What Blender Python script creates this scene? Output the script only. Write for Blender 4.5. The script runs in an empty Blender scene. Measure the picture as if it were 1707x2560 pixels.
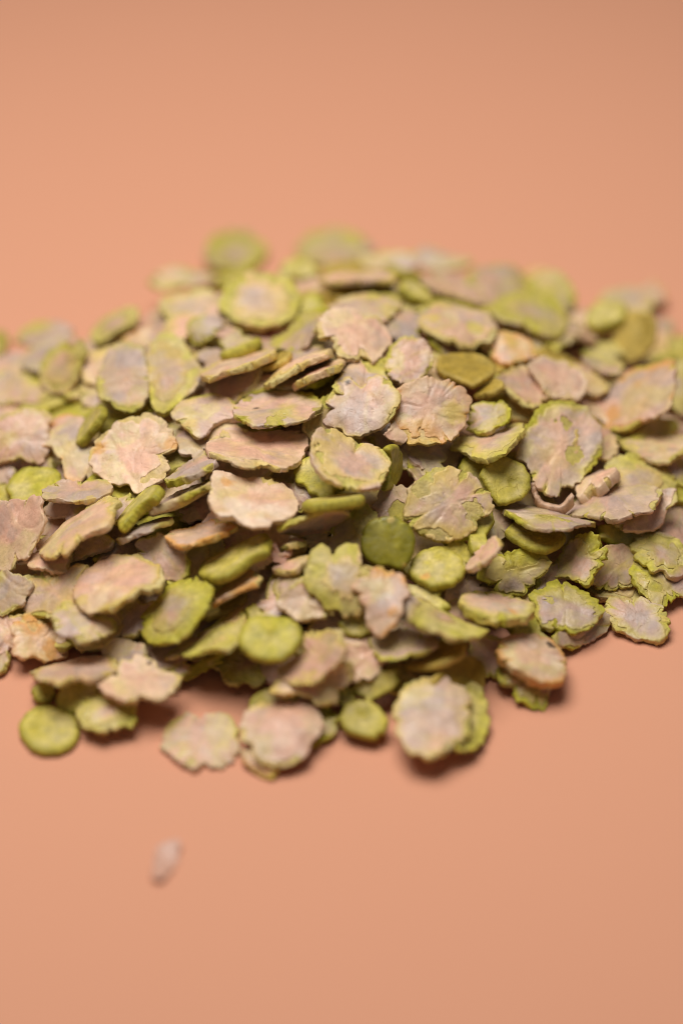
import bpy, math, random
import numpy as np
from mathutils import Matrix, Vector, Quaternion

MM = 0.001
scene = bpy.context.scene
COL = scene.collection

# ------------------------------------------------------------------ camera
PITCH = math.radians(40)
cd = bpy.data.cameras.new('camera')
cam = bpy.data.objects.new('camera', cd)
COL.objects.link(cam)
cd.sensor_fit = 'VERTICAL'
cd.sensor_height = 36.0
cd.lens = 18.0 / math.tan(math.radians(12))
cd.clip_start = 0.01
cd.clip_end = 20.0
cam.location = (0, -0.376 * math.cos(PITCH), 0.376 * math.sin(PITCH))
cam.rotation_euler = (math.radians(90) - PITCH, 0, 0)
cd.dof.use_dof = True
cd.dof.focus_distance = 0.357
cd.dof.aperture_fstop = 5.1
scene.camera = cam

# ------------------------------------------------------------------ light
world = bpy.data.worlds.new('World')
scene.world = world
world.use_nodes = True
bg = world.node_tree.nodes['Background']
bg.inputs['Color'].default_value = (1.0, 0.98, 0.97, 1)
bg.inputs['Strength'].default_value = 0.075

def area(name, loc, target, size, power, color):
    ld = bpy.data.lights.new(name, 'AREA')
    ld.shape = 'DISK'; ld.spread = math.radians(120); ld.size = size; ld.energy = power; ld.color = color
    o = bpy.data.objects.new(name, ld)
    COL.objects.link(o)
    o.location = loc
    o.rotation_euler = (Vector(target) - Vector(loc)).to_track_quat('-Z', 'Y').to_euler()
    return o
area('softbox_lamp', (-0.065, 0.05, 0.42), (0, 0.0, 0), 0.33, 0.965, (1.0, 0.98, 0.95))

scene.view_settings.view_transform = 'Standard'
scene.view_settings.look = 'None'
scene.view_settings.exposure = 0.0
scene.view_settings.gamma = 1.0
scene.cycles.filter_width = 1.0
scene.cycles.diffuse_bounces = 2

# ------------------------------------------------------------------ noise
def _hash(ix, iy, iz, k):
    h = (ix * 374761393 + iy * 668265263 + iz * 2147483647 + k * 1274126177) & 0xFFFFFFFF
    h = ((h ^ (h >> 13)) * 1274126177) & 0xFFFFFFFF
    h = ((h ^ (h >> 16)) * 2246822519) & 0xFFFFFFFF
    return ((h ^ (h >> 15)) & 0xFFFF) / 32767.5 - 1.0

def vnoise(P, f, seed):
    Q = np.asarray(P, float) * f + np.array([seed * 7.31 % 91, seed * 3.77 % 83, seed * 5.13 % 71])
    I = np.floor(Q).astype(np.int64); F = Q - I
    F = F * F * F * (F * (F * 6 - 15) + 10)
    out = 0
    for dx in (0, 1):
        wx = F[:, 0] if dx else 1 - F[:, 0]
        for dy in (0, 1):
            wy = F[:, 1] if dy else 1 - F[:, 1]
            for dz in (0, 1):
                wz = F[:, 2] if dz else 1 - F[:, 2]
                out = out + wx * wy * wz * _hash(I[:, 0] + dx, I[:, 1] + dy, I[:, 2] + dz, 17)
    return out

def fbm(P, f, seed, octs=3):
    o = 0; a = 1.0
    for k in range(octs):
        o = o + a * vnoise(P, f * 2.03 ** k, seed + 13 * k); a *= 0.5
    return o / 1.5

def sstep(a, b, x):
    t = np.clip((x - a) / (b - a), 0, 1)
    return t * t * (3 - 2 * t)

# ------------------------------------------------------------------ materials
def new_mat(name):
    m = bpy.data.materials.new(name); m.use_nodes = True
    nt = m.node_tree
    return m, nt, nt.nodes['Principled BSDF']

def flake_material(name, rough, var, bump, bump_scale, sss, spec=0.4, crack=0.0):
    m, nt, b = new_mat(name)
    N, L = nt.nodes.new, nt.links.new
    tc = N('ShaderNodeTexCoord'); oi = N('ShaderNodeObjectInfo')
    add = N('ShaderNodeVectorMath'); add.operation = 'MULTIPLY_ADD'
    comb = N('ShaderNodeCombineXYZ')
    mul = N('ShaderNodeMath'); mul.operation = 'MULTIPLY'; mul.inputs[1].default_value = 3.0
    L(oi.outputs['Random'], mul.inputs[0])
    for k in range(3): L(mul.outputs[0], comb.inputs[k])
    add.inputs[1].default_value = (1000, 1000, 1000)      # metres -> millimetres
    L(tc.outputs['Object'], add.inputs[0]); L(comb.outputs[0], add.inputs[2])
    at = N('ShaderNodeAttribute'); at.attribute_name = 'pigment'
    n1 = N('ShaderNodeTexNoise'); n1.inputs['Scale'].default_value = 0.9; n1.inputs['Detail'].default_value = 6
    n1.inputs['Roughness'].default_value = 0.65
    L(add.outputs[0], n1.inputs['Vector'])
    mr = N('ShaderNodeMapRange')
    mr.inputs['From Min'].default_value = 0.28; mr.inputs['From Max'].default_value = 0.72
    mr.inputs['To Min'].default_value = 1 - var; mr.inputs['To Max'].default_value = 1 + var
    L(n1.outputs['Fac'], mr.inputs['Value'])
    mx = N('ShaderNodeMix'); mx.data_type = 'RGBA'; mx.blend_type = 'MULTIPLY'; mx.inputs['Factor'].default_value = 1
    L(at.outputs['Color'], mx.inputs['A']); L(mr.outputs[0], mx.inputs['B'])
    # small dark pores and flecks
    n2 = N('ShaderNodeTexNoise'); n2.inputs['Scale'].default_value = 2.6; n2.inputs['Detail'].default_value = 3
    L(add.outputs[0], n2.inputs['Vector'])
    m2 = N('ShaderNodeMapRange'); m2.inputs['From Min'].default_value = 0.66; m2.inputs['From Max'].default_value = 0.76
    m2.inputs['To Min'].default_value = 0.0; m2.inputs['To Max'].default_value = 0.3
    L(n2.outputs['Fac'], m2.inputs['Value'])
    dk = N('ShaderNodeMix'); dk.data_type = 'RGBA'; dk.blend_type = 'MULTIPLY'
    L(m2.outputs[0], dk.inputs['Factor']); L(mx.outputs['Result'], dk.inputs['A'])
    dk.inputs['B'].default_value = (0.5, 0.4, 0.3, 1)
    # fine hairline cracks
    wn = N('ShaderNodeTexNoise'); wn.inputs['Scale'].default_value = 0.5; wn.inputs['Detail'].default_value = 4
    L(add.outputs[0], wn.inputs['Vector'])
    wv = N('ShaderNodeVectorMath'); wv.operation = 'MULTIPLY_ADD'; wv.inputs[1].default_value = (2.6, 2.6, 2.6)
    L(wn.outputs['Color'], wv.inputs[0]); L(add.outputs[0], wv.inputs[2])
    vo = N('ShaderNodeTexVoronoi'); vo.feature = 'DISTANCE_TO_EDGE'; vo.inputs['Scale'].default_value = 0.33
    L(wv.outputs[0], vo.inputs['Vector'])
    cm = N('ShaderNodeMapRange'); cm.inputs['From Min'].default_value = 0.004; cm.inputs['From Max'].default_value = 0.035
    cm.inputs['To Min'].default_value = 1.0; cm.inputs['To Max'].default_value = 0.0
    L(vo.outputs['Distance'], cm.inputs['Value'])
    mk = N('ShaderNodeMapRange'); mk.inputs['From Min'].default_value = 0.5; mk.inputs['From Max'].default_value = 0.62
    L(n1.outputs['Fac'], mk.inputs['Value'])
    cmk = N('ShaderNodeMath'); cmk.operation = 'MULTIPLY'; L(cm.outputs[0], cmk.inputs[0]); L(mk.outputs[0], cmk.inputs[1])
    cs_ = N('ShaderNodeMath'); cs_.operation = 'MULTIPLY'; cs_.inputs[1].default_value = crack; L(cmk.outputs[0], cs_.inputs[0])
    ck = N('ShaderNodeMix'); ck.data_type = 'RGBA'; ck.blend_type = 'MULTIPLY'
    L(cs_.outputs[0], ck.inputs['Factor']); L(dk.outputs['Result'], ck.inputs['A']); ck.inputs['B'].default_value = (0.45, 0.36, 0.22, 1)
    L(ck.outputs['Result'], b.inputs['Base Color'])
    rg = N('ShaderNodeMapRange'); rg.inputs['From Min'].default_value = 0.35; rg.inputs['From Max'].default_value = 0.65
    rg.inputs['To Min'].default_value = rough - 0.13; rg.inputs['To Max'].default_value = rough + 0.16
    L(wn.outputs['Fac'], rg.inputs['Value']); L(rg.outputs[0], b.inputs['Roughness'])
    b.inputs['Specular IOR Level'].default_value = spec
    if sss:
        b.subsurface_method = 'RANDOM_WALK'
        b.inputs['Subsurface Weight'].default_value = sss
        b.inputs['Subsurface Radius'].default_value = (1.0, 0.7, 0.3)
        b.inputs['Subsurface Scale'].default_value = 0.0006
    nb = N('ShaderNodeTexNoise'); nb.inputs['Scale'].default_value = bump_scale; nb.inputs['Detail'].default_value = 5
    nb.inputs['Roughness'].default_value = 0.6
    L(add.outputs[0], nb.inputs['Vector'])
    bp = N('ShaderNodeBump'); bp.inputs['Strength'].default_value = bump; bp.inputs['Distance'].default_value = 0.00025
    hs = N('ShaderNodeMath'); hs.operation = 'SUBTRACT'; L(nb.outputs['Fac'], hs.inputs[0]); L(cs_.outputs[0], hs.inputs[1])
    L(hs.outputs[0], bp.inputs['Height']); L(bp.outputs[0], b.inputs['Normal'])
    return m

MAT_BODY = flake_material('pea_cotyledon', 0.58, 0.26, 0.75, 1.9, 0.0, 0.4, 0.4)
MAT_GLOSS = flake_material('pea_cotyledon_glossy', 0.42, 0.2, 0.25, 0.9, 0.0, 0.45)
MAT_SKIN = flake_material('pea_skin', 0.41, 0.15, 0.48, 1.5, 0.0, 0.5, 0.35)

def sheet_material():
    m, nt, b = new_mat('peach_paper')
    N, L = nt.nodes.new, nt.links.new
    tc = N('ShaderNodeTexCoord')
    n = N('ShaderNodeTexNoise'); n.inputs['Scale'].default_value = 9.0; n.inputs['Detail'].default_value = 4
    L(tc.outputs['Object'], n.inputs['Vector'])
    cr = N('ShaderNodeMix'); cr.data_type = 'RGBA'
    cr.inputs['A'].default_value = (0.745, 0.345, 0.207, 1); cr.inputs['B'].default_value = (0.765, 0.36, 0.22, 1)
    L(n.outputs['Fac'], cr.inputs['Factor']); L(cr.outputs['Result'], b.inputs['Base Color'])
    b.inputs['Roughness'].default_value = 0.75; b.inputs['Specular IOR Level'].default_value = 0.2
    n2 = N('ShaderNodeTexNoise'); n2.inputs['Scale'].default_value = 1800.0; n2.inputs['Detail'].default_value = 3
    L(tc.outputs['Object'], n2.inputs['Vector'])
    bp = N('ShaderNodeBump'); bp.inputs['Strength'].default_value = 0.12; bp.inputs['Distance'].default_value = 0.0001
    L(n2.outputs['Fac'], bp.inputs['Height']); L(bp.outputs[0], b.inputs['Normal'])
    return m

def mesh_from(name, V, faces, mat, colors=None):
    me = bpy.data.meshes.new(name)
    me.from_pydata([tuple(v) for v in V], [], [tuple(f) for f in faces])
    me.polygons.foreach_set('use_smooth', [True] * len(me.polygons))
    me.materials.append(mat)
    if colors is not None:
        a = me.color_attributes.new('pigment', 'FLOAT_COLOR', 'POINT')
        c = np.ones((len(V), 4)); c[:, :3] = colors
        a.data.foreach_set('color', c.astype(np.float32).ravel())
    me.update()
    return me

# ------------------------------------------------------------------ sheet
def build_sheet():
    n = 24; S = 1.6
    V = [(-S + 2 * S * i / n, -S + 2 * S * j / n, 0.0) for j in range(n + 1) for i in range(n + 1)]
    Fc = [(j * (n + 1) + i, j * (n + 1) + i + 1, (j + 1) * (n + 1) + i + 1, (j + 1) * (n + 1) + i) for j in range(n) for i in range(n)]
    o = bpy.data.objects.new('backdrop_sheet', mesh_from('backdrop_sheet', V, Fc, sheet_material()))
    COL.objects.link(o); o['kind'] = 'structure'; o['label'] = 'smooth matte peach coloured paper sheet under the heap'
build_sheet()

# ------------------------------------------------------------------ flakes
SK = {  # skin and body pigments (linear)
    'mauve': (0.60, 0.405, 0.315), 'grey': (0.51, 0.38, 0.315), 'tan': (0.62, 0.41, 0.26), 'cream': (0.82, 0.57, 0.36),
    'pink': (0.77, 0.435, 0.295), 'white': (0.92, 0.70, 0.52), 'orange': (0.76, 0.36, 0.085), 'yellow': (0.70, 0.495, 0.12),
    'ygreen': (0.62, 0.50, 0.075), 'green': (0.38, 0.315, 0.025), 'lime': (0.55, 0.48, 0.035), 'moss': (0.22, 0.19, 0.010),
    'ochre': (0.41, 0.27, 0.035), 'olive': (0.40, 0.305, 0.04), 'pale': (0.70, 0.56, 0.23), 'dark': (0.05, 0.03, 0.02)}
SK = {k: np.array(v) for k, v in SK.items()}

def mixc(a, b, w):
    w = np.clip(w, 0, 1)[:, None]
    return a * (1 - w) + b * w

def dense_outline(pts, ns, rnd, rag, ncrack, depth):
    P = np.array(pts, float)
    a_ = P[:, 0] * np.roll(P[:, 1], -1) - np.roll(P[:, 0], -1) * P[:, 1]
    if a_.sum() < 0: P = P[::-1]
    for _ in range(1):                                     # light corner cutting
        Q = np.roll(P, -1, 0)
        P = np.stack([P * 0.87 + Q * 0.13, P * 0.13 + Q * 0.87], 1).reshape(-1, 2)
    d = np.linalg.norm(np.roll(P, -1, 0) - P, axis=1)
    s = np.concatenate([[0], np.cumsum(d)]); per = s[-1]
    Pc = np.vstack([P, P[:1]])
    t = np.linspace(0, per, ns, endpoint=False)
    O = np.stack([np.interp(t, s, Pc[:, 0]), np.interp(t, s, Pc[:, 1])], 1)
    th = np.linspace(0, 2 * np.pi, ns, endpoint=False)
    rm = np.hypot(*O.T).mean()
    C = np.stack([np.cos(th) * rm, np.sin(th) * rm, np.zeros(ns)], 1)
    sd = rnd.randrange(10000)
    k = rag * (0.7 * vnoise(C, 0.55, sd) + 0.8 * vnoise(C, 1.3, sd + 3) + 0.6 * vnoise(C, 2.2, sd + 5))
    groove = np.zeros(ns); wide = np.zeros(ns)
    for _ in range(ncrack):
        c = rnd.uniform(0, 2 * np.pi); dd = rnd.uniform(0.3, 1.0) * depth; w = rnd.uniform(0.22, 0.5) / rm
        da = (th - c + np.pi) % (2 * np.pi) - np.pi
        g = np.clip(1 - np.abs(da) / w, 0, 1)
        k = k - dd * g
        groove = np.maximum(groove, np.exp(-(da / (w * 0.55)) ** 2) * rnd.uniform(0.3, 1.0))
        wide = np.maximum(wide, np.exp(-(da / (w * rnd.uniform(1.0, 2.2))) ** 2) * rnd.uniform(0.5, 1.0))
    r = np.hypot(*O.T)
    O = O * (np.clip(1 + k / np.maximum(r, 1e-6), 0.3, 2))[:, None]
    return O, th, rm, wide, groove

def build_flake_geometry(kind, T, opt, pts, seed, ns=112, nt=13, nb=6):
    rnd = random.Random(seed)
    o = opt.get('o', ''); cov = float(opt.get('c', {'P': .82, 'W': .88, 'R': .45}.get(kind, 0)))
    pa = opt.get('pa', [])
    rough = kind in 'PWR'
    O, th, rm, wide, groove = dense_outline(pts, ns, rnd, rnd.uniform(0.16, 0.36) if rough else (0.14 if kind != 'D' else 0.06),
                                    rnd.choice([1, 2, 3, 4, 5, 7]) if rough else (rnd.randint(0, 3) if kind != 'D' else 3),
                                    0.85 if rough else 0.5)
    rr = T * (0.15 if rough else 0.33)
    trim = max(0.55, 1 - rr * 0.9 / rm)
    rows = []                                             # (t, z_half, side 1..-1)
    for t in np.linspace(0.09, trim, nt): rows.append((t, T / 2, 1.0))
    for ph in (28, 55, 78): rows.append((trim + (1 - trim) * math.sin(math.radians(ph)), T / 2 - rr + rr * math.cos(math.radians(ph)), 1.0))
    rows.append((1.0, 0.0, 0.0))
    for ph in (78, 45): rows.append((trim + (1 - trim) * math.sin(math.radians(ph)), -(T / 2 - rr + rr * math.cos(math.radians(ph))), -1.0))
    for t in np.linspace(trim, 0.2, nb): rows.append((t, -T / 2, -1.0))
    nr = len(rows)
    tt = np.array([r[0] for r in rows]); zz = np.array([r[1] for r in rows]); sd_ = np.array([r[2] for r in rows])
    X = tt[:, None] * O[None, :, 0]; Y = tt[:, None] * O[None, :, 1]
    Z = np.repeat(zz[:, None], ns, 1)
    V = np.stack([X.ravel(), Y.ravel(), Z.ravel()], 1)
    E = np.repeat(tt[:, None], ns, 1).ravel(); side = np.repeat(sd_[:, None], ns, 1).ravel()
    TH = np.tile(th, nr); WD = np.tile(wide, nr); GV = np.tile(groove, nr)
    V = np.vstack([V, [[0, 0, T / 2]], [[0, 0, -T / 2]]])
    E = np.append(E, [0, 0]); side = np.append(side, [1, -1]); TH = np.append(TH, [0, 0]); WD = np.append(WD, [0, 0]); GV = np.append(GV, [0, 0])
    x, y = V[:, 0].copy(), V[:, 1].copy()
    flat = np.stack([x, y, V[:, 2] * 0.6], 1)
    rim = sstep(0.72, 1.0, E)
    V[:, 2] *= 1 - (0.30 if rough else 0.12) * sstep(0.35, 1.0, E)
    # relief
    amp = 0.24 if rough else (0.09 if kind != 'D' else 0.04)
    V[:, 2] += side * (amp * fbm(flat, 0.32, seed + 1, 2) + (0.08 if rough else 0.035) * fbm(flat, 1.1, seed + 2, 2))
    # radial folds of pressed skin
    if rough:
        a0 = rnd.uniform(0, 6.28); lob = rnd.choice([1, 2, 2, 3])
        V[:, 2] += 0.20 * np.sin(lob * TH + a0 + 1.2 * vnoise(flat, 0.25, seed + 9)) * sstep(0.25, 1, E)
        crease = np.clip(1 - np.abs(vnoise(flat, 0.23, seed + 51)) * 7, 0, 1)
        V[:, 2] -= side * 0.16 * crease * sstep(0.1, 0.4, E)
        V[:, 2] -= side * 0.20 * GV * sstep(0.45, 0.95, E)
        V[:, 2] += rim * (0.10 * vnoise(flat, 1.4, seed + 4) + 0.08 * vnoise(flat, 2.6, seed + 6))
        jag = rim * 0.17
        V[:, 0] += jag * vnoise(flat * [1, 1, 2.2], 2.3, seed + 21); V[:, 1] += jag * vnoise(flat * [1, 1, 2.2], 2.3, seed + 22)
    else:
        if opt.get('st'):
            s_ = np.sin(TH * 34 + 2 * vnoise(flat, .5, seed)) * sstep(.9, 1, E) * 0.012
            V[:, 0] *= 1 + s_ / rm * 3; V[:, 1] *= 1 + s_ / rm * 3
        V[:, 2] += side * (0.10 if kind != 'D' else 0.0) * sstep(0.45, 0.85, E) * (1 - sstep(0.85, 1.0, E))      # raised shoulder
    # gentle warp of the whole flake
    k1, k2, a = rnd.uniform(-1, 1), rnd.uniform(-1, 1), rnd.uniform(0, 6.28)
    wa = float(opt.get('w', 0.75 if rough else 0.2))
    xr = (x * math.cos(a) + y * math.sin(a)) / rm; yr = (-x * math.sin(a) + y * math.cos(a)) / rm
    V[:, 2] += wa * (k1 * (xr ** 2 - .4) + k2 * (yr ** 2 - .4))
    for (px, py, pr, pt) in pa:
        if pt == 'd':
            V[:, 2] -= (side > 0) * 0.38 * np.exp(-((x - px) ** 2 + (y - py) ** 2) / (pr * .75) ** 2)
    faces = []
    for j in range(nr - 1):
        for i in range(ns):
            i2 = (i + 1) % ns
            faces.append((j * ns + i, (j + 1) * ns + i, (j + 1) * ns + i2, j * ns + i2))
    ct, cb = nr * ns, nr * ns + 1
    for i in range(ns):
        faces.append((ct, i, (i + 1) % ns))
        faces.append((cb, (nr - 1) * ns + (i + 1) % ns, (nr - 1) * ns + i))
    # ---- body pigment
    n1 = fbm(flat, 0.22, seed + 31, 3); n2 = fbm(flat, 0.7, seed + 32, 3)
    if kind == 'G':
        base = {'o': 'olive', 'g': 'lime', 'y': 'ygreen'}.get(o, rnd.choice(['ygreen', 'ygreen', 'lime']))
        C = mixc(np.tile(SK[base], (len(V), 1)), SK['pale'], (0.55 + 1.2 * n1) * (1 - rim))
        C = mixc(C, SK['ygreen'], 0.3 + n2 * 0.9)
        C = mixc(C, SK['green'], rim * 0.7)
        if opt.get('st'): C = C * (1 + 0.1 * np.sin(TH * 30 + 3 * vnoise(flat, .5, seed)) * sstep(.85, 1, E))[:, None]
    elif kind == 'D':
        C = mixc(np.tile(SK['moss'], (len(V), 1)), SK['green'], 0.15 + n1 * 0.7)
        C = mixc(C, SK['olive'], 0.2 * np.exp(-(E / .5) ** 2))
        C = mixc(C, SK['lime'], WD * sstep(.55, 1, E) * 0.6)
    elif kind == 'Y':
        C = mixc(np.tile(SK['ochre'], (len(V), 1)), SK['yellow'], 0.2 + 0.6 * n1 + 0.35 * rim)
    else:
        two = {'y': ('yellow', 'pale'), 'o': ('orange', 'yellow'), 'p': ('yellow', 'cream'), 'g': ('green', 'lime'), 'w': ('cream', 'pale')}.get(
            o, ('ygreen', 'green') if kind != 'W' else ('yellow', 'pale'))
        if kind in 'PR' and o in 'yp': two = ('ygreen', 'pale')
        if kind == 'P' and o == 'o': two = ('ygreen', 'orange')
        C = mixc(np.tile(SK[two[0]], (len(V), 1)), SK[two[1]], 0.5 + 0.9 * n1)
        C = mixc(C, SK['lime'] if kind != 'W' else SK['pale'], 0.2 + 0.7 * n2)
        if kind == 'R': C = mixc(C, SK['pale'], (1 - E) * 0.6)
        C = mixc(C, SK['lime'] if kind != 'W' else SK['yellow'], 0.55 * sstep(0.1, 0.35, vnoise(flat, 0.4, seed + 35)))
    C = C * (1 + 0.22 * fbm(flat, 0.9, seed + 33, 3))[:, None]
    # ---- skin mask
    skin = None
    M = None
    if rough:
        nth = vnoise(np.stack([np.cos(TH) * 1.3, np.sin(TH) * 1.3, np.zeros(len(TH))], 1), 1.0, seed + 41)
        nA = fbm(flat, 0.20, seed + 42, 2); nB = fbm(flat, 0.8, seed + 43, 3)
        if kind == 'R':
            M = (1.45 * cov - E) + 0.42 * nA + 0.12 * nB
            wrap = (E - 0.86) * 2.2 + 0.9 * nth - 0.42 + 0.2 * nB
            M = np.maximum(M, wrap)
        else:
            M = cov * 1.5 - 0.68 + 0.85 * nA + 0.15 * nB - rim * (0.42 + 0.75 * nth)
        M = M - WD * sstep(0.5, 1.0, E) * 0.9
        C = mixc(C, SK['tan'] if kind != 'W' else SK['cream'], 0.35 * np.exp(np.clip(M, -3, 0) / 0.15))
        C = mixc(C, SK['ygreen'], 0.2 * sstep(0.1, 0.4, vnoise(flat, 0.35, seed + 81)))
    Sc = None
    if rough:
        pal = {'P': ['mauve', 'grey', 'tan', 'mauve'], 'W': ['cream', 'tan', 'cream', 'pink'], 'R': ['mauve', 'grey', 'tan']}[kind]
        s1 = rnd.choice(pal)
        if o == 'p': s1 = 'pink' if kind == 'W' else rnd.choice(['pink', 'mauve'])
        if o == 'w': s1 = 'white'
        Sc = np.tile(SK[s1], (len(V), 1))
        alt = {'P': 'tan', 'W': 'cream', 'R': 'tan'}[kind]
        Sc = mixc(Sc, SK[alt], 0.35 + 1.2 * n1)
        Sc = mixc(Sc, SK['grey' if kind != 'W' else 'mauve'], 0.75 * sstep(0.12, 0.3, vnoise(flat, 0.27, seed + 61) + 0.25 * n2))
        Sc = mixc(Sc, SK['pink'], 0.65 * sstep(0.15, 0.45, vnoise(flat, 0.24, seed + 62) + 0.3 * n2))
        Sc = mixc(Sc, SK['pale'], 0.6 * sstep(0.2, 0.38, vnoise(flat, 0.22, seed + 63) + 0.35 * n2))
        Sc = mixc(Sc, SK['mauve'] if kind != 'W' else SK['pink'], 0.1 + 0.9 * n2)
        st = rnd.uniform(0, 3.14); sx = x * math.cos(st) + y * math.sin(st); sy = -x * math.sin(st) + y * math.cos(st)
        vein = np.clip(1 - np.abs(vnoise(np.stack([sx * 0.14, sy * 0.42, V[:, 2] * 0], 1), 1.0, seed + 71)) * 4.5, 0, 1)
        Sc = mixc(Sc, SK['ygreen'] if kind != 'W' else SK['yellow'], vein * rnd.uniform(0.1, 0.4))
        Sc = Sc * (1 + 0.16 * fbm(flat, 0.5, seed + 72, 3))[:, None]
        edge = 1 - sstep(0.0, 0.6, M)
        rimc = {'o': 'orange', 'y': 'yellow', 'g': 'ygreen', 'p': 'cream', 'w': 'cream'}.get(o, 'ygreen' if kind != 'W' else 'cream')
        Sc = mixc(Sc, SK[rimc], 0.75 * edge ** 1.4 + (0.25 if kind == 'W' else 0.05) * rim + 0.12 * n1)
    if Sc is not None: Sc = Sc * rnd.uniform(0.88, 1.14)
    for (px, py, pr, pt) in pa:
        D2 = np.hypot(x - px, y - py) + pr * (0.45 * vnoise(flat, 1.0 / max(pr, .4), seed + 77) + 0.4 * vnoise(flat, 2.6 / max(pr, .4), seed + 78))
        w = (1 - sstep(pr * 0.55, pr * 1.15, D2)) * (side >= 0)
        nm = {'p': 'pink', 'o': 'orange', 'y': 'yellow', 'm': 'grey', 'k': 'dark', 'w': 'white', 'g2': 'ygreen'}.get(pt)
        if pt == 'g' and M is not None: M = M - w * 1.6
        elif pt == 'm' and M is not None: M = np.maximum(M, w * 0.8 - 0.25)
        if nm:
            f_ = {'k': .9, 'w': .6, 'o': .75, 'p': .6, 'y': .7, 'm': .45, 'g2': .7}[pt]
            if Sc is not None: Sc = mixc(Sc, SK[nm], w * f_)
            if pt not in 'mpw': C = mixc(C, SK[nm], w * f_)
        if pt == 'd': C = mixc(C, SK['green'], w * 0.4)
    return V, faces, C, M, Sc, WD

def vertex_normals(V, faces):
    Nn = np.zeros_like(V)
    q = np.array([f if len(f) == 4 else (f[0], f[1], f[2], f[2]) for f in faces])
    n = np.cross(V[q[:, 2]] - V[q[:, 0]], V[q[:, 3]] - V[q[:, 1]])
    tri = q[:, 2] == q[:, 3]
    n[tri] = np.cross(V[q[tri, 1]] - V[q[tri, 0]], V[q[tri, 2]] - V[q[tri, 0]])
    for k in range(4): np.add.at(Nn, q[:, k], n)
    return Nn / np.maximum(np.linalg.norm(Nn, axis=1), 1e-9)[:, None]

def skin_mesh(V, faces, M, Sc, seed):
    """the skin: the body's surface where M > 0, cut along M = 0 and lifted, with a wall along every cut edge"""
    Nn = vertex_normals(V, faces)
    lift = 0.045 + 0.05 * np.exp(-np.clip(M, 0, 1) / 0.10)
    nv = []; nc = []; low = []; idx = {}
    def vert(a):
        k = ('v', a)
        if k not in idx:
            idx[k] = len(nv); nv.append(V[a] + Nn[a] * lift[a]); nc.append(Sc[a]); low.append(V[a] - Nn[a] * 0.03)
        return idx[k]
    def cut(a, b):
        k = ('c', min(a, b), max(a, b))
        if k not in idx:
            w = M[a] / (M[a] - M[b]); idx[k] = len(nv)
            p = V[a] * (1 - w) + V[b] * w; n = Nn[a] * (1 - w) + Nn[b] * w
            nv.append(p + n * 0.095); nc.append(Sc[a] * (1 - w) + Sc[b] * w); low.append(p - n * 0.03)
        return idx[k]
    out = []; walls = []
    pos = M > 0
    for f in faces:
        k = len(f); s = [pos[v] for v in f]
        if not any(s): continue
        if all(s):
            out.append([vert(v) for v in f]); continue
        poly = []; tag = []
        for i in range(k):
            a, b = f[i], f[(i + 1) % k]
            if s[i]: poly.append(vert(a)); tag.append(0)
            if s[i] != s[(i + 1) % k]: poly.append(cut(a, b)); tag.append(1)
        if len(poly) >= 3:
            out.append(poly)
            n = len(poly)
            for i in range(n):
                if tag[i] and tag[(i + 1) % n]: walls.append((poly[i], poly[(i + 1) % n]))
    lowidx = {}
    base = len(nv); extra = []
    for a, b in walls:
        for v in (a, b):
            if v not in lowidx:
                lowidx[v] = base + len(extra); extra.append(v)
    for v in extra:
        nc.append(nc[v] * np.array([0.95, 0.95, 0.85]))
    for v in extra: nv.append(low[v])
    for a, b in walls: out.append([b, a, lowidx[a], lowidx[b]])
    return np.array(nv), out, np.array(nc)

def place(o, p, M1, M2):
    e1 = Vector(M1).normalized(); e2 = Vector(M2); n = e1.cross(e2).normalized(); e2 = n.cross(e1)
    R = Matrix((e1, e2, n)).transposed().to_4x4()
    o.matrix_world = Matrix.Translation(Vector(p) * MM) @ R

def tag(o, label, cat, group):
    o['label'] = label; o['category'] = cat; o['group'] = group

def scrap_geometry(T, pts, seed):
    """a thin curled piece of loose skin"""
    V, faces, C, M, Sc, WD = build_flake_geometry('P', T, {'c': '2'}, pts, seed, 64, 7, 4)
    r = np.hypot(V[:, 0], V[:, 1]).max()
    V[:, 2] = V[:, 2] * 0.5 + 0.5 * (V[:, 0] / r) ** 2 + 0.35 * (V[:, 1] / r) ** 2
    C = np.tile(np.array([0.66, 0.36, 0.25]), (len(V), 1))
    return V, faces, C

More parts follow.
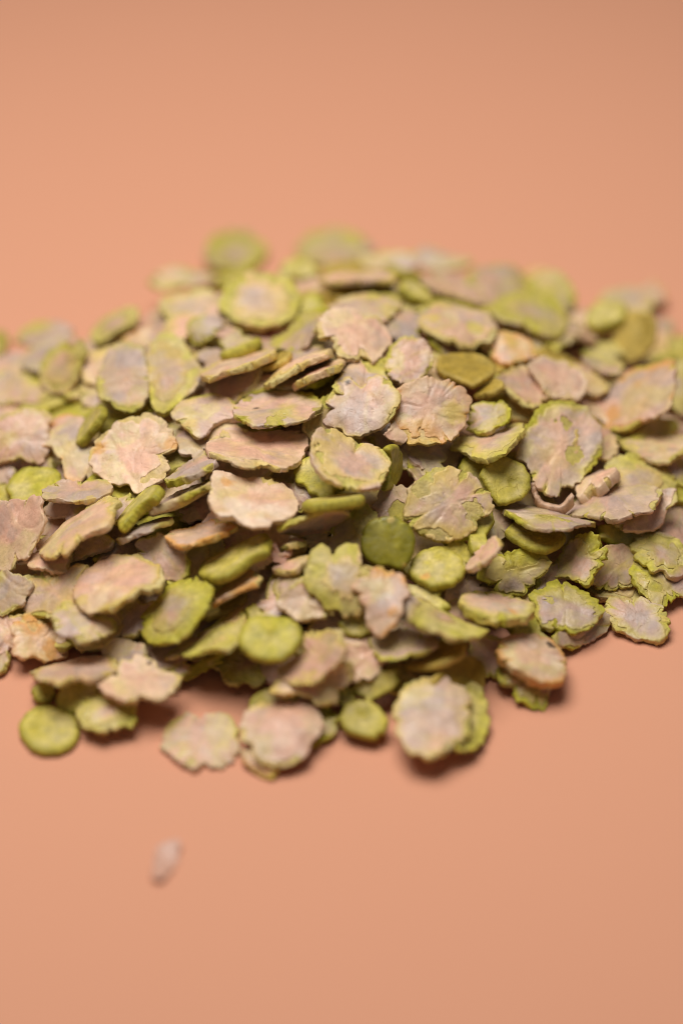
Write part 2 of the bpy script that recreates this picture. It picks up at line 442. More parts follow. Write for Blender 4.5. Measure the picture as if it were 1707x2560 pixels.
FLAKES = [
('G1','G',1.25,{'pa': [[-1.91,0.33,0.8,'d']]},[-40.98,-48.52,0.62],[0.986,0.169,0.0],[-0.169,0.986,0.0],[[4.21,-1.26],[3.72,-2.8],[2.78,-4.0],[1.5,-4.72],[0.04,-4.87],[-1.42,-4.43],[-2.71,-3.46],[-3.67,-2.07],[-4.19,-0.43],[-4.21,1.26],[-3.72,2.8],[-2.78,4.0],[-1.5,4.72],[-0.04,4.87],[1.42,4.43],[2.71,3.46],[3.67,2.07],[4.19,0.43]],"smooth olive disc lying alone on the sheet at the heap's front corner"),
('G2','R',1.1,{'c': '.35','pa': []},[-32.89,-47.01,2.85],[0.967,0.233,0.102],[-0.245,0.962,0.124],[[4.07,-1.46],[3.83,-2.38],[3.18,-2.99],[2.74,-3.69],[1.61,-3.25],[1.01,-3.22],[0.57,-3.43],[0.11,-3.55],[-0.36,-3.56],[-0.86,-3.68],[-1.34,-3.48],[-1.87,-3.35],[-2.4,-3.09],[-2.9,-2.68],[-3.51,-2.24],[-4.07,-1.59],[-4.2,-0.71],[-4.39,0.19],[-4.11,1.07],[-3.89,1.91],[-3.41,2.58],[-2.74,2.96],[-2.18,3.3],[-1.68,3.69],[-1.04,3.55],[-0.5,3.47],[-0.01,3.27],[0.61,4.01],[1.14,3.71],[1.74,3.53],[2.33,3.21],[2.94,2.77],[3.44,2.13],[3.86,1.36],[4.33,0.49],[4.02,-0.49]],'ragged green flake with brown middle resting on the sheet beside the lone olive disc'),
('G2b','G',1.25,{'pa': []},[-36.8,-43.17,2.33],[0.674,0.566,0.475],[-0.708,0.679,0.195],[[2.76,-3.55],[2.07,-4.07],[1.31,-4.43],[0.44,-4.28],[-0.31,-4.2],[-0.98,-3.74],[-1.62,-3.58],[-2.12,-3.09],[-2.6,-2.68],[-2.67,-1.85],[-2.65,-1.16],[-3.01,-0.8],[-3.16,-0.3],[-3.39,0.21],[-3.54,0.79],[-3.43,1.37],[-3.22,1.91],[-2.94,2.41],[-2.46,2.71],[-1.97,2.89],[-1.49,2.96],[-1.43,4.94],[-0.69,4.8],[-0.01,4.58],[0.58,4.18],[1.06,3.69],[1.56,3.34],[2.0,2.9],[2.36,2.39],[2.79,1.88],[3.15,1.26],[3.35,0.56],[3.6,-0.22],[2.74,-0.76],[3.58,-1.97],[1.93,-1.69]],'dull green flake tucked under the cream slab behind the lone olive disc'),
('G2c','G',1.25,{'pa': []},[-41.82,-40.65,1.75],[0.982,0.188,0.023],[-0.178,0.877,0.445],[[0.97,-1.39],[0.9,-1.7],[0.78,-1.99],[0.62,-2.26],[0.3,-2.35],[0.08,-2.52],[-0.16,-2.65],[-0.45,-2.55],[-0.69,-2.58],[-0.93,-2.56],[-1.16,-2.51],[-1.38,-2.4],[-1.68,-2.41],[-1.88,-2.21],[-2.04,-1.98],[-2.32,-1.79],[-2.4,-1.49],[-2.44,-1.17],[-2.42,-0.86],[-2.35,-0.55],[-2.23,-0.26],[-2.07,0.01],[-1.75,0.1],[-1.53,0.27],[-1.29,0.4],[-1.41,2.44],[-0.82,2.51],[-0.22,2.48],[0.36,2.33],[0.91,2.08],[1.51,1.87],[2.14,1.57],[2.73,1.13],[3.42,0.61],[0.95,-0.76],[0.99,-1.08]],"small shaded green nub peeking from under the cream slab's front corner"),
('G3','W',1.0,{'o': 'y','pa': [[5.29,1.34,0.9,'y']]},[-37.92,-40.09,4.13],[0.987,0.159,0.008],[-0.136,0.87,-0.473],[[-6.13,4.95],[-3.29,4.63],[0.02,5.11],[1.81,6.09],[4.33,3.34],[6.33,3.94],[6.1,-1.71],[4.46,-4.34],[2.01,-5.42],[0.29,-4.53],[-2.43,-6.79],[-5.35,-2.95]],"long cream slab flake tilted over the green flakes at the heap's front corner"),
('G4','W',1.0,{'o': 'p','pa': [[-0.13,0.74,2.2,'p']]},[-28.28,-43.51,5.15],[0.996,0.084,-0.032],[-0.086,0.993,-0.083],[[-5.82,-0.59],[-4.7,1.17],[-3.38,2.32],[-2.67,4.71],[-1.38,4.65],[-0.27,5.65],[1.85,4.49],[3.11,2.91],[5.02,1.6],[5.51,-0.54],[4.92,-2.33],[2.49,-4.79],[0.79,-3.64],[-0.06,-3.3],[-1.19,-5.21],[-3.52,-3.43],[-5.01,-2.45]],'pale pink flake with wavy lobed front edge overhanging the sheet beside the cream slab'),
('G5','W',1.0,{'o': 'o','pa': [[-2.61,1.62,1.2,'o'],[2.35,-0.41,1.6,'o']]},[-44.04,-32.51,3.32],[0.779,-0.351,-0.52],[0.449,0.891,0.072],[[-2.65,-2.77],[-4.2,-1.01],[-3.39,0.62],[-4.04,1.91],[-2.44,3.61],[-0.46,4.39],[1.22,2.44],[4.34,2.04],[5.03,1.08],[4.36,-0.73],[2.4,-2.73],[1.3,-2.76],[0.28,-4.11],[-1.42,-4.49]],'orange tinged flake with a deep orange patch above the cream slab'),
('G6','W',1.0,{'o': 'p','pa': []},[-47.97,-31.31,3.28],[0.789,0.491,0.37],[-0.584,0.786,0.202],[[2.93,-2.68],[2.34,-3.43],[1.53,-3.82],[0.7,-4.02],[-0.11,-3.97],[-0.86,-3.75],[-1.36,-1.97],[-1.77,-1.87],[-2.24,-1.86],[-2.84,-1.9],[-3.35,-1.63],[-3.83,-1.24],[-4.1,-0.64],[-3.77,0.13],[-3.31,0.72],[-3.12,1.16],[-2.88,1.51],[-2.6,1.78],[-2.43,2.08],[-2.23,2.34],[-2.08,2.73],[-1.86,3.1],[-1.55,3.43],[-1.18,4.1],[-0.69,4.07],[0.0,4.79],[0.6,4.58],[0.99,3.98],[1.56,3.65],[1.3,2.61],[1.69,2.18],[2.01,1.66],[3.07,1.08],[3.28,0.21],[3.45,-0.78],[3.39,-1.82]],"pink flake cut by the picture's edge next to the orange tinged flake"),
('G6b','P',0.95,{'pa': []},[-49.3,-33.98,1.49],[0.755,0.522,0.397],[-0.595,0.8,0.081],[[0.13,-1.94],[0.0,-2.1],[-0.15,-2.23],[-0.31,-2.32],[-0.49,-2.38],[-0.67,-2.62],[-0.88,-2.59],[-1.15,-2.73],[-1.37,-2.6],[-1.68,-2.59],[-2.0,-2.48],[-2.18,-2.17],[-2.3,-1.82],[-2.21,-1.42],[-2.06,-1.08],[-2.03,-0.78],[-1.81,-0.56],[-1.72,-0.32],[-1.46,-0.24],[-1.33,-0.08],[-1.18,0.05],[-1.02,0.14],[-0.84,0.2],[-0.66,0.44],[-0.16,2.41],[0.54,3.0],[1.09,2.67],[1.55,2.18],[2.1,1.79],[2.46,1.14],[0.97,-0.36],[0.88,-0.76],[0.73,-1.1],[0.7,-1.4],[0.48,-1.62],[0.39,-1.86]],"small grey sliver hanging below the pink flake cut by the picture's edge"),
('G7','P',0.95,{'pa': [[0.16,-3.73,0.8,'g'],[3.91,3.3,0.8,'g']]},[-36.99,-34.86,8.5],[0.962,-0.095,-0.255],[0.058,0.988,-0.146],[[-4.48,0.1],[-3.13,4.0],[-2.23,5.36],[0.06,2.54],[2.29,2.74],[4.88,3.41],[5.05,1.11],[3.85,-1.05],[2.49,-3.6],[0.43,-4.74],[-0.42,-3.73],[-2.17,-4.07],[-3.5,-2.9]],'dusty mauve flake with green notches under the big scalloped cream flake'),
('G8','P',0.95,{'o': 'y','c': '.6','pa': []},[-41.33,-27.28,7.62],[0.648,0.563,0.513],[-0.631,0.774,-0.052],[[2.92,-4.58],[2.23,-5.27],[1.39,-5.56],[0.54,-5.55],[-0.25,-5.27],[-0.95,-4.88],[-1.57,-4.42],[-2.04,-3.7],[-2.51,-3.16],[-3.08,-2.74],[-3.45,-2.03],[-3.73,-1.24],[-4.24,-0.49],[-4.66,0.45],[-5.47,1.67],[-4.75,2.65],[-3.5,2.97],[-2.87,3.39],[-2.35,3.77],[-1.91,4.21],[-1.95,6.46],[-1.08,6.14],[-0.35,5.53],[0.23,4.99],[0.73,4.57],[1.49,4.89],[1.87,4.15],[2.3,3.58],[2.8,3.04],[3.01,2.24],[3.3,1.46],[4.93,0.62],[5.55,-0.77],[3.82,-1.43],[3.81,-2.61],[3.53,-3.74]],'tan flake with green speckles behind the dusty mauve and orange tinged flakes'),
('G9','W',1.0,{'o': 'y','pa': [[3.74,0.38,1.8,'p'],[-5.7,-1.38,1.2,'y']]},[-32.13,-28.9,10.99],[0.944,0.277,0.18],[-0.256,0.958,-0.132],[[-6.06,2.4],[-5.01,4.04],[-2.85,5.46],[-1.59,5.89],[0.15,6.43],[3.01,5.66],[4.12,5.43],[5.44,2.91],[6.62,-0.28],[6.48,-3.13],[5.36,-5.1],[3.69,-5.31],[2.72,-4.43],[1.32,-5.53],[0.21,-5.3],[-2.06,-6.12],[-3.91,-4.96],[-5.44,-4.52],[-6.27,-2.98],[-6.62,-0.23],[-6.55,1.19]],'big scalloped cream flake with yellow lower edge beside the grey-centred green flake'),
('G10','R',1.1,{'c': '.42','o': 'g','pa': [[0.63,0.6,2.0,'m']]},[-23.53,-33.43,9.53],[0.683,0.526,0.507],[-0.523,0.837,-0.162],[[-3.75,4.44],[-2.19,5.23],[-0.81,4.53],[1.21,5.08],[2.62,5.66],[4.28,3.67],[5.33,2.13],[5.88,-0.88],[5.53,-2.57],[3.64,-4.19],[2.38,-4.99],[0.36,-5.12],[-1.5,-5.46],[-3.49,-4.31],[-4.99,-2.54],[-6.04,-1.0],[-5.99,1.13],[-4.79,2.89]],'bright green scalloped flake with a grey centre beside the big scalloped cream flake'),
('G11','P',0.95,{'pa': []},[-29.31,-31.2,6.23],[0.838,0.417,0.351],[-0.457,0.889,0.034],[[3.4,-3.29],[2.87,-4.2],[2.1,-4.73],[1.28,-4.97],[0.52,-5.14],[-0.24,-4.96],[-0.83,-2.52],[-1.23,-2.68],[-1.74,-2.95],[-2.23,-2.86],[-2.5,-2.29],[-2.8,-1.84],[-3.2,-1.43],[-3.22,-0.76],[-2.97,-0.1],[-2.81,0.41],[-2.59,0.84],[-5.27,2.83],[-4.87,3.85],[-2.47,2.44],[-1.89,2.32],[-1.69,2.76],[-2.0,5.77],[-1.22,5.44],[-0.56,5.17],[0.07,5.05],[0.58,4.51],[1.08,4.07],[1.66,3.76],[1.34,2.39],[1.58,1.88],[1.75,1.32],[3.45,0.99],[3.6,-0.0],[3.78,-1.09],[3.8,-2.28]],'brownish flake wedged in shadow under the grey-centred green flake'),
('G12','P',0.95,{'pa': []},[-31.09,-36.8,3.59],[0.448,0.643,0.62],[-0.748,0.65,-0.133],[[2.22,-3.07],[1.72,-3.32],[1.37,-5.37],[0.58,-5.1],[-0.11,-4.61],[-0.71,-4.12],[-1.22,-3.52],[-1.57,-2.79],[-2.02,-2.25],[-2.3,-1.54],[-2.53,-0.81],[-2.65,-0.04],[-2.84,0.76],[-2.97,1.64],[-2.92,2.55],[-2.87,3.6],[-2.6,4.63],[-0.93,3.5],[-0.49,3.85],[-0.07,4.3],[0.44,4.66],[0.98,4.02],[1.38,3.5],[1.71,3.13],[1.96,2.71],[2.24,2.42],[2.48,2.08],[2.52,1.58],[2.64,1.19],[2.71,0.78],[2.72,0.35],[2.84,-0.12],[2.88,-0.65],[2.99,-1.33],[2.96,-2.09],[2.58,-2.52]],'dark brown flake deep in the gap behind the pale pink lobed flake'),
('G13','P',0.95,{'pa': []},[-48.93,-25.75,6.0],[0.583,0.601,0.547],[-0.716,0.698,-0.003],[[1.81,-3.29],[1.26,-3.45],[0.78,-3.69],[0.26,-3.81],[-0.26,-3.82],[-0.73,-3.51],[-1.12,-3.1],[-1.62,-3.0],[-2.0,-2.61],[-2.6,-2.41],[-3.05,-1.91],[-3.42,-1.28],[-3.54,-0.52],[-3.9,0.29],[-3.63,1.08],[-3.1,1.67],[-2.67,2.19],[-2.2,2.58],[-1.8,3.01],[-1.36,3.35],[-0.92,3.8],[-0.4,4.15],[0.19,4.39],[0.71,3.84],[1.16,3.41],[1.52,2.9],[2.39,3.15],[2.74,2.52],[2.79,1.71],[2.82,0.99],[3.09,0.37],[3.28,-0.34],[3.53,-1.18],[3.48,-2.04],[3.15,-2.79],[2.48,-3.14]],"tan flake cut by the picture's edge above the orange tinged flake"),
('G14','P',0.95,{'o': 'y','c': '.6','pa': []},[-18.4,-36.02,6.91],[0.876,0.362,0.32],[-0.196,0.871,-0.45],[[-7.79,4.31],[-5.54,4.34],[-3.13,1.52],[-1.04,4.41],[1.42,5.45],[3.97,5.71],[5.43,5.57],[5.87,1.65],[4.83,-2.11],[2.72,-6.28],[0.75,-7.38],[-0.98,-4.88],[-2.63,-4.46],[-4.67,-3.48],[-5.32,-0.58],[-7.06,0.63]],'yellow rimmed sloping flake leaning against the pale green dimpled disc'),
('G15','P',0.95,{'pa': []},[-24.66,-38.14,1.86],[0.657,0.555,0.51],[-0.68,0.728,0.084],[[2.4,-1.99],[2.16,-2.19],[1.95,-2.53],[1.67,-2.84],[1.31,-2.68],[0.98,-2.66],[0.66,-2.57],[0.35,-2.41],[0.19,-2.04],[-0.94,-2.72],[-1.68,-2.56],[-2.0,-1.95],[-2.39,-1.32],[-2.69,-0.57],[-2.87,0.27],[-2.92,1.18],[-2.81,2.14],[-2.54,3.09],[0.36,0.73],[0.46,1.07],[0.64,1.4],[0.83,2.08],[1.21,2.54],[1.72,2.96],[2.19,2.69],[2.68,2.52],[3.42,2.65],[2.17,0.45],[2.3,0.25],[2.39,0.03],[2.45,-0.2],[2.47,-0.45],[2.46,-0.69],[2.57,-0.99],[2.62,-1.35],[2.61,-1.73]],'small tan scrap poking out behind the pale pink lobed flake'),
('G16','P',0.95,{'o': 'g','c': '.5','pa': []},[-20.33,-37.58,2.33],[0.916,0.314,0.251],[-0.394,0.825,0.405],[[2.22,-0.77],[1.8,-0.82],[1.42,-0.74],[1.31,-0.85],[1.1,-0.77],[0.99,-0.81],[0.87,-0.84],[0.75,-0.84],[0.64,-0.82],[0.45,-0.95],[0.32,-0.87],[0.09,-0.91],[-0.17,-0.87],[-0.74,-0.93],[-2.51,-1.15],[-3.08,-0.58],[-3.79,0.19],[-4.06,1.13],[-0.94,0.69],[-0.35,0.7],[-0.08,0.77],[0.18,0.77],[0.34,0.87],[0.5,0.94],[0.7,0.8],[0.86,0.99],[1.04,0.96],[1.21,0.9],[1.46,0.96],[1.74,0.95],[2.04,0.87],[2.49,0.79],[3.44,0.72],[4.05,0.28],[3.89,-0.31],[3.81,-0.88]],'olive brown ruffled edge under the yellow rimmed sloping flake'),
('G17','R',1.1,{'c': '.3','pa': []},[-13.82,-36.98,2.15],[0.999,0.035,-0.021],[-0.034,0.998,0.062],[[3.56,-0.59],[3.83,-1.57],[3.48,-2.43],[3.03,-3.17],[2.64,-3.9],[2.06,-4.35],[1.46,-4.63],[0.62,-3.86],[0.1,-3.32],[-0.26,-3.12],[-0.68,-3.77],[-1.21,-4.06],[-1.73,-3.98],[-2.37,-3.93],[-2.64,-3.23],[-2.94,-2.62],[-3.33,-2.02],[-3.64,-1.31],[-3.86,-0.49],[-5.1,0.7],[-4.71,1.75],[-3.61,2.17],[-2.86,2.52],[-2.72,3.58],[-2.02,3.77],[-1.33,3.68],[-0.72,3.41],[-0.21,4.09],[0.38,4.01],[1.03,4.09],[1.63,3.79],[2.34,3.58],[3.0,3.1],[3.62,2.43],[4.1,1.55],[4.64,0.57]],'dark green notched flake in shadow under the pale green dimpled disc'),
('H1b','G',1.25,{'pa': []},[-11.11,-34.98,8.11],[0.997,-0.026,-0.076],[0.051,0.939,0.341],[[3.97,1.59],[3.9,0.65],[3.69,-0.26],[2.99,-0.9],[2.51,-1.55],[1.76,-1.84],[1.15,-2.15],[0.6,-2.5],[-0.03,-2.54],[-0.62,-2.65],[-1.21,-2.58],[-1.85,-2.7],[-2.49,-2.57],[-3.18,-2.4],[-3.25,-1.41],[-3.09,-0.51],[-2.7,0.27],[-2.37,0.76],[-2.41,1.06],[-2.41,1.37],[-2.52,1.71],[-2.72,2.2],[-2.68,2.65],[-2.31,2.85],[-2.03,3.1],[-1.79,3.47],[-1.29,3.06],[-0.97,2.73],[-0.77,2.34],[-0.59,2.3],[-0.5,2.06],[-0.27,2.13],[-0.01,2.13],[0.26,2.06],[0.85,2.06],[1.62,1.9]],'olive shard sticking up behind the pale green dimpled disc'),
('H1','G',1.25,{'pa': [[0.4,0.08,1.0,'d']]},[-9.97,-40.06,10.42],[0.999,0.033,-0.007],[-0.032,0.984,0.176],[[-4.63,-0.08],[-4.07,1.84],[-2.74,3.75],[-0.59,3.95],[1.56,3.66],[3.49,3.14],[4.53,1.19],[4.39,-0.98],[3.4,-2.66],[1.65,-4.07],[-0.72,-4.15],[-2.85,-3.26],[-4.12,-1.78]],"pale green dimpled disc with darker green rim on the heap's front slope"),
('H3','W',1.0,{'o': 'y','pa': []},[-3.76,-44.37,6.23],[1.0,0.015,-0.0],[-0.014,0.902,0.431],[[4.76,-0.53],[3.36,-1.11],[3.21,-1.68],[3.11,-2.31],[2.9,-2.93],[2.35,-3.25],[1.79,-3.45],[1.33,-3.87],[0.71,-3.67],[0.19,-3.35],[-0.25,-3.13],[-0.62,-2.83],[-1.07,-2.8],[-1.43,-2.52],[-1.87,-2.3],[-2.43,-2.07],[-4.71,-2.33],[-6.26,-1.62],[-6.02,-0.41],[-5.08,0.58],[-3.99,1.21],[-3.51,1.87],[-2.81,2.29],[-2.24,2.72],[-1.6,2.97],[-0.96,3.08],[-0.33,3.01],[0.25,3.06],[0.82,3.0],[1.46,3.05],[2.1,2.93],[2.7,2.62],[3.86,2.72],[5.35,2.61],[5.61,1.55],[5.53,0.46]],'ragged yellow flake under the cream flake next to the pale green dimpled disc'),
('H2','W',1.0,{'o': 'y','pa': [[-2.75,-2.39,1.8,'y'],[1.41,1.25,1.8,'p']]},[-3.55,-42.2,8.68],[0.756,0.456,0.47],[-0.402,0.889,-0.217],[[0.23,5.11],[1.56,5.92],[4.16,2.63],[5.36,-0.14],[4.6,-1.67],[3.86,-3.63],[2.57,-5.33],[0.85,-4.39],[-0.41,-3.63],[-1.88,-4.68],[-3.76,-3.54],[-5.1,-1.01],[-5.66,0.94],[-5.46,3.18],[-3.15,2.76],[-1.5,3.15]],'creamy yellow flake with a stepped edge next to the pale green dimpled disc'),
('H4','W',1.0,{'o': 'p','pa': []},[2.18,-41.15,6.83],[0.973,-0.164,-0.164],[0.224,0.85,0.477],[[3.63,0.84],[3.54,0.28],[3.53,-0.25],[3.59,-0.81],[3.24,-1.25],[2.84,-1.59],[2.53,-1.96],[2.07,-2.12],[1.61,-2.18],[1.22,-2.31],[0.82,-2.55],[0.34,-2.89],[-0.29,-3.24],[-1.08,-3.54],[-1.82,-3.41],[-2.41,-2.94],[-3.25,-2.6],[-3.84,-1.94],[-4.11,-1.09],[-4.18,-0.2],[-3.93,0.65],[-3.45,1.38],[-2.97,2.0],[-2.42,2.49],[-1.43,2.41],[-0.83,2.46],[-0.34,2.53],[0.08,2.68],[0.53,2.57],[0.92,2.38],[1.25,2.13],[1.58,2.0],[3.06,3.46],[3.74,3.14],[4.53,2.76],[5.07,2.09]],'small peachy flake between the creamy stepped flake and the mauve flake'),
('H5','G',1.25,{'pa': []},[4.49,-42.59,4.54],[0.256,0.669,0.697],[-0.959,0.268,0.095],[[0.38,-3.44],[-0.15,-3.19],[-0.58,-3.02],[-0.94,-2.78],[-1.23,-2.49],[-1.53,-2.31],[-1.69,-1.96],[-1.89,-1.71],[-2.06,-1.43],[-2.33,-1.16],[-2.56,-0.83],[-3.8,-0.33],[-3.91,0.33],[-2.67,0.45],[-2.58,0.94],[-2.52,1.54],[-2.3,2.16],[-2.0,2.93],[-1.15,2.33],[-0.59,2.08],[0.05,3.95],[0.74,3.48],[1.39,3.12],[1.88,2.57],[2.28,2.01],[2.51,1.38],[2.82,0.85],[2.81,0.21],[2.85,-0.36],[1.66,-0.82],[1.93,-1.26],[2.09,-1.8],[2.55,-2.7],[2.15,-3.18],[1.58,-3.44],[0.99,-3.58]],'moss green flake in shadow above the small green disc on the sheet'),
('H5b','G',1.25,{'pa': []},[-0.14,-43.54,2.92],[0.661,-0.524,-0.537],[0.728,0.623,0.286],[[1.56,1.36],[1.74,1.16],[1.89,0.94],[4.57,1.58],[4.52,0.8],[4.4,0.09],[4.1,-0.56],[3.71,-1.1],[3.45,-1.64],[3.1,-2.13],[1.4,-0.91],[1.2,-1.05],[0.98,-1.15],[0.75,-1.2],[0.51,-1.4],[0.25,-1.36],[-0.75,-3.24],[-1.66,-3.56],[-2.7,-3.63],[-3.3,-2.99],[-3.57,-2.14],[-3.47,-1.22],[-3.42,-0.44],[-3.3,0.27],[-3.0,0.92],[-2.61,1.46],[-2.35,2.0],[-2.0,2.49],[-1.57,2.92],[-0.1,1.41],[0.11,1.51],[0.34,1.57],[0.64,4.32],[1.38,4.47],[2.26,4.69],[1.34,1.53]],"dark green sliver beneath the ragged yellow flake's corner"),
('H6','P',0.95,{'o': 'p','pa': []},[8.83,-38.97,7.99],[0.998,0.026,0.065],[-0.007,0.962,-0.271],[[-4.96,1.77],[-3.2,2.34],[-1.41,3.68],[0.81,4.97],[2.7,3.2],[4.34,0.69],[4.92,-1.32],[3.1,-3.43],[1.14,-3.59],[-1.26,-4.08],[-3.19,-3.47],[-4.2,-1.42]],'mauve pink flake lying under the yellow green pointed flake'),
('H7','Y',1.05,{'pa': []},[13.52,-38.72,5.57],[0.955,0.175,0.24],[-0.057,0.9,-0.432],[[-5.18,1.82],[-2.84,3.25],[0.48,3.99],[1.69,4.98],[4.72,1.59],[3.8,-3.31],[0.97,-4.39],[-1.96,-4.17],[-4.75,-0.95]],'ochre edged flake under the mauve pink flake'),
('H10','G',1.25,{'c': '.5','pa': []},[-9.58,-45.41,2.62],[0.857,0.379,0.35],[-0.499,0.779,0.379],[[3.56,-1.6],[2.88,-2.18],[2.14,-2.6],[1.41,-2.91],[0.66,-3.06],[-0.1,-2.84],[-0.76,-2.65],[-1.37,-2.58],[-1.89,-2.18],[-2.41,-1.91],[-2.88,-1.55],[-3.45,-1.26],[-3.8,-0.73],[-4.21,-0.19],[-4.54,0.44],[-2.89,1.12],[-3.18,1.59],[-2.75,1.91],[-2.58,2.27],[-2.22,2.48],[-1.86,2.6],[-1.51,2.63],[-1.19,2.59],[-0.93,2.66],[-0.67,2.5],[-0.4,2.65],[-0.15,2.57],[0.18,2.6],[0.42,2.42],[0.62,2.2],[2.56,2.97],[2.99,2.41],[3.32,1.75],[3.7,1.0],[3.9,0.14],[2.46,-0.19]],"pale green flake behind the round pink flake at the heap's front"),
('H9','P',0.95,{'o': 'g','c': '.5','pa': []},[-3.86,-48.46,1.38],[0.996,0.069,0.053],[-0.08,0.965,0.251],[[3.2,-0.47],[3.14,-0.84],[3.03,-1.19],[2.87,-1.51],[2.66,-1.8],[2.42,-2.04],[2.14,-2.23],[1.88,-2.55],[1.54,-2.81],[1.15,-3.01],[0.66,-3.3],[0.0,-3.65],[-0.58,-3.48],[-1.3,-3.37],[-2.05,-3.05],[-2.56,-2.41],[-3.09,-1.67],[-3.51,-0.79],[-3.51,0.2],[-3.37,1.17],[-2.87,1.99],[-2.1,2.51],[-1.59,3.11],[-0.87,3.38],[-0.15,3.42],[0.68,2.6],[1.13,2.63],[1.58,2.82],[2.13,3.1],[2.56,2.72],[2.89,2.27],[3.25,1.92],[3.28,1.28],[5.16,1.78],[3.3,0.32],[3.2,-0.1]],'greenish grey flake under the round pink flake, towards the small green disc'),
('H11','P',0.95,{'o': 'o','pa': []},[-10.5,-54.58,1.33],[0.896,0.338,0.289],[-0.4,0.897,0.189],[[0.27,-1.44],[0.66,-2.18],[0.62,-2.81],[0.26,-3.14],[-0.08,-3.57],[-0.67,-3.2],[-1.09,-2.88],[-1.4,-2.49],[-1.64,-2.24],[-1.8,-1.96],[-1.9,-1.67],[-2.06,-1.51],[-2.18,-1.33],[-2.28,-1.12],[-2.34,-0.9],[-2.37,-0.67],[-2.53,-0.42],[-2.65,-0.1],[-2.85,0.35],[-2.82,0.78],[-2.82,1.36],[-2.69,1.97],[-2.55,2.93],[-1.8,2.21],[-1.33,1.52],[-0.83,3.42],[-0.28,3.1],[0.29,2.91],[0.82,2.61],[1.27,2.15],[1.83,1.75],[2.13,1.11],[2.77,0.53],[3.04,-0.27],[3.24,-1.16],[3.41,-2.15]],'brown chip showing below the round pink flake at the very front'),
('H8','W',1.0,{'o': 'p','pa': [[0.11,0.4,3.0,'p'],[-2.56,4.41,0.8,'y']]},[-8.37,-50.62,2.9],[0.996,0.078,0.042],[-0.082,0.99,0.111],[[-5.73,0.89],[-4.7,3.51],[-2.01,5.4],[1.01,5.89],[3.53,5.07],[5.31,2.97],[6.0,0.44],[5.45,-1.42],[3.89,-2.34],[3.53,-4.48],[1.51,-5.9],[-1.08,-6.3],[-3.16,-5.4],[-4.34,-3.9],[-4.45,-2.25],[-5.67,-1.3]],'round pink flake at the very front with a brown chip below it'),
('H12','G',1.25,{'pa': [[0.01,0.88,1.3,'d']]},[3.16,-48.43,2.52],[0.999,-0.029,-0.015],[0.031,0.981,0.192],[[-3.57,0.11],[-2.87,2.21],[-0.97,3.31],[1.18,3.14],[2.73,1.38],[3.63,-0.39],[3.04,-2.23],[1.56,-3.19],[-1.02,-2.89],[-2.98,-1.68]],'small green disc on the sheet between the round pink and large buff flakes'),
('H13','P',0.95,{'c': '1.0','pa': [[-1.7,-4.73,0.9,'g'],[-2.83,1.1,1.6,'m']]},[-19.58,-50.34,0.47],[0.997,0.082,-0.0],[-0.082,0.997,0.0],[[-5.58,0.78],[-4.94,3.14],[-3.15,5.11],[-1.2,5.55],[-0.17,4.41],[1.16,5.36],[3.28,4.88],[4.92,2.93],[5.26,0.79],[4.86,-0.98],[5.24,-2.22],[4.4,-4.27],[2.64,-5.33],[1.35,-5.52],[0.32,-4.53],[-1.24,-5.91],[-2.7,-4.89],[-4.34,-2.94],[-5.35,-1.35]],'grey lobed flake lying on the sheet beside the round pink flake'),
('H15','Y',1.05,{'pa': []},[16.58,-40.98,3.8],[0.304,-0.671,-0.676],[0.703,0.637,-0.316],[[0.99,5.11],[1.4,4.6],[1.93,4.41],[2.45,4.05],[2.79,3.42],[3.53,2.98],[3.72,2.09],[3.63,1.16],[3.49,0.29],[3.19,-0.47],[3.17,-1.38],[2.89,-2.16],[2.5,-2.87],[2.12,-3.69],[1.6,-4.43],[0.96,-4.97],[0.24,-5.75],[-0.6,-5.85],[-1.24,-4.82],[-1.53,-3.34],[-2.8,-4.29],[-3.14,-3.18],[-3.5,-2.24],[-3.47,-1.1],[-3.44,-0.13],[-3.52,0.75],[-3.44,1.63],[-3.08,2.38],[-2.36,2.76],[-2.24,3.48],[-1.89,4.01],[-1.49,4.44],[-1.11,4.99],[-0.6,5.22],[-0.07,5.32],[0.47,5.28]],'translucent ochre flake standing behind the large buff flake'),
('H14b','R',1.1,{'c': '.25','pa': []},[17.11,-48.55,2.67],[0.881,-0.365,-0.302],[0.357,0.93,-0.083],[[3.17,2.29],[3.37,1.62],[3.48,0.9],[3.51,0.17],[3.61,-0.61],[3.77,-1.54],[3.65,-2.44],[3.41,-3.32],[3.14,-4.36],[2.63,-5.15],[2.01,-5.8],[1.3,-6.3],[0.52,-5.87],[-0.21,-5.74],[-0.91,-5.43],[-1.56,-4.95],[-2.41,-4.73],[-3.04,-3.97],[-3.54,-3.0],[-3.92,-1.9],[-3.89,-0.65],[-3.71,0.52],[-3.34,1.54],[-2.88,2.39],[-2.48,3.18],[-1.97,3.77],[-2.04,5.36],[-1.8,7.07],[-0.91,7.36],[0.01,6.92],[0.78,5.99],[1.38,5.39],[1.91,4.9],[2.25,4.09],[2.56,3.44],[2.9,2.9]],'green flake mostly hidden under the large buff flake'),
('H14','P',0.95,{'o': 'y','c': '.85','pa': [[2.7,-4.92,1.1,'g']]},[12.7,-49.73,4.56],[0.98,-0.165,-0.113],[0.177,0.978,0.11],[[-5.07,2.68],[-3.99,5.57],[-2.61,6.58],[-1.28,6.27],[0.83,7.46],[1.77,6.39],[3.88,5.96],[4.97,3.95],[5.12,1.37],[5.81,-1.39],[4.58,-3.34],[3.35,-5.29],[2.07,-6.92],[-0.39,-7.55],[-2.55,-6.8],[-3.64,-4.79],[-4.52,-4.04],[-5.46,-1.34],[-5.56,0.92]],'large buff flake with a green notch at the very front of the heap'),
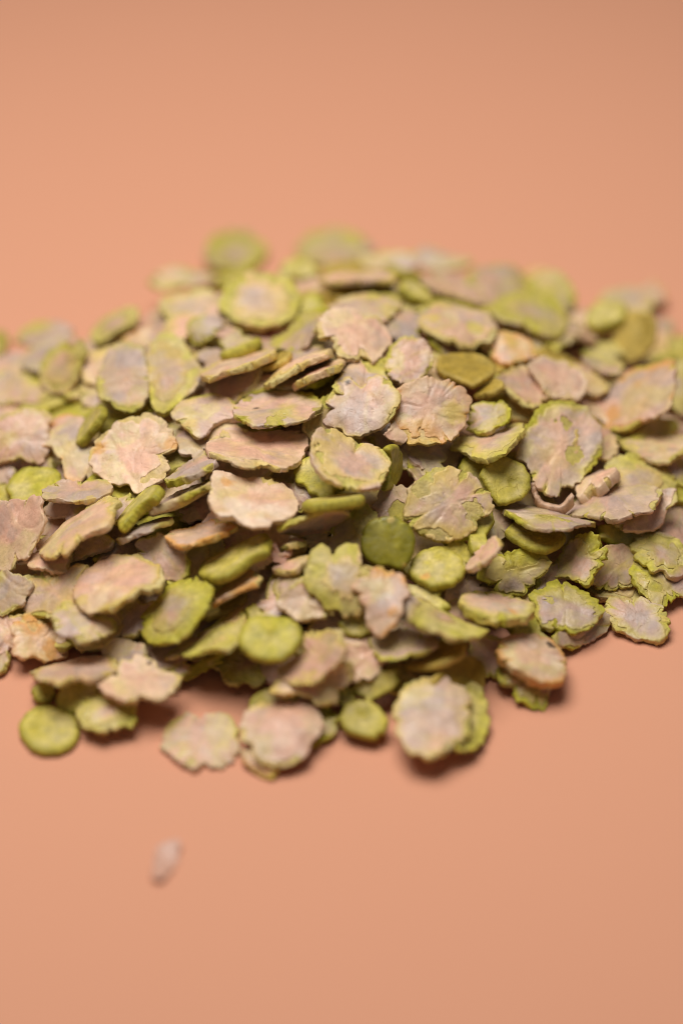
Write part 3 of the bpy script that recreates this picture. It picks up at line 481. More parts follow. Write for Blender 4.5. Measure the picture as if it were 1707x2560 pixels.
('H16','P',0.95,{'pa': []},[21.54,-35.54,2.48],[0.625,-0.564,-0.539],[0.746,0.636,0.198],[[2.79,4.03],[3.26,3.2],[3.7,2.44],[3.8,1.52],[3.74,0.65],[3.42,-0.15],[3.26,-0.84],[2.72,-1.37],[2.49,-1.94],[2.18,-2.45],[1.55,-2.62],[1.44,-3.47],[0.93,-3.88],[0.37,-4.31],[-0.3,-4.7],[-1.05,-4.84],[-1.91,-5.06],[-2.75,-4.86],[-2.23,-2.7],[-2.47,-2.2],[-2.75,-1.78],[-2.97,-1.31],[-4.4,-1.09],[-4.31,-0.33],[-4.03,0.37],[-3.66,0.96],[-3.37,1.53],[-2.81,1.86],[-2.32,2.15],[-1.91,2.47],[-1.45,2.72],[-0.99,3.05],[-0.48,4.23],[0.3,4.55],[1.15,4.64],[1.94,4.34]],'brown flake in shade between the ochre flake and the black-specked flake'),
('I2','P',0.95,{'o': 'g','c': '.6','pa': []},[26.69,-39.63,1.48],[0.909,-0.336,-0.246],[0.355,0.934,0.037],[[4.22,1.79],[3.22,0.26],[3.32,-0.58],[3.31,-1.43],[3.53,-2.39],[3.75,-3.56],[2.79,-3.92],[2.0,-4.09],[1.27,-4.0],[0.71,-3.9],[0.27,-3.86],[-0.11,-3.94],[-0.48,-3.7],[-0.79,-3.39],[-1.1,-3.23],[-1.28,-2.82],[-1.5,-2.55],[-1.84,-2.37],[-3.41,-2.84],[-3.94,-2.19],[-4.56,-1.36],[-4.89,-0.31],[-4.74,0.77],[-3.83,1.38],[-3.25,1.95],[-2.75,2.5],[-2.17,2.83],[-1.66,3.22],[-1.12,3.56],[-0.53,3.69],[0.09,3.9],[0.75,3.97],[1.57,4.21],[2.3,3.89],[3.01,3.37],[3.8,2.8]],'pale green pointed flake sticking out under the black-specked flake'),
('I1','W',2.0,{'o': 'o','T': '2.0','pa': [[2.27,0.36,1.6,'w'],[-1.89,1.45,1.5,'w'],[1.45,3.67,0.75,'k'],[-0.44,-0.48,2.6,'p']]},[27.36,-37.97,4.24],[0.923,-0.313,-0.224],[0.305,0.95,-0.07],[[-5.49,-0.79],[-5.36,1.34],[-3.69,3.04],[-0.88,4.63],[1.46,5.12],[3.14,4.25],[4.4,2.13],[5.04,-0.64],[4.91,-2.77],[3.81,-3.66],[2.14,-4.5],[0.51,-4.64],[-1.88,-4.13],[-3.8,-3.38],[-4.88,-2.2]],"whitish flake with a black speck on its rim, at the heap's front edge"),
('I3','R',1.1,{'c': '.62','pa': [[-4.31,-0.92,1.1,'g'],[3.99,-0.19,0.8,'y']]},[43.61,-26.45,1.66],[0.99,-0.137,0.03],[0.128,0.97,0.204],[[-5.21,1.48],[-4.64,3.17],[-3.34,3.78],[-2.77,3.01],[-0.4,3.55],[0.37,4.11],[3.4,2.23],[3.21,0.9],[4.25,1.32],[5.05,-0.92],[4.48,-2.61],[3.49,-4.02],[2.4,-3.62],[-0.52,-3.71],[-1.9,-2.84],[-3.26,-2.3],[-4.43,-0.43]],'small green and grey flake lying on the sheet apart from the heap'),
('I5','P',0.95,{'o': 'g','pa': []},[34.6,-28.96,2.11],[0.619,-0.576,-0.533],[0.667,0.745,-0.03],[[2.87,3.27],[3.01,2.48],[2.85,1.62],[2.87,1.08],[2.8,0.58],[2.66,0.15],[2.64,-0.25],[2.57,-0.63],[2.45,-0.99],[2.42,-1.46],[2.3,-1.94],[2.19,-2.61],[2.0,-3.49],[1.5,-3.68],[0.99,-4.21],[0.26,-5.5],[-0.62,-5.77],[-1.47,-5.54],[-1.39,-3.63],[-2.86,-4.21],[-3.19,-3.14],[-3.23,-2.01],[-3.34,-1.03],[-2.96,-0.04],[-2.74,0.79],[-2.59,1.59],[-2.13,2.21],[-1.8,2.85],[-1.5,3.59],[-0.96,4.01],[-0.45,4.5],[0.12,5.03],[0.8,5.06],[1.57,5.83],[2.39,5.8],[2.66,4.26]],'buff flake lying under the green gashed lavender flake'),
('I4','P',0.95,{'o': 'g','c': '.7','pa': [[1.89,-1.03,1.0,'m'],[-1.49,-3.78,0.9,'g'],[4.71,0.47,0.8,'g'],[-2.42,0.14,0.7,'g']]},[32.68,-26.91,4.28],[0.958,-0.25,-0.143],[0.268,0.955,0.126],[[-5.82,-0.1],[-5.09,1.48],[-3.64,2.3],[-3.75,3.92],[-1.46,4.71],[1.37,4.35],[3.83,3.21],[5.28,1.72],[5.39,0.1],[4.66,-1.47],[3.5,-3.52],[1.86,-4.74],[-0.2,-4.13],[-1.15,-4.78],[-2.56,-4.61],[-4.08,-2.81],[-4.32,-1.24]],"green gashed lavender flake on the heap's edge near the small separate flake"),
('I8','G',1.25,{'pa': []},[26.88,-30.81,3.91],[0.664,-0.544,-0.513],[0.627,0.779,-0.014],[[3.34,4.72],[1.92,1.87],[1.7,1.09],[4.15,1.68],[4.15,0.7],[3.96,-0.23],[3.71,-1.06],[3.3,-1.76],[3.07,-2.51],[2.52,-2.95],[2.24,-3.7],[1.71,-4.15],[1.19,-4.68],[0.58,-5.17],[-0.12,-5.44],[-0.92,-5.77],[-0.83,-2.77],[-1.28,-2.74],[-1.73,-2.58],[-3.96,-4.09],[-4.19,-2.97],[-4.19,-1.85],[-4.19,-0.85],[-4.0,0.09],[-3.75,0.93],[-3.34,1.64],[-3.06,2.36],[-2.51,2.81],[-2.04,3.27],[-1.34,3.15],[-0.43,1.63],[-0.54,4.8],[0.14,5.45],[0.93,5.63],[1.75,5.54],[2.58,5.26]],'dark green sliver under the thick green-sided oval flake'),
('I11','P',0.95,{'pa': []},[17.37,-25.08,6.76],[0.603,-0.553,-0.574],[0.582,0.798,-0.157],[[1.49,2.59],[3.76,4.87],[4.2,3.78],[4.21,2.45],[4.22,1.3],[4.09,0.22],[3.83,-0.74],[3.47,-1.57],[3.24,-2.4],[2.68,-2.9],[1.31,-1.94],[1.16,-2.43],[1.0,-3.13],[1.0,-5.72],[0.32,-6.11],[-0.21,-3.87],[-0.61,-3.49],[-0.93,-3.02],[-2.89,-5.84],[-3.58,-5.05],[-3.97,-3.9],[-3.98,-2.58],[-3.99,-1.43],[-3.86,-0.35],[-3.6,0.62],[-3.41,1.53],[-2.96,2.24],[-2.59,2.93],[-2.31,3.76],[-1.22,2.95],[-1.38,5.13],[-0.39,3.18],[0.0,3.26],[0.69,6.54],[1.51,6.54],[1.4,3.58]],'brown flake behind the thick green-sided oval flake'),
('I6','R',1.9,{'c': '.7','o': 'g','T': '1.9','pa': [[2.47,-1.9,0.8,'o'],[-0.0,1.2,2.5,'p']]},[22.07,-31.54,8.39],[0.987,-0.148,-0.069],[0.118,0.94,-0.32],[[-5.36,-0.49],[-5.08,2.32],[-2.64,4.34],[-0.62,5.33],[1.55,4.53],[3.75,3.29],[5.45,1.91],[5.64,-0.32],[4.56,-2.89],[2.56,-4.1],[0.55,-5.08],[-2.11,-4.65],[-4.32,-3.4]],'thick green-sided oval flake with pinkish top and an orange spot'),
('I7','R',1.1,{'c': '.2','o': 'y','pa': [[-0.06,0.11,1.0,'p']]},[14.38,-36.74,10.67],[0.911,-0.306,-0.276],[0.17,0.889,-0.425],[[-5.39,-2.4],[-5.79,1.25],[-3.8,4.1],[-1.42,6.36],[0.69,5.59],[2.37,4.04],[4.29,2.74],[6.63,2.22],[5.81,-2.41],[3.84,-3.88],[1.87,-5.34],[0.29,-4.35],[-2.02,-5.51],[-4.4,-4.72]],'yellow green pointed flake with a tan centre spot'),
('I10','G',1.25,{'pa': []},[16.48,-22.28,10.71],[0.81,-0.413,-0.417],[0.538,0.807,0.245],[[1.57,1.75],[4.87,3.22],[4.74,2.14],[4.37,1.18],[4.09,0.39],[3.92,-0.33],[2.22,-0.27],[2.76,-1.19],[2.81,-2.07],[2.28,-2.41],[1.8,-2.82],[1.3,-3.32],[0.68,-3.52],[0.01,-3.79],[-0.72,-3.86],[-1.52,-3.9],[-2.33,-3.69],[-3.25,-3.44],[-3.83,-2.68],[-2.97,-1.09],[-1.56,0.11],[-1.97,0.44],[-3.9,1.05],[-3.62,1.82],[-3.23,2.5],[-2.7,3.01],[-2.31,3.57],[-1.69,3.82],[-1.26,4.35],[-0.68,4.6],[0.12,2.69],[0.41,2.49],[0.68,2.44],[0.94,2.34],[1.18,2.19],[1.39,1.99]],'thin pale green rim behind the cushion-shaped green disc'),
('I9','G',1.25,{'pa': [[-1.5,-1.9,0.8,'o']]},[13.86,-26.31,11.32],[0.999,-0.026,0.031],[0.021,0.988,0.153],[[-4.21,-0.5],[-3.54,1.88],[-1.97,3.35],[0.38,3.78],[2.47,3.02],[3.76,1.53],[4.14,-0.56],[3.48,-2.05],[2.17,-3.23],[-0.7,-3.8],[-2.78,-2.6],[-3.82,-1.7]],'cushion-shaped green disc just below the glossy dark green disc'),
('I13','P',0.95,{'o': 'g','c': '.5','pa': [[2.18,-0.16,0.9,'m']]},[24.97,-22.06,7.16],[0.391,-0.629,-0.672],[0.873,0.485,0.054],[[1.93,4.87],[2.25,3.82],[2.3,2.8],[2.81,2.47],[3.28,2.02],[3.51,1.4],[3.64,0.75],[3.83,0.07],[3.74,-0.63],[3.43,-1.24],[3.19,-1.88],[2.8,-2.42],[2.46,-3.09],[1.97,-3.65],[1.35,-4.06],[0.64,-4.28],[-0.13,-5.08],[-1.19,-5.88],[-1.95,-5.01],[-2.66,-4.38],[-3.21,-3.59],[-3.49,-2.67],[-3.75,-1.86],[-3.64,-0.97],[-2.68,-0.09],[-2.69,0.45],[-2.62,0.98],[-2.63,1.56],[-2.54,2.16],[-2.45,2.9],[-2.1,3.5],[-1.71,4.21],[-1.16,4.87],[-0.49,5.8],[0.4,5.83],[1.29,5.7]],'green and tan flake with a round grey spot on its corner'),
('I12','W',1.0,{'o': 'p','pa': [[-1.14,-0.4,0.5,'d']]},[20.58,-25.98,13.72],[0.728,0.417,0.545],[-0.182,0.883,-0.432],[[-3.53,-0.19],[-1.37,2.84],[1.2,3.0],[3.07,0.95],[2.93,-1.59],[1.39,-2.95],[-0.73,-2.54],[-3.14,-1.61]],'pink flake with a small oval hole beside the cushion-shaped green disc'),
('I14','G',1.25,{'o': 'o','pa': []},[28.91,-16.6,9.16],[0.984,-0.165,-0.07],[0.15,0.972,-0.183],[[-4.74,-0.26],[-3.89,2.51],[-0.24,4.12],[3.06,3.6],[4.37,0.97],[3.8,-1.72],[2.1,-3.99],[-0.02,-4.63],[-2.32,-3.06],[-4.08,-1.57]],'half-moon olive disc tucked under the long whitish flake'),
('I15','P',0.95,{'c': '.85','o': 'g','pa': [[-3.52,-1.08,2.0,'w'],[2.49,-2.02,1.2,'g']]},[30.85,-14.65,10.86],[0.988,-0.15,-0.046],[0.113,0.882,-0.457],[[-7.12,1.11],[-6.52,3.18],[-4.17,5.14],[-2.01,5.19],[1.78,5.07],[4.47,5.37],[6.87,2.82],[6.08,-1.14],[4.29,-3.75],[3.04,-6.11],[0.34,-6.41],[-2.1,-6.14],[-4.63,-3.65]],'long whitish flake with a bright green gash over the half-moon olive disc'),
('I16b','P',0.95,{'pa': []},[31.0,-20.32,4.15],[0.318,-0.65,-0.691],[0.813,0.562,-0.154],[[0.53,1.96],[1.32,2.89],[2.94,4.38],[3.38,3.46],[3.65,2.5],[3.55,1.43],[3.74,0.62],[3.64,-0.23],[3.36,-0.99],[3.22,-1.73],[2.98,-2.42],[2.82,-3.23],[2.49,-3.98],[2.03,-4.67],[0.74,-3.01],[0.39,-3.37],[-0.05,-2.99],[-0.4,-2.74],[-0.67,-2.43],[-2.55,-5.89],[-3.14,-5.05],[-3.58,-4.13],[-3.7,-3.06],[-3.81,-2.14],[-3.77,-1.25],[-3.84,-0.45],[-2.63,0.14],[-1.79,0.37],[-1.82,0.82],[-1.77,1.32],[-2.61,3.2],[-2.24,4.0],[-1.68,4.66],[-1.0,5.22],[-0.21,5.55],[0.65,5.77]],'tan flake behind the green gashed lavender flake'),
('I17','P',0.95,{'o': 'y','pa': []},[40.88,-17.76,4.0],[0.44,-0.63,-0.64],[0.832,0.554,0.027],[[2.4,5.13],[3.12,4.55],[3.73,3.84],[3.97,2.83],[3.59,1.64],[3.63,0.88],[3.54,0.16],[3.35,-0.5],[3.24,-1.13],[3.04,-1.73],[2.75,-2.29],[2.37,-2.77],[2.04,-3.35],[1.66,-4.05],[0.99,-4.09],[0.44,-5.22],[-0.39,-5.68],[-1.28,-5.69],[-2.16,-5.44],[-2.83,-4.74],[-3.31,-3.88],[-3.63,-2.99],[-3.79,-2.08],[-3.8,-1.2],[-3.61,-0.37],[-3.24,0.33],[-3.12,1.0],[-3.07,1.73],[-3.03,2.58],[-2.58,3.18],[-1.94,3.5],[-1.46,4.11],[-0.87,4.7],[-0.14,5.04],[0.67,5.36],[1.57,5.5]],'dull grey flake in shade beside the ragged-edged tan flake'),
('I16','P',0.95,{'o': 'g','c': '.75','pa': [[-0.44,-1.23,1.8,'p']]},[35.32,-19.09,6.86],[0.682,0.428,0.593],[-0.54,0.842,0.013],[[-3.87,1.94],[-1.75,3.35],[-0.03,3.93],[1.84,3.44],[4.07,1.67],[4.59,0.17],[3.81,-0.65],[3.87,-2.03],[2.04,-3.35],[0.15,-3.28],[-1.01,-4.09],[-2.25,-4.58],[-2.85,-2.33],[-3.73,0.03],[-5.39,1.57]],'ragged-edged tan flake with thin green rim beyond the round grey spot flake'),
('I19','P',0.95,{'o': 'g','c': '.6','pa': []},[47.53,-19.17,2.83],[0.89,-0.38,-0.25],[0.421,0.897,0.134],[[4.34,2.11],[5.33,1.35],[4.8,0.02],[4.46,-1.03],[3.47,-1.75],[2.94,-2.32],[2.82,-3.08],[2.57,-3.84],[2.0,-4.18],[1.49,-4.58],[0.84,-4.41],[0.3,-4.31],[-0.2,-4.32],[-0.69,-4.22],[-1.17,-4.01],[-1.7,-3.89],[-2.24,-3.63],[-2.76,-3.22],[-3.38,-2.77],[-3.96,-2.11],[-4.64,-1.27],[-5.19,-0.18],[-5.57,1.14],[-4.26,1.8],[-3.13,2.07],[-2.71,2.73],[-2.11,3.1],[-1.61,3.58],[-1.01,3.88],[-0.39,4.04],[0.26,4.36],[0.97,4.45],[1.79,4.57],[2.53,4.22],[2.81,3.14],[3.32,2.49]],"greenish grey flake under the frilled green flake at the heap's side"),
('I18','R',1.1,{'c': '.42','pa': [[0.9,-0.05,2.0,'m']]},[47.92,-15.68,4.54],[0.921,-0.336,-0.199],[0.353,0.934,0.057],[[-4.61,-0.82],[-4.71,1.31],[-3.3,2.38],[-1.75,3.88],[1.31,4.32],[2.82,3.25],[4.28,1.43],[4.47,-1.02],[3.27,-3.62],[2.21,-3.96],[0.96,-2.77],[-0.25,-4.46],[-1.9,-3.83],[-3.41,-2.77]],"frilled green flake with pink grey centre at the heap's side"),
('I20','G',1.25,{'pa': []},[42.76,-11.37,5.41],[0.586,-0.577,-0.569],[0.678,0.734,-0.046],[[1.68,2.56],[3.46,3.79],[3.82,2.68],[4.01,1.55],[4.1,0.47],[1.93,-0.77],[3.36,-1.48],[3.3,-2.33],[3.07,-3.13],[2.59,-3.72],[2.35,-4.57],[1.85,-5.12],[0.49,-3.18],[0.24,-3.55],[-0.09,-3.86],[-0.49,-4.09],[-0.95,-4.22],[-2.5,-7.12],[-2.06,-4.29],[-2.72,-4.15],[-3.25,-3.66],[-2.89,-2.53],[-2.7,-1.77],[-4.28,-1.33],[-4.09,-0.41],[-3.72,0.38],[-3.55,1.21],[-3.07,1.8],[-2.84,2.64],[-2.36,3.26],[-1.85,3.91],[-1.2,4.21],[-0.54,4.91],[0.25,5.13],[1.14,5.39],[1.94,4.98]],'dark green flake in shadow under the curled-strip flake'),
('F15','P',0.95,{'pa': []},[50.4,-7.91,4.06],[0.88,-0.389,-0.272],[0.397,0.917,-0.03],[[3.24,2.65],[3.6,2.05],[3.71,1.28],[4.1,0.46],[4.2,-0.49],[3.68,-1.17],[3.27,-1.76],[2.82,-2.2],[3.06,-3.91],[2.52,-4.45],[1.93,-4.92],[1.3,-5.24],[0.63,-5.28],[-0.08,-5.42],[-0.91,-5.7],[-1.7,-5.38],[-1.3,-2.87],[-1.81,-2.42],[-3.91,-3.1],[-4.09,-1.69],[-4.09,-0.29],[-3.89,1.03],[-3.54,2.21],[-3.02,3.18],[-2.43,3.92],[-1.89,4.55],[-1.45,5.29],[-0.54,4.74],[-0.29,6.13],[0.43,5.21],[0.93,4.96],[1.37,4.58],[1.79,4.37],[2.19,4.05],[2.66,3.83],[3.13,3.46]],"plain tan flake at the picture's edge above the frilled green flake"),
('F17','G',1.25,{'pa': []},[47.11,-9.56,3.33],[0.835,-0.433,-0.341],[0.512,0.839,0.187],[[4.4,3.37],[4.37,2.15],[4.92,1.27],[4.55,0.18],[4.28,-0.76],[3.95,-1.59],[3.46,-2.27],[2.9,-2.8],[2.47,-3.37],[1.97,-3.85],[1.4,-4.21],[0.8,-4.45],[0.18,-4.85],[-0.5,-4.82],[-1.29,-5.14],[-1.43,-3.46],[-3.07,-5.01],[-3.85,-4.43],[-4.41,-3.55],[-4.83,-2.56],[-4.93,-1.45],[-4.57,-0.35],[-4.29,0.58],[-3.96,1.42],[-3.47,2.1],[-2.91,2.62],[-2.48,3.2],[-1.98,3.67],[-1.42,4.03],[-0.81,4.27],[-0.19,4.67],[0.52,4.94],[1.28,4.96],[2.09,4.88],[3.05,4.83],[3.84,4.26]],'dark green scrap in the gap beside the plain tan flake'),
('F14','G',1.25,{'pa': []},[50.36,-2.59,5.73],[0.802,-0.458,-0.384],[0.542,0.829,0.142],[[3.32,2.78],[3.49,2.43],[3.6,2.05],[3.66,1.65],[3.48,1.26],[3.44,0.9],[3.18,0.65],[3.05,0.36],[2.89,0.11],[2.7,-0.11],[2.47,-0.28],[2.23,-0.39],[1.98,-0.46],[1.71,-0.7],[1.07,-2.46],[-0.12,-4.16],[-0.99,-3.9],[-1.85,-3.42],[-2.45,-2.54],[-2.93,-1.54],[-3.02,-0.36],[-2.94,0.77],[-2.53,1.79],[-2.17,2.67],[0.48,2.17],[0.6,2.46],[0.77,2.71],[0.96,2.92],[1.18,3.09],[1.42,3.21],[1.67,3.27],[1.94,3.51],[2.23,3.45],[2.58,3.55],[2.86,3.35],[3.11,3.09]],"bright green nub at the picture's edge beside the curled-strip flake"),
('F13','R',1.1,{'c': '.4','pa': []},[51.08,0.99,7.02],[0.784,-0.469,-0.406],[0.493,0.869,-0.05],[[2.96,3.45],[3.35,3.03],[3.52,2.38],[3.81,1.73],[4.01,0.97],[3.58,0.29],[3.28,-0.27],[3.08,-0.85],[2.83,-1.37],[2.41,-1.59],[2.08,-1.91],[2.17,-4.34],[1.57,-4.85],[0.88,-5.28],[0.11,-5.51],[-0.72,-5.51],[-1.66,-5.51],[-2.45,-4.81],[-3.21,-3.95],[-3.61,-2.64],[-1.43,-0.07],[-3.73,0.16],[-3.34,1.44],[-3.0,2.53],[-2.55,3.46],[-2.24,4.4],[-1.65,4.98],[-1.18,5.65],[-0.16,4.73],[0.32,4.73],[0.73,4.87],[1.15,4.9],[1.6,5.1],[2.11,5.16],[2.44,4.57],[2.8,4.14]],"dark olive flake at the picture's edge under the thin peach flake"),
('F16','G',1.25,{'pa': []},[49.27,10.1,7.73],[0.911,-0.338,-0.238],[0.351,0.936,0.016],[[3.14,2.93],[2.96,1.92],[2.28,1.05],[4.9,-0.05],[4.3,-1.15],[3.84,-2.15],[3.3,-2.96],[2.66,-3.5],[2.13,-4.15],[1.54,-4.64],[0.91,-4.97],[0.24,-5.02],[-0.44,-5.38],[-1.17,-5.35],[-2.04,-5.54],[-2.87,-5.2],[-3.27,-3.99],[-2.97,-2.22],[-2.58,-0.9],[-2.36,-0.04],[-2.24,0.64],[-1.85,1.18],[-4.26,2.83],[-3.8,3.83],[-3.21,4.58],[-2.61,5.18],[-2.09,5.83],[-1.47,6.23],[-0.85,6.55],[-0.08,3.48],[0.24,3.76],[0.62,3.93],[1.12,4.25],[1.71,4.37],[2.49,4.47],[2.86,3.74]],'dark green strip under the wide buff flake'),
('F12','W',1.0,{'o': 'g','pa': [[-4.17,-0.49,1.2,'g']]},[48.95,4.5,9.05],[0.992,-0.1,0.082],[0.117,0.966,-0.229],[[-5.87,1.29],[-4.61,2.51],[-2.37,3.11],[-2.09,5.56],[0.15,4.33],[4.01,3.7],[5.46,1.85],[4.0,-2.43],[3.22,-3.03],[1.53,-5.48],[-0.14,-5.47],[-2.66,-3.62],[-4.9,-1.16]],'thin peach flake with green front edge under the wide buff flake'),
('F2b','R',1.1,{'c': '.45','o': 'y','pa': [[-3.02,1.22,1.5,'g']]},[45.56,-2.94,8.86],[0.907,-0.344,-0.244],[0.353,0.935,-0.006],[[4.83,3.92],[5.48,2.75],[5.81,1.29],[5.61,-0.22],[4.9,-1.45],[4.1,-2.33],[3.31,-2.9],[2.82,-3.63],[2.19,-4.05],[1.66,-4.62],[1.04,-4.95],[0.4,-5.11],[-0.27,-5.47],[-0.99,-5.45],[-1.84,-5.65],[-2.62,-5.25],[-3.51,-4.8],[-4.16,-3.84],[-4.66,-2.65],[-4.84,-1.25],[-5.71,0.04],[-5.51,1.6],[-4.62,2.8],[-3.65,3.55],[-2.97,4.2],[-2.15,4.37],[-1.5,4.46],[-0.98,4.59],[-0.48,4.55],[-0.04,4.66],[0.41,4.65],[0.9,4.79],[1.43,4.78],[2.08,4.83],[2.78,4.64],[3.79,4.5]],'yellow green flake behind the curled-strip flake'),
('F2','P',0.95,{'o': 'p','pa': []},[45.39,-9.6,8.26],[0.94,-0.296,-0.17],[0.339,0.872,0.353],[[3.39,0.61],[3.5,0.08],[3.53,-0.45],[3.48,-0.99],[3.18,-1.43],[2.83,-1.78],[2.59,-2.15],[2.29,-2.48],[1.95,-2.74],[1.58,-2.93],[1.2,-3.24],[0.76,-3.48],[0.22,-3.82],[-0.43,-4.04],[-1.44,-4.62],[-2.52,-4.73],[-3.42,-4.26],[-3.62,-3.16],[-4.21,-2.33],[-4.19,-1.26],[-4.13,-0.26],[-3.62,0.63],[-3.23,1.41],[-2.69,2.05],[-2.08,2.52],[-1.44,2.84],[-0.92,3.24],[-0.32,3.46],[0.25,3.83],[0.9,3.74],[1.56,3.87],[2.59,4.81],[3.73,5.08],[4.16,3.96],[4.49,2.97],[3.36,1.2]],'mauve flake lying under the curled-strip flake'),
('F1','P',0.95,{'c': '.9','o': 'p','pa': [[-7.28,2.62,0.3,'k']]},[40.88,-9.37,9.69],[0.981,0.015,0.191],[0.026,0.977,-0.21],[[-7.57,1.99],[-6.06,3.82],[-1.91,4.17],[0.9,4.98],[3.67,5.21],[6.26,3.17],[7.65,1.52],[7.04,-1.19],[5.17,-4.08],[2.37,-4.89],[-0.46,-5.98],[-2.57,-4.68],[-4.92,-3.01],[-7.04,-2.0],[-8.27,-0.12]],'curled-strip flake, a long mauve flake with a strip of skin curling off its end'),
('F4b','W',1.0,{'o': 'y','pa': []},[38.59,2.03,11.9],[0.664,-0.517,-0.541],[0.582,0.811,-0.061],[[2.4,3.93],[2.62,3.59],[2.96,3.32],[3.27,2.93],[3.36,2.38],[3.38,1.82],[3.52,1.2],[3.57,0.52],[3.52,-0.21],[3.1,-0.6],[2.65,-0.84],[2.3,-1.17],[2.44,-3.72],[1.76,-4.04],[1.03,-4.64],[0.19,-4.94],[-0.72,-5.01],[-1.55,-4.5],[-2.43,-3.97],[-2.88,-2.74],[-3.32,-1.6],[-3.38,-0.26],[-3.27,0.99],[-2.94,2.12],[-2.67,3.1],[-1.79,3.66],[-1.17,4.06],[-0.61,4.26],[-0.31,4.68],[0.04,5.02],[0.54,4.74],[0.89,4.86],[1.23,4.62],[1.55,4.56],[1.86,4.43],[2.15,4.21]],'pale yellow flake behind the big folded flake'),
('F4','P',0.95,{'c': '.92','o': 'g','pa': [[5.57,-3.99,1.1,'w'],[3.41,3.56,1.0,'w'],[2.67,0.08,1.5,'g'],[-1.51,3.54,1.3,'g']]},[33.2,-0.83,13.8],[0.797,-0.429,-0.424],[0.54,0.821,0.185],[[-4.33,-6.63],[-6.03,-1.06],[-6.13,1.35],[-6.02,3.97],[-4.24,6.65],[-1.79,8.25],[0.02,8.65],[1.88,7.85],[3.53,6.84],[5.39,4.36],[6.05,1.61],[5.61,-0.47],[5.72,-2.89],[5.06,-5.16],[3.79,-5.9],[4.56,-7.71],[2.64,-9.05],[0.72,-8.71],[-0.93,-7.7],[-2.74,-6.43]],'big folded buff flake with green tears above the curled strip'),
('F3','W',2.4,{'o': 'p','T': '2.4','pa': []},[38.61,-5.43,10.37],[0.927,0.154,0.342],[-0.024,0.935,-0.353],[[-3.57,2.04],[-2.13,2.88],[-0.3,3.33],[2.08,3.59],[3.38,1.49],[3.5,-1.71],[1.91,-3.56],[0.16,-3.47],[-0.92,-2.83],[-3.28,-2.89],[-3.54,-0.31]],'small rolled pink chip lying on the curled-strip flake'),
('F11','P',0.95,{'pa': []},[22.8,-13.64,8.78],[0.719,-0.483,-0.499],[0.633,0.751,0.185],[[4.1,4.56],[4.48,3.58],[4.73,2.62],[4.78,1.64],[4.66,0.71],[2.27,0.13],[2.2,-0.26],[2.08,-0.63],[1.9,-0.97],[2.84,-2.65],[2.31,-3.05],[1.83,-3.59],[1.26,-4.03],[0.49,-2.72],[-0.16,-4.62],[-0.93,-4.58],[-1.51,-3.89],[-2.72,-4.4],[-3.4,-3.73],[-4.01,-2.96],[-4.23,-1.94],[-4.22,-0.92],[-4.1,0.02],[-3.79,0.87],[-3.31,1.57],[-3.02,2.24],[-1.57,1.95],[-1.18,2.15],[-0.89,2.42],[-0.56,2.63],[-0.42,3.77],[0.07,4.41],[0.77,5.28],[1.57,5.38],[1.26,2.59],[1.68,2.53]],'brown flake in shadow between the folded tan-green flake and the long whitish flake'),
('F10','G',1.25,{'pa': []},[19.25,-18.27,12.33],[0.926,-0.281,-0.252],[0.282,0.959,-0.033],[[2.57,0.9],[2.47,0.48],[2.5,0.14],[2.49,-0.19],[2.44,-0.52],[2.35,-0.82],[2.24,-1.11],[3.74,-4.21],[3.16,-4.66],[2.54,-4.84],[1.99,-5.29],[1.39,-5.5],[0.82,-4.81],[0.44,-3.84],[0.18,-3.07],[0.07,-2.3],[-1.62,-3.96],[-3.08,-4.13],[-3.54,-2.93],[-3.57,-1.51],[-3.44,-0.17],[-3.1,1.04],[-2.71,2.09],[-2.21,2.96],[-1.65,3.63],[-1.17,4.3],[-0.64,4.81],[-0.03,5.08],[0.51,5.63],[1.14,5.84],[1.79,5.88],[2.14,4.25],[2.42,3.47],[2.68,2.89],[2.71,2.1],[2.61,1.39]],'deep green flake under the side of the green-topped tan flake'),
('F8','G',1.25,{'pa': [[0.88,0.29,0.8,'d']]},[24.45,-9.07,13.78],[0.785,-0.432,-0.444],[0.588,0.746,0.313],[[-3.39,-2.3],[-4.02,-0.21],[-3.41,1.83],[-1.72,3.3],[0.65,3.83],[2.83,2.69],[3.78,0.87],[3.68,-0.91],[2.61,-2.78],[1.42,-3.99],[-0.34,-3.44]],'olive dimpled disc between the green-topped tan flake and the big folded flake'),
('F7','R',1.1,{'c': '.6','pa': [[-0.71,-0.53,1.6,'p']]},[22.42,-3.38,16.51],[0.966,0.11,0.235],[-0.027,0.944,-0.33],[[-6.36,1.0],[-4.83,4.61],[-3.11,4.88],[-1.34,3.17],[1.42,2.8],[3.41,5.49],[4.83,5.61],[5.44,2.33],[4.83,-1.84],[2.58,-4.37],[1.25,-6.16],[-1.18,-5.35],[-3.51,-3.62],[-4.36,-1.17]],'green edged flake with a pink patch above the olive dimpled disc'),
('F6','P',0.95,{'o': 'g','c': '.6','pa': [[1.45,-2.04,0.9,'g']]},[22.29,1.12,17.83],[0.925,0.186,0.332],[-0.231,0.968,0.1],[[-4.2,-0.21],[-2.38,2.12],[-1.49,3.46],[1.3,2.98],[3.08,2.11],[3.63,0.23],[3.03,-1.98],[1.88,-3.21],[0.26,-2.77],[-0.56,-3.44],[-2.58,-2.44],[-3.09,-1.3]],'olive and tan flake with a vivid green corner beside the peach and yellow flake'),
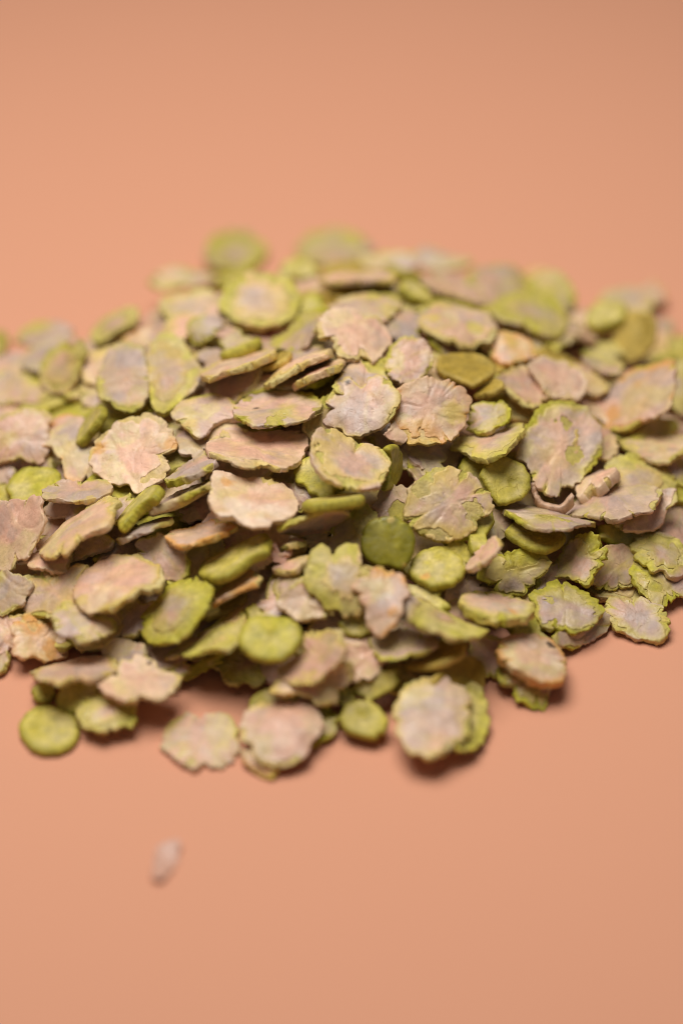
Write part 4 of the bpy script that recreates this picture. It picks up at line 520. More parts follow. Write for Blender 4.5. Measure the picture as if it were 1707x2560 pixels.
('F9','R',1.1,{'c': '.62','o': 'y','pa': [[-1.24,-4.72,0.22,'k'],[2.44,-4.76,0.9,'g'],[3.36,1.86,1.4,'g'],[-3.96,-1.34,1.3,'g']]},[15.49,-17.08,15.81],[0.714,-0.472,-0.517],[0.67,0.674,0.31],[[-3.62,-5.78],[-4.81,-3.48],[-5.83,-2.57],[-5.43,-0.18],[-5.22,2.4],[-3.23,4.67],[-1.07,5.94],[0.98,6.12],[3.04,5.9],[5.17,4.98],[5.44,3.68],[4.86,1.49],[5.59,-0.11],[5.2,-2.1],[3.59,-4.37],[2.36,-5.45],[-0.26,-6.22],[-1.94,-6.4]],'large green-topped tan flake with a tiny dark dot beside the glossy dark green disc'),
('F5','W',1.0,{'o': 'o','pa': [[-1.22,0.3,2.4,'p'],[3.56,0.81,1.8,'y']]},[13.37,-1.02,20.71],[0.947,-0.222,-0.232],[0.309,0.829,0.466],[[-6.13,-0.36],[-6.31,1.12],[-5.11,2.8],[-4.08,3.17],[-2.22,5.46],[-0.68,5.1],[1.42,5.71],[3.48,5.53],[4.25,4.88],[5.45,4.23],[5.59,1.96],[5.69,0.23],[5.18,-1.81],[4.72,-3.53],[2.49,-5.11],[0.18,-5.96],[-1.44,-6.24],[-2.52,-4.62],[-4.23,-4.63],[-5.48,-2.91]],'peach and yellow flake touching the two-notched lavender flake'),
('C26','W',1.0,{'o': 'o','pa': []},[34.94,57.32,3.6],[0.932,-0.265,-0.247],[0.29,0.954,0.072],[[0.61,3.09],[1.88,2.83],[4.22,1.94],[3.67,0.51],[3.25,-0.77],[2.46,-1.65],[2.01,-2.68],[1.32,-3.32],[0.56,-3.64],[-0.08,-4.13],[-0.77,-4.43],[-1.48,-4.97],[-2.0,-2.64],[-2.4,-2.04],[-2.79,-1.65],[-2.94,-0.84],[-2.95,-0.07],[-3.32,0.17],[-3.67,0.57],[-3.58,1.23],[-3.4,1.79],[-3.17,2.24],[-2.91,2.58],[-2.62,2.78],[-2.5,3.06],[-2.21,3.05],[-2.06,3.22],[-1.9,3.34],[-1.73,3.42],[-1.54,3.45],[-1.33,3.74],[-1.12,3.66],[-0.82,3.8],[-0.48,3.83],[-0.11,3.73],[0.26,3.48]],"blurred orange sliver at the heap's far rim"),
('C25','P',0.95,{'pa': []},[17.5,62.23,4.77],[0.995,-0.082,-0.048],[0.087,0.991,0.103],[[5.14,0.63],[5.35,-0.65],[4.39,-1.6],[3.4,-2.06],[2.78,-2.42],[2.18,-2.52],[1.75,-2.66],[1.34,-2.65],[0.98,-2.5],[0.69,-2.58],[0.4,-2.58],[0.11,-2.5],[-0.16,-2.35],[-0.53,-2.39],[-0.93,-2.29],[-1.51,-2.22],[-2.3,-2.05],[-3.3,-1.58],[-5.5,-0.8],[-5.29,0.82],[-3.5,1.71],[-3.06,2.64],[-1.85,2.64],[-1.08,2.55],[-0.65,2.69],[-0.16,2.38],[0.12,2.53],[0.42,2.29],[0.68,2.29],[0.93,2.22],[1.26,2.38],[1.51,2.15],[1.89,2.09],[2.27,1.88],[3.02,1.8],[4.19,1.53]],"blurred brown flake with a raised end on the heap's far crest"),
('C21','P',0.95,{'o': 'g','c': '.7','pa': []},[26.15,49.8,8.26],[0.928,-0.258,-0.269],[0.285,0.956,0.066],[[5.31,4.2],[4.55,2.31],[5.32,1.02],[5.0,-0.42],[4.4,-1.62],[3.88,-2.69],[3.27,-3.55],[2.55,-4.12],[1.96,-4.8],[1.28,-5.21],[0.56,-5.32],[-0.13,-5.55],[-0.85,-5.59],[-1.72,-6.13],[-2.6,-6.0],[-3.45,-5.51],[-4.46,-5.04],[-5.22,-3.98],[-4.6,-1.9],[-5.23,-0.81],[-4.72,0.59],[-4.27,1.71],[-3.91,2.68],[-3.29,3.35],[-2.79,3.93],[-2.27,4.34],[-1.84,4.83],[-1.37,5.2],[-0.86,5.44],[-0.33,5.85],[0.24,5.8],[0.85,5.89],[1.7,6.36],[2.42,6.0],[3.11,5.41],[3.92,4.77]],'blurred buff green flake behind the pink tongue-shaped flake'),
('C20','P',0.95,{'o': 'g','c': '.6','pa': []},[35.01,48.62,7.29],[0.986,-0.152,-0.071],[0.158,0.983,0.09],[[4.11,2.06],[4.76,1.04],[4.87,-0.18],[4.84,-1.46],[4.3,-2.43],[3.37,-2.77],[3.14,-3.99],[2.48,-4.53],[1.75,-4.68],[1.08,-5.04],[0.37,-5.21],[-0.35,-5.08],[-1.14,-5.15],[-1.97,-4.97],[-2.76,-4.45],[-3.66,-3.88],[-4.29,-2.78],[-4.99,-1.6],[-3.54,0.31],[-3.99,1.43],[-4.3,2.76],[-3.49,3.68],[-2.98,4.55],[-2.25,5.01],[-1.54,5.2],[-0.87,5.13],[-0.41,5.43],[0.1,5.3],[0.56,5.34],[1.02,5.26],[1.46,5.05],[1.87,4.73],[2.24,4.3],[2.72,3.98],[3.35,3.63],[3.77,2.92]],'blurred grey green flake behind the ring-marked green flake'),
('C24','G',1.25,{'pa': []},[10.98,32.33,16.09],[0.999,-0.01,0.034],[0.007,0.996,0.084],[[6.03,-0.09],[5.79,-1.59],[5.22,-2.86],[4.48,-3.82],[1.5,-1.49],[1.18,-1.55],[0.98,-1.75],[1.6,-5.72],[0.93,-5.98],[0.24,-6.05],[-0.45,-5.93],[-1.11,-5.63],[-1.86,-5.5],[-2.62,-5.13],[-3.11,-4.19],[-2.4,-2.22],[-4.71,-2.55],[-5.06,-1.18],[-5.31,0.3],[-5.08,1.78],[-4.63,3.11],[-2.72,2.99],[-0.99,1.9],[-1.74,4.12],[-1.54,5.41],[-0.94,5.93],[-0.27,6.19],[0.41,5.95],[1.11,6.24],[1.67,5.46],[2.11,4.67],[3.23,5.26],[2.91,3.32],[3.45,2.77],[3.89,1.98],[3.21,0.79]],'shaded green flake under the green wedge beside the pink tongue-shaped flake'),
('C23','G',1.25,{'pa': []},[11.82,34.31,17.59],[0.873,-0.299,-0.384],[0.219,0.946,-0.239],[[-2.61,-2.14],[-2.95,0.92],[-1.05,3.26],[0.94,2.31],[3.33,1.17],[2.88,-1.51],[0.29,-2.8],[-1.81,-2.52]],'green wedge beside the pink tongue-shaped flake'),
('C22','W',1.0,{'o': 'p','pa': []},[18.47,41.74,13.02],[0.947,-0.218,-0.238],[0.124,0.926,-0.356],[[-5.55,0.9],[-3.85,5.4],[-1.3,5.14],[1.64,4.34],[4.19,4.08],[6.09,1.3],[5.34,-3.18],[3.26,-4.32],[0.7,-4.07],[-2.23,-6.06],[-4.31,-4.41]],'pink tongue-shaped flake above the ragged cream flake'),
('C16','W',1.0,{'o': 'o','pa': []},[51.9,54.61,2.28],[0.974,-0.209,-0.089],[0.217,0.972,0.09],[[3.6,2.46],[3.84,2.02],[4.02,1.47],[4.33,0.71],[3.97,0.25],[3.43,0.14],[3.2,-0.22],[2.83,-0.24],[2.57,-0.44],[2.25,-0.25],[2.0,-0.29],[1.31,-4.62],[0.5,-4.75],[-0.23,-4.25],[-1.19,-4.14],[-2.04,-3.48],[-2.82,-2.53],[-3.44,-1.29],[-4.0,0.14],[-4.04,1.79],[-0.28,2.52],[-0.18,3.12],[0.16,3.53],[0.52,3.79],[0.75,4.16],[1.01,4.45],[1.3,4.68],[1.66,4.5],[1.95,4.23],[2.17,3.88],[2.38,3.8],[2.58,3.66],[2.76,3.47],[3.07,3.45],[3.22,3.13],[3.52,2.9]],'blurred orange flake at the far end of the crest beside the two green discs'),
('C15','P',0.95,{'o': 'y','pa': []},[48.74,51.89,2.72],[0.99,-0.141,0.001],[0.14,0.986,0.09],[[4.53,1.96],[4.73,0.81],[4.79,-0.43],[3.96,-1.17],[4.4,-2.95],[3.75,-3.81],[2.99,-4.36],[2.22,-4.68],[1.46,-4.76],[0.75,-5.05],[0.02,-5.04],[-0.7,-4.84],[-1.5,-4.83],[-2.29,-4.48],[-3.06,-3.88],[-4.0,-3.28],[-4.58,-2.11],[-5.3,-0.86],[-4.58,0.83],[-4.3,2.15],[-3.56,3.16],[-2.94,3.93],[-2.27,4.43],[-1.61,4.65],[-1.1,4.89],[-0.7,5.24],[-0.21,5.18],[0.22,5.29],[0.65,5.28],[1.08,5.16],[1.48,4.93],[2.09,5.11],[2.47,4.6],[2.97,4.18],[3.42,3.59],[4.21,2.99]],'blurred pale grey flake behind the yellow green disc'),
('C29','P',0.95,{'pa': []},[52.18,47.2,1.12],[0.942,-0.279,-0.185],[0.296,0.953,0.068],[[4.07,2.4],[4.14,1.91],[4.16,1.41],[4.12,0.91],[3.84,0.55],[3.71,0.16],[3.54,-0.2],[3.21,-0.25],[3.0,-0.47],[2.77,-0.62],[2.52,-0.71],[2.27,-0.73],[1.43,-5.16],[0.6,-5.21],[-0.27,-5.01],[-1.1,-4.45],[-2.14,-3.96],[-2.92,-2.88],[-3.33,-1.39],[-3.56,0.18],[-3.35,1.77],[-2.7,3.13],[-2.25,4.34],[-0.47,4.19],[1.09,3.2],[1.43,3.25],[1.64,3.47],[1.87,3.62],[2.11,3.71],[2.36,3.73],[2.65,4.0],[2.93,3.87],[3.18,3.67],[3.55,3.64],[3.77,3.28],[3.94,2.86]],'blurred grey scrap behind the translucent olive disc'),
('C28','W',1.0,{'o': 'o','pa': []},[54.29,42.01,2.11],[0.92,-0.318,-0.23],[0.339,0.939,0.055],[[3.85,2.75],[5.3,2.17],[5.68,0.8],[5.42,-0.62],[4.96,-1.86],[4.21,-2.75],[3.15,-2.98],[1.09,-0.89],[0.92,-1.09],[0.8,-1.53],[0.61,-1.95],[0.33,-2.32],[-0.01,-2.6],[-0.23,-1.88],[-0.39,-1.43],[-0.48,-0.97],[-0.63,-0.74],[-4.66,-4.26],[-5.12,-2.85],[-5.41,-1.34],[-5.19,0.24],[-4.88,1.66],[-4.35,2.87],[-1.16,1.71],[-0.84,1.88],[-0.67,2.16],[-0.47,2.39],[-0.25,2.57],[-0.06,2.99],[0.21,3.36],[0.5,3.02],[0.72,2.62],[0.94,2.47],[1.03,2.01],[1.18,1.78],[3.09,3.24]],'blurred orange scrap beyond the translucent olive disc'),
('C28b','G',1.25,{'pa': []},[56.94,38.85,1.84],[0.863,-0.388,-0.324],[0.419,0.908,0.029],[[2.02,3.19],[2.19,2.59],[2.3,1.95],[2.53,1.3],[2.88,0.48],[2.55,-0.2],[1.99,-0.58],[3.02,-2.81],[2.51,-3.59],[1.92,-4.21],[1.27,-4.67],[0.58,-4.95],[-0.11,-2.11],[-0.5,-2.05],[-1.82,-5.8],[-2.72,-5.59],[-1.66,-1.52],[-1.96,-1.05],[-2.2,-0.51],[-2.37,0.09],[-2.68,0.67],[-2.91,1.39],[-2.86,2.15],[-2.54,2.77],[-2.17,3.26],[-1.93,3.79],[-1.63,4.25],[-1.38,4.89],[-0.89,4.89],[-0.45,4.74],[-0.07,4.48],[0.28,4.42],[0.62,4.28],[1.04,4.31],[1.48,4.2],[1.78,3.73]],"blurred light green flake at the picture's edge beyond the wide buff flake"),
('C12','Y',1.05,{'pa': [[0.63,0.44,2.0,'y']]},[48.36,34.7,8.68],[0.466,0.471,0.749],[-0.668,0.743,-0.052],[[-0.52,4.22],[3.5,2.86],[4.65,-0.92],[2.97,-3.01],[0.47,-4.11],[-2.61,-3.31],[-4.51,-1.46],[-4.16,0.6],[-3.28,2.97]],'large translucent olive disc leaning behind the yellow green disc'),
('C14','G',1.25,{'pa': []},[44.19,32.73,6.36],[0.916,-0.312,-0.253],[0.332,0.942,0.044],[[3.94,3.16],[4.0,1.57],[1.16,-0.15],[0.75,-0.77],[2.82,-2.37],[2.53,-3.48],[1.96,-4.31],[1.28,-4.86],[0.6,-5.17],[-0.18,-4.88],[-0.76,-4.74],[-1.27,-4.44],[-1.73,-4.41],[-2.24,-4.56],[-2.79,-4.54],[-2.96,-3.53],[-3.58,-3.48],[-4.06,-3.01],[-4.5,-2.37],[-4.3,-1.37],[-3.77,-0.53],[-3.56,0.08],[-3.29,0.56],[-2.99,0.92],[-2.67,1.14],[-2.48,1.46],[-2.26,1.72],[-1.94,1.64],[-1.76,2.06],[-1.48,2.11],[-1.21,2.1],[-0.82,2.6],[0.79,6.32],[1.7,6.03],[2.56,5.37],[3.3,4.38]],'shaded olive flake beneath the yellow green disc'),
('C13','G',2.0,{'T': '2','pa': []},[43.83,39.35,9.28],[0.944,0.098,0.316],[-0.113,0.993,0.03],[[-3.57,0.55],[-2.24,2.98],[0.13,3.53],[3.16,2.0],[3.83,-0.1],[2.79,-2.64],[0.42,-3.19],[-2.05,-2.98],[-3.56,-1.66]],'blurred yellow green disc against the translucent olive disc'),
('C11','P',0.95,{'o': 'g','pa': []},[42.25,21.67,12.02],[0.978,-0.192,-0.078],[0.173,0.965,-0.198],[[-4.42,-0.07],[-1.92,1.69],[1.48,3.14],[2.97,0.99],[2.18,-2.11],[0.53,-3.51],[-1.38,-1.55]],'thin tan flake edge below the translucent olive disc'),
('C30','W',1.0,{'o': 'y','pa': []},[37.56,34.86,6.02],[0.996,-0.068,0.066],[0.063,0.996,0.069],[[6.14,-0.36],[6.04,-1.9],[5.52,-3.24],[1.98,-1.67],[1.65,-1.86],[1.45,-2.16],[1.12,-2.14],[0.9,-2.29],[0.7,-2.69],[0.39,-6.43],[-0.28,-6.22],[-1.03,-6.32],[-1.69,-5.83],[-2.45,-5.48],[-3.35,-5.07],[-4.0,-4.12],[-1.81,-1.47],[-2.1,-0.89],[-2.34,-0.19],[-3.39,0.89],[-3.52,2.09],[-3.94,3.81],[-3.22,4.66],[-2.45,5.26],[-1.66,5.6],[-0.89,5.69],[-0.19,5.85],[0.5,5.83],[1.17,5.72],[1.92,5.82],[1.36,2.14],[1.74,2.09],[2.14,1.9],[2.35,1.41],[2.32,0.77],[2.41,0.25]],'small cream flake under the mauve pair by the ring-marked green flake'),
('C19','P',0.95,{'pa': []},[35.33,32.84,11.12],[0.929,-0.278,-0.245],[0.3,0.953,0.054],[[3.42,0.51],[3.33,-0.11],[3.17,-0.65],[2.96,-1.08],[2.89,-1.49],[2.78,-1.88],[2.63,-2.23],[2.44,-2.54],[2.22,-2.79],[2.04,-3.27],[1.79,-3.7],[1.46,-4.37],[0.96,-5.23],[0.46,-5.04],[-0.11,-4.98],[-0.69,-4.75],[-1.1,-4.12],[-1.28,-3.23],[-2.5,-3.06],[-4.18,-2.42],[-3.83,-0.87],[-3.57,0.5],[-3.12,1.69],[-2.55,2.68],[-1.91,3.44],[-1.22,3.97],[-0.66,4.61],[-0.01,4.99],[0.82,3.89],[1.35,3.27],[1.83,3.52],[2.48,4.21],[3.11,4.11],[3.5,3.34],[3.77,2.51],[3.76,1.51]],'mauve flake under the ring-marked green flake'),
('C18','R',1.1,{'c': '.45','o': 'g','pa': [[2.43,0.0,2.0,'m'],[-3.62,-1.83,0.8,'d']]},[30.99,35.62,12.59],[0.969,-0.197,-0.148],[0.183,0.978,-0.103],[[-7.17,-1.47],[-5.93,2.78],[-3.26,5.5],[-0.61,6.09],[2.41,6.3],[5.13,4.25],[6.54,0.59],[5.95,-3.91],[4.36,-5.64],[2.28,-5.99],[0.06,-5.33],[-3.03,-5.04],[-4.82,-5.26]],'ring-marked green flake with a mauve half'),
('C10','R',1.1,{'c': '.4','pa': []},[54.2,25.15,5.39],[0.928,-0.314,-0.203],[0.328,0.944,0.042],[[3.42,2.08],[3.33,1.41],[3.37,0.83],[3.53,0.2],[3.43,-0.41],[3.6,-1.29],[3.63,-2.29],[3.63,-3.58],[3.6,-5.48],[2.87,-6.02],[2.08,-6.36],[1.26,-5.27],[0.54,-5.59],[-0.23,-5.59],[-1.08,-5.54],[-1.96,-5.22],[-2.78,-4.53],[-3.54,-3.57],[-3.96,-2.22],[-4.21,-0.77],[-4.05,0.72],[-3.65,2.07],[-3.32,3.3],[-2.63,4.19],[-1.94,4.85],[-1.44,5.65],[-0.86,6.29],[-0.21,6.77],[0.44,7.37],[1.19,6.87],[1.77,5.89],[2.2,5.09],[2.57,4.5],[2.84,3.85],[3.15,3.37],[3.41,2.81]],"greenish flake at the picture's edge beside the wide buff flake"),
('C9','P',0.95,{'o': 'o','c': '.88','pa': [[-5.67,0.21,1.7,'o']]},[46.8,13.57,12.31],[0.788,0.29,0.542],[-0.283,0.954,-0.099],[[-4.33,5.8],[-1.33,6.09],[2.08,6.45],[4.05,4.77],[7.66,2.82],[6.91,0.02],[5.07,-4.18],[2.9,-6.96],[0.46,-6.85],[-2.53,-5.07],[-5.42,-4.45],[-7.27,-1.86],[-7.19,1.7],[-4.97,3.9]],"wide buff flake with an orange corner on the heap's far side slope"),
('C8','W',1.0,{'o': 'p','pa': []},[40.58,15.45,9.21],[0.956,-0.248,-0.157],[0.257,0.966,0.039],[[4.68,2.38],[4.8,0.88],[4.56,-0.59],[4.11,-1.88],[3.54,-2.94],[2.94,-3.82],[2.23,-4.4],[0.65,-2.89],[0.31,-3.21],[0.38,-5.8],[-0.28,-6.1],[-0.97,-6.22],[-1.66,-6.05],[-2.42,-6.05],[-3.21,-5.82],[-4.13,-5.55],[-4.9,-4.77],[-5.53,-3.69],[-2.52,-0.83],[-2.58,-0.32],[-2.4,0.17],[-2.35,0.63],[-2.43,1.19],[-4.16,3.63],[-3.65,4.44],[-2.93,4.77],[-2.38,5.4],[-1.75,5.77],[-1.09,5.97],[-0.42,5.89],[0.23,5.73],[0.7,4.85],[1.83,5.79],[2.62,5.31],[3.42,4.62],[4.1,3.62]],'small pink flake between the big folded flake and the wide buff flake'),
('C7','W',1.0,{'o': 'y','pa': []},[37.95,18.28,11.63],[0.925,-0.295,-0.24],[0.311,0.95,0.034],[[3.98,2.44],[4.48,1.86],[4.36,1.03],[4.33,0.26],[4.21,-0.5],[3.85,-1.07],[3.44,-1.49],[3.14,-1.97],[2.8,-2.38],[2.41,-2.68],[1.96,-2.58],[1.56,-2.35],[1.19,-2.32],[0.3,-4.72],[-0.55,-5.01],[-1.54,-5.06],[-2.39,-4.48],[-3.15,-3.55],[-3.52,-2.19],[-3.79,-0.79],[-3.58,0.68],[-3.4,2.03],[-2.84,3.15],[-1.69,3.58],[-0.74,3.67],[-0.15,3.79],[-0.1,4.94],[0.35,5.41],[0.86,5.75],[1.45,3.57],[1.75,3.55],[2.04,3.44],[2.31,3.25],[2.56,3.0],[2.92,2.88],[3.45,2.77]],'peach flake peeking out behind the broad pink flake'),
('C5','W',1.0,{'o': 'y','pa': []},[28.88,11.47,15.95],[0.855,-0.362,-0.372],[0.389,0.921,-0.004],[[4.14,3.38],[4.55,2.07],[4.56,0.6],[3.1,-0.81],[3.24,-1.82],[3.55,-3.05],[2.82,-3.72],[2.6,-4.75],[1.75,-4.85],[1.09,-4.89],[0.55,-4.97],[0.05,-4.9],[-0.41,-4.68],[-0.83,-4.64],[-1.24,-4.48],[-1.62,-4.21],[-2.09,-4.07],[-2.56,-3.76],[-5.09,-5.24],[-5.38,-3.85],[-4.66,-2.18],[-4.18,-1.01],[-3.95,-0.04],[-3.62,0.79],[-3.39,1.63],[-2.91,2.2],[-2.65,3.04],[-2.18,3.57],[-1.58,3.7],[-1.17,4.89],[-0.52,5.48],[0.19,5.4],[0.99,5.59],[1.9,5.69],[2.72,5.18],[3.5,4.42]],'tan flake with a yellow rim between the ochre pair and the broad pink flake'),
('C6','W',1.0,{'o': 'p','pa': [[-0.94,0.1,2.2,'p']]},[33.74,14.16,15.52],[0.863,-0.361,-0.354],[0.411,0.908,0.076],[[-5.19,-1.54],[-4.19,1.29],[-3.77,3.26],[-1.88,3.41],[-0.17,4.67],[2.53,3.74],[4.81,0.84],[4.58,-2.25],[2.34,-3.07],[1.5,-4.1],[-0.11,-4.87],[-2.07,-3.4]],'broad pink flake with a cream rim behind the big folded flake'),
('C2','W',1.0,{'o': 'o','pa': [[-0.4,1.22,1.5,'y']]},[26.88,20.43,16.57],[0.957,-0.22,-0.188],[0.246,0.961,0.125],[[-3.28,-2.19],[-3.58,2.92],[-0.14,3.45],[2.1,2.78],[4.09,1.27],[4.24,-1.29],[2.32,-1.99],[0.1,-3.93],[-1.43,-3.75]],'yellow flake under the side of the ragged cream flake'),
('C4','Y',1.05,{'pa': []},[22.84,7.2,18.54],[0.884,0.236,0.403],[-0.117,0.947,-0.298],[[-3.01,-0.58],[-1.75,1.46],[1.11,2.62],[2.44,-0.13],[1.93,-1.79],[0.19,-2.36]],'small ochre flake below the ochre lobed flake'),
('C3','Y',1.05,{'pa': []},[19.18,10.81,19.73],[0.991,-0.113,-0.066],[0.112,0.994,-0.02],[[-4.53,-0.96],[-4.49,1.91],[-2.64,3.26],[0.11,3.95],[2.35,3.94],[4.52,1.46],[4.41,-0.61],[2.92,-2.92],[1.4,-4.82],[-0.36,-3.91],[-2.4,-3.04],[-3.84,-2.48]],'ochre lobed flake just under the ragged cream flake'),
('C1','W',1.0,{'o': 'y','pa': [[-3.84,0.01,1.4,'y'],[2.7,-0.5,1.6,'g2']]},[18.31,23.36,19.03],[0.981,-0.148,-0.126],[0.143,0.989,-0.048],[[-6.32,-0.86],[-5.66,2.16],[-4.25,4.95],[-1.42,5.59],[1.86,4.97],[4.21,4.76],[6.33,1.66],[6.04,-0.78],[6.03,-3.13],[3.73,-3.37],[3.33,-4.91],[1.14,-6.06],[-0.15,-5.05],[-0.63,-5.9],[-3.06,-5.01],[-4.96,-3.72],[-5.74,-2.09]],'ragged cream flake with a saw-toothed lower edge above the ochre lobed flake'),
('B14','R',1.1,{'c': '.4','o': 'g','pa': []},[-18.93,69.58,1.86],[0.962,-0.115,-0.248],[0.14,0.987,0.084],[[5.32,2.39],[5.49,0.91],[5.29,-0.57],[4.52,-1.75],[3.86,-2.68],[3.32,-3.5],[3.33,-5.04],[2.09,-4.53],[1.55,-5.03],[0.95,-5.37],[0.33,-5.55],[-0.31,-5.9],[-1.03,-6.05],[-1.78,-5.99],[-2.67,-5.97],[-3.6,-5.64],[-4.36,-4.78],[-5.21,-3.82],[-5.16,-2.18],[-5.12,-0.73],[-4.91,0.64],[-4.57,1.87],[-4.1,2.93],[-3.54,3.8],[-2.77,4.23],[-2.26,4.91],[-1.59,5.14],[-1.0,5.49],[-0.38,5.67],[0.27,6.01],[1.03,6.49],[1.74,6.1],[2.5,5.81],[3.41,5.52],[4.14,4.7],[4.78,3.65]],'blurred olive round flake at the highest point of the far rim'),
('B13','P',0.95,{'o': 'g','c': '.75','pa': [[4.18,0.95,2.2,'g']]},[-1.4,70.89,1.59],[0.977,0.122,0.176],[-0.14,0.985,0.096],[[7.53,-2.52],[5.94,-3.76],[4.34,-4.23],[3.32,-4.67],[2.49,-4.96],[1.79,-5.26],[1.11,-5.35],[0.46,-5.23],[-0.14,-5.28],[-0.73,-5.16],[-1.38,-5.19],[-1.94,-4.74],[-2.59,-4.38],[-3.21,-3.82],[-4.48,-3.61],[-5.16,-2.51],[-5.93,-1.2],[-6.62,0.47],[-6.47,2.25],[-5.93,3.84],[-4.69,4.67],[-3.47,4.97],[-2.48,5.05],[-1.68,5.05],[-1.03,5.11],[-0.45,5.32],[0.15,5.36],[0.74,5.24],[1.39,5.27],[2.07,5.1],[2.74,4.71],[3.22,3.9],[3.98,3.28],[4.69,2.36],[5.73,1.24],[6.42,-0.37]],"blurred pink and green flake at the far rim's middle"),
('B15','P',0.95,{'pa': []},[7.86,55.32,8.68],[0.997,0.026,0.072],[-0.033,0.994,0.1],[[5.82,0.17],[5.07,-1.02],[3.67,-1.44],[2.87,-1.73],[2.11,-1.66],[1.69,-1.8],[1.29,-1.8],[0.99,-1.98],[0.81,-4.19],[0.24,-4.31],[-0.32,-4.17],[-0.95,-4.16],[-1.64,-4.05],[-2.48,-3.94],[-3.52,-3.69],[-4.27,-2.77],[-3.47,-0.94],[-4.42,0.03],[-4.64,1.39],[-4.3,2.69],[-2.89,3.16],[-1.89,3.32],[-1.28,3.47],[-0.71,3.39],[-0.32,3.39],[0.04,3.26],[0.32,3.34],[0.61,3.35],[0.89,3.27],[1.16,3.13],[1.53,3.17],[1.92,3.09],[2.49,3.04],[3.08,2.74],[4.05,2.36],[5.6,1.59]],'blurred tan flake on the far rim behind the long cream edge'),
('B12','G',1.25,{'pa': []},[-7.81,50.3,10.79],[0.992,0.084,0.09],[-0.093,0.991,0.096],[[3.82,-0.06],[3.9,-0.96],[3.87,-1.92],[3.07,-2.14],[2.46,-2.25],[1.9,-2.13],[1.59,-2.39],[1.21,-2.25],[0.89,-2.32],[0.57,-2.3],[0.32,-1.89],[0.06,-1.73],[-0.18,-1.5],[-0.54,-1.42],[-3.4,-3.72],[-4.0,-2.64],[-4.48,-1.37],[-2.04,0.29],[-2.63,1.18],[-2.11,1.91],[-1.73,2.53],[-1.31,2.99],[-0.72,3.06],[-0.31,3.17],[0.01,3.43],[0.34,3.6],[0.69,3.68],[1.02,3.34],[1.33,3.24],[1.63,3.05],[1.9,2.79],[2.28,2.68],[2.5,2.24],[2.67,1.76],[2.97,1.3],[3.23,0.72]],'green flake behind the big round thick disc'),
('B16','G',1.25,{'pa': []},[-5.38,30.08,17.09],[0.996,0.065,0.068],[-0.07,0.994,0.082],[[2.55,1.69],[2.5,1.22],[2.39,0.78],[4.77,-2.41],[4.13,-3.26],[3.24,-3.5],[2.6,-4.07],[1.85,-4.17],[1.13,-3.96],[0.47,-3.95],[-0.18,-3.77],[-0.89,-3.68],[-1.64,-3.46],[-2.34,-2.93],[-0.45,0.57],[-0.76,0.81],[-4.29,-0.15],[-4.64,1.24],[-4.7,2.74],[-4.4,4.16],[-0.4,2.84],[-0.28,3.16],[-0.13,3.44],[0.16,3.42],[0.26,3.85],[0.48,3.98],[0.71,4.04],[0.93,3.74],[1.13,3.68],[1.32,3.57],[1.49,3.41],[1.78,3.42],[1.93,3.14],[2.4,3.07],[2.5,2.63],[2.56,2.16]],"dark green scrap beside the big round thick disc's rim"),
('B11b','G',1.25,{'pa': []},[4.91,38.43,14.57],[0.984,-0.111,-0.138],[0.123,0.989,0.083],[[3.32,2.06],[3.37,1.21],[3.58,0.29],[4.85,-1.4],[4.32,-2.47],[3.7,-3.32],[3.01,-3.96],[2.26,-4.29],[1.62,-4.76],[0.88,-4.65],[0.22,-5.15],[-0.48,-5.06],[-1.24,-5.06],[-2.01,-4.84],[-2.78,-4.39],[-3.66,-3.89],[-4.4,-2.97],[-5.16,-1.88],[-5.36,-0.36],[-2.75,1.18],[-1.93,1.77],[-1.28,2.03],[-3.73,4.7],[-2.52,4.73],[-1.74,4.79],[-1.18,4.91],[-0.75,5.23],[-0.28,5.42],[0.2,5.49],[0.68,5.43],[1.3,5.91],[1.91,5.81],[2.69,5.83],[3.42,5.42],[3.34,4.03],[3.36,3.0]],'dark green flake in shadow under the long cream edge'),
('B11','Y',1.05,{'pa': []},[0.55,37.02,15.67],[0.989,-0.087,-0.122],[0.097,0.992,0.085],[[1.67,0.88],[1.11,0.16],[4.22,-1.4],[3.53,-2.54],[2.98,-3.58],[2.3,-4.34],[1.61,-4.93],[0.87,-5.21],[0.23,-5.65],[-0.45,-5.9],[-1.14,-5.97],[-1.32,-1.85],[-1.55,-1.75],[-1.86,-1.84],[-2.21,-1.82],[-2.89,-2.05],[-3.11,-1.51],[-3.65,-1.12],[-3.38,-0.31],[-3.21,0.32],[-2.97,0.85],[-2.69,1.25],[-3.67,2.74],[-3.21,3.21],[-2.72,3.51],[-2.33,3.91],[-1.92,4.3],[-1.46,4.47],[-0.97,4.93],[-0.41,5.14],[0.22,5.27],[1.0,5.46],[2.16,5.9],[2.84,5.08],[1.02,2.0],[1.19,1.41]],'yellowish flake under the long cream edge next to the dark hollow'),
('B10','W',1.0,{'o': 'y','pa': []},[2.88,39.32,17.07],[0.999,0.015,0.035],[-0.002,0.937,-0.35],[[-6.5,-1.03],[-4.71,2.85],[-2.18,5.05],[1.58,3.95],[4.84,3.45],[6.32,0.1],[5.78,-3.97],[2.77,-3.5],[-1.0,-3.96],[-4.27,-3.97],[-6.27,-2.62]],'long cream edge of a flake seen side-on near the far crest'),
('B9','P',0.95,{'o': 'y','c': '.7','pa': [[0.7,2.75,1.6,'g2']]},[4.16,26.1,20.39],[1.0,-0.013,0.0],[0.013,0.978,-0.208],[[-6.45,0.21],[-4.75,2.76],[-2.33,4.32],[0.59,4.87],[3.51,4.41],[5.47,2.41],[5.23,-0.12],[3.54,-4.19],[1.84,-5.23],[-0.1,-5.76],[-2.3,-3.77],[-4.74,-2.29]],'grey flake with yellow green far edge behind the pink star flake'),
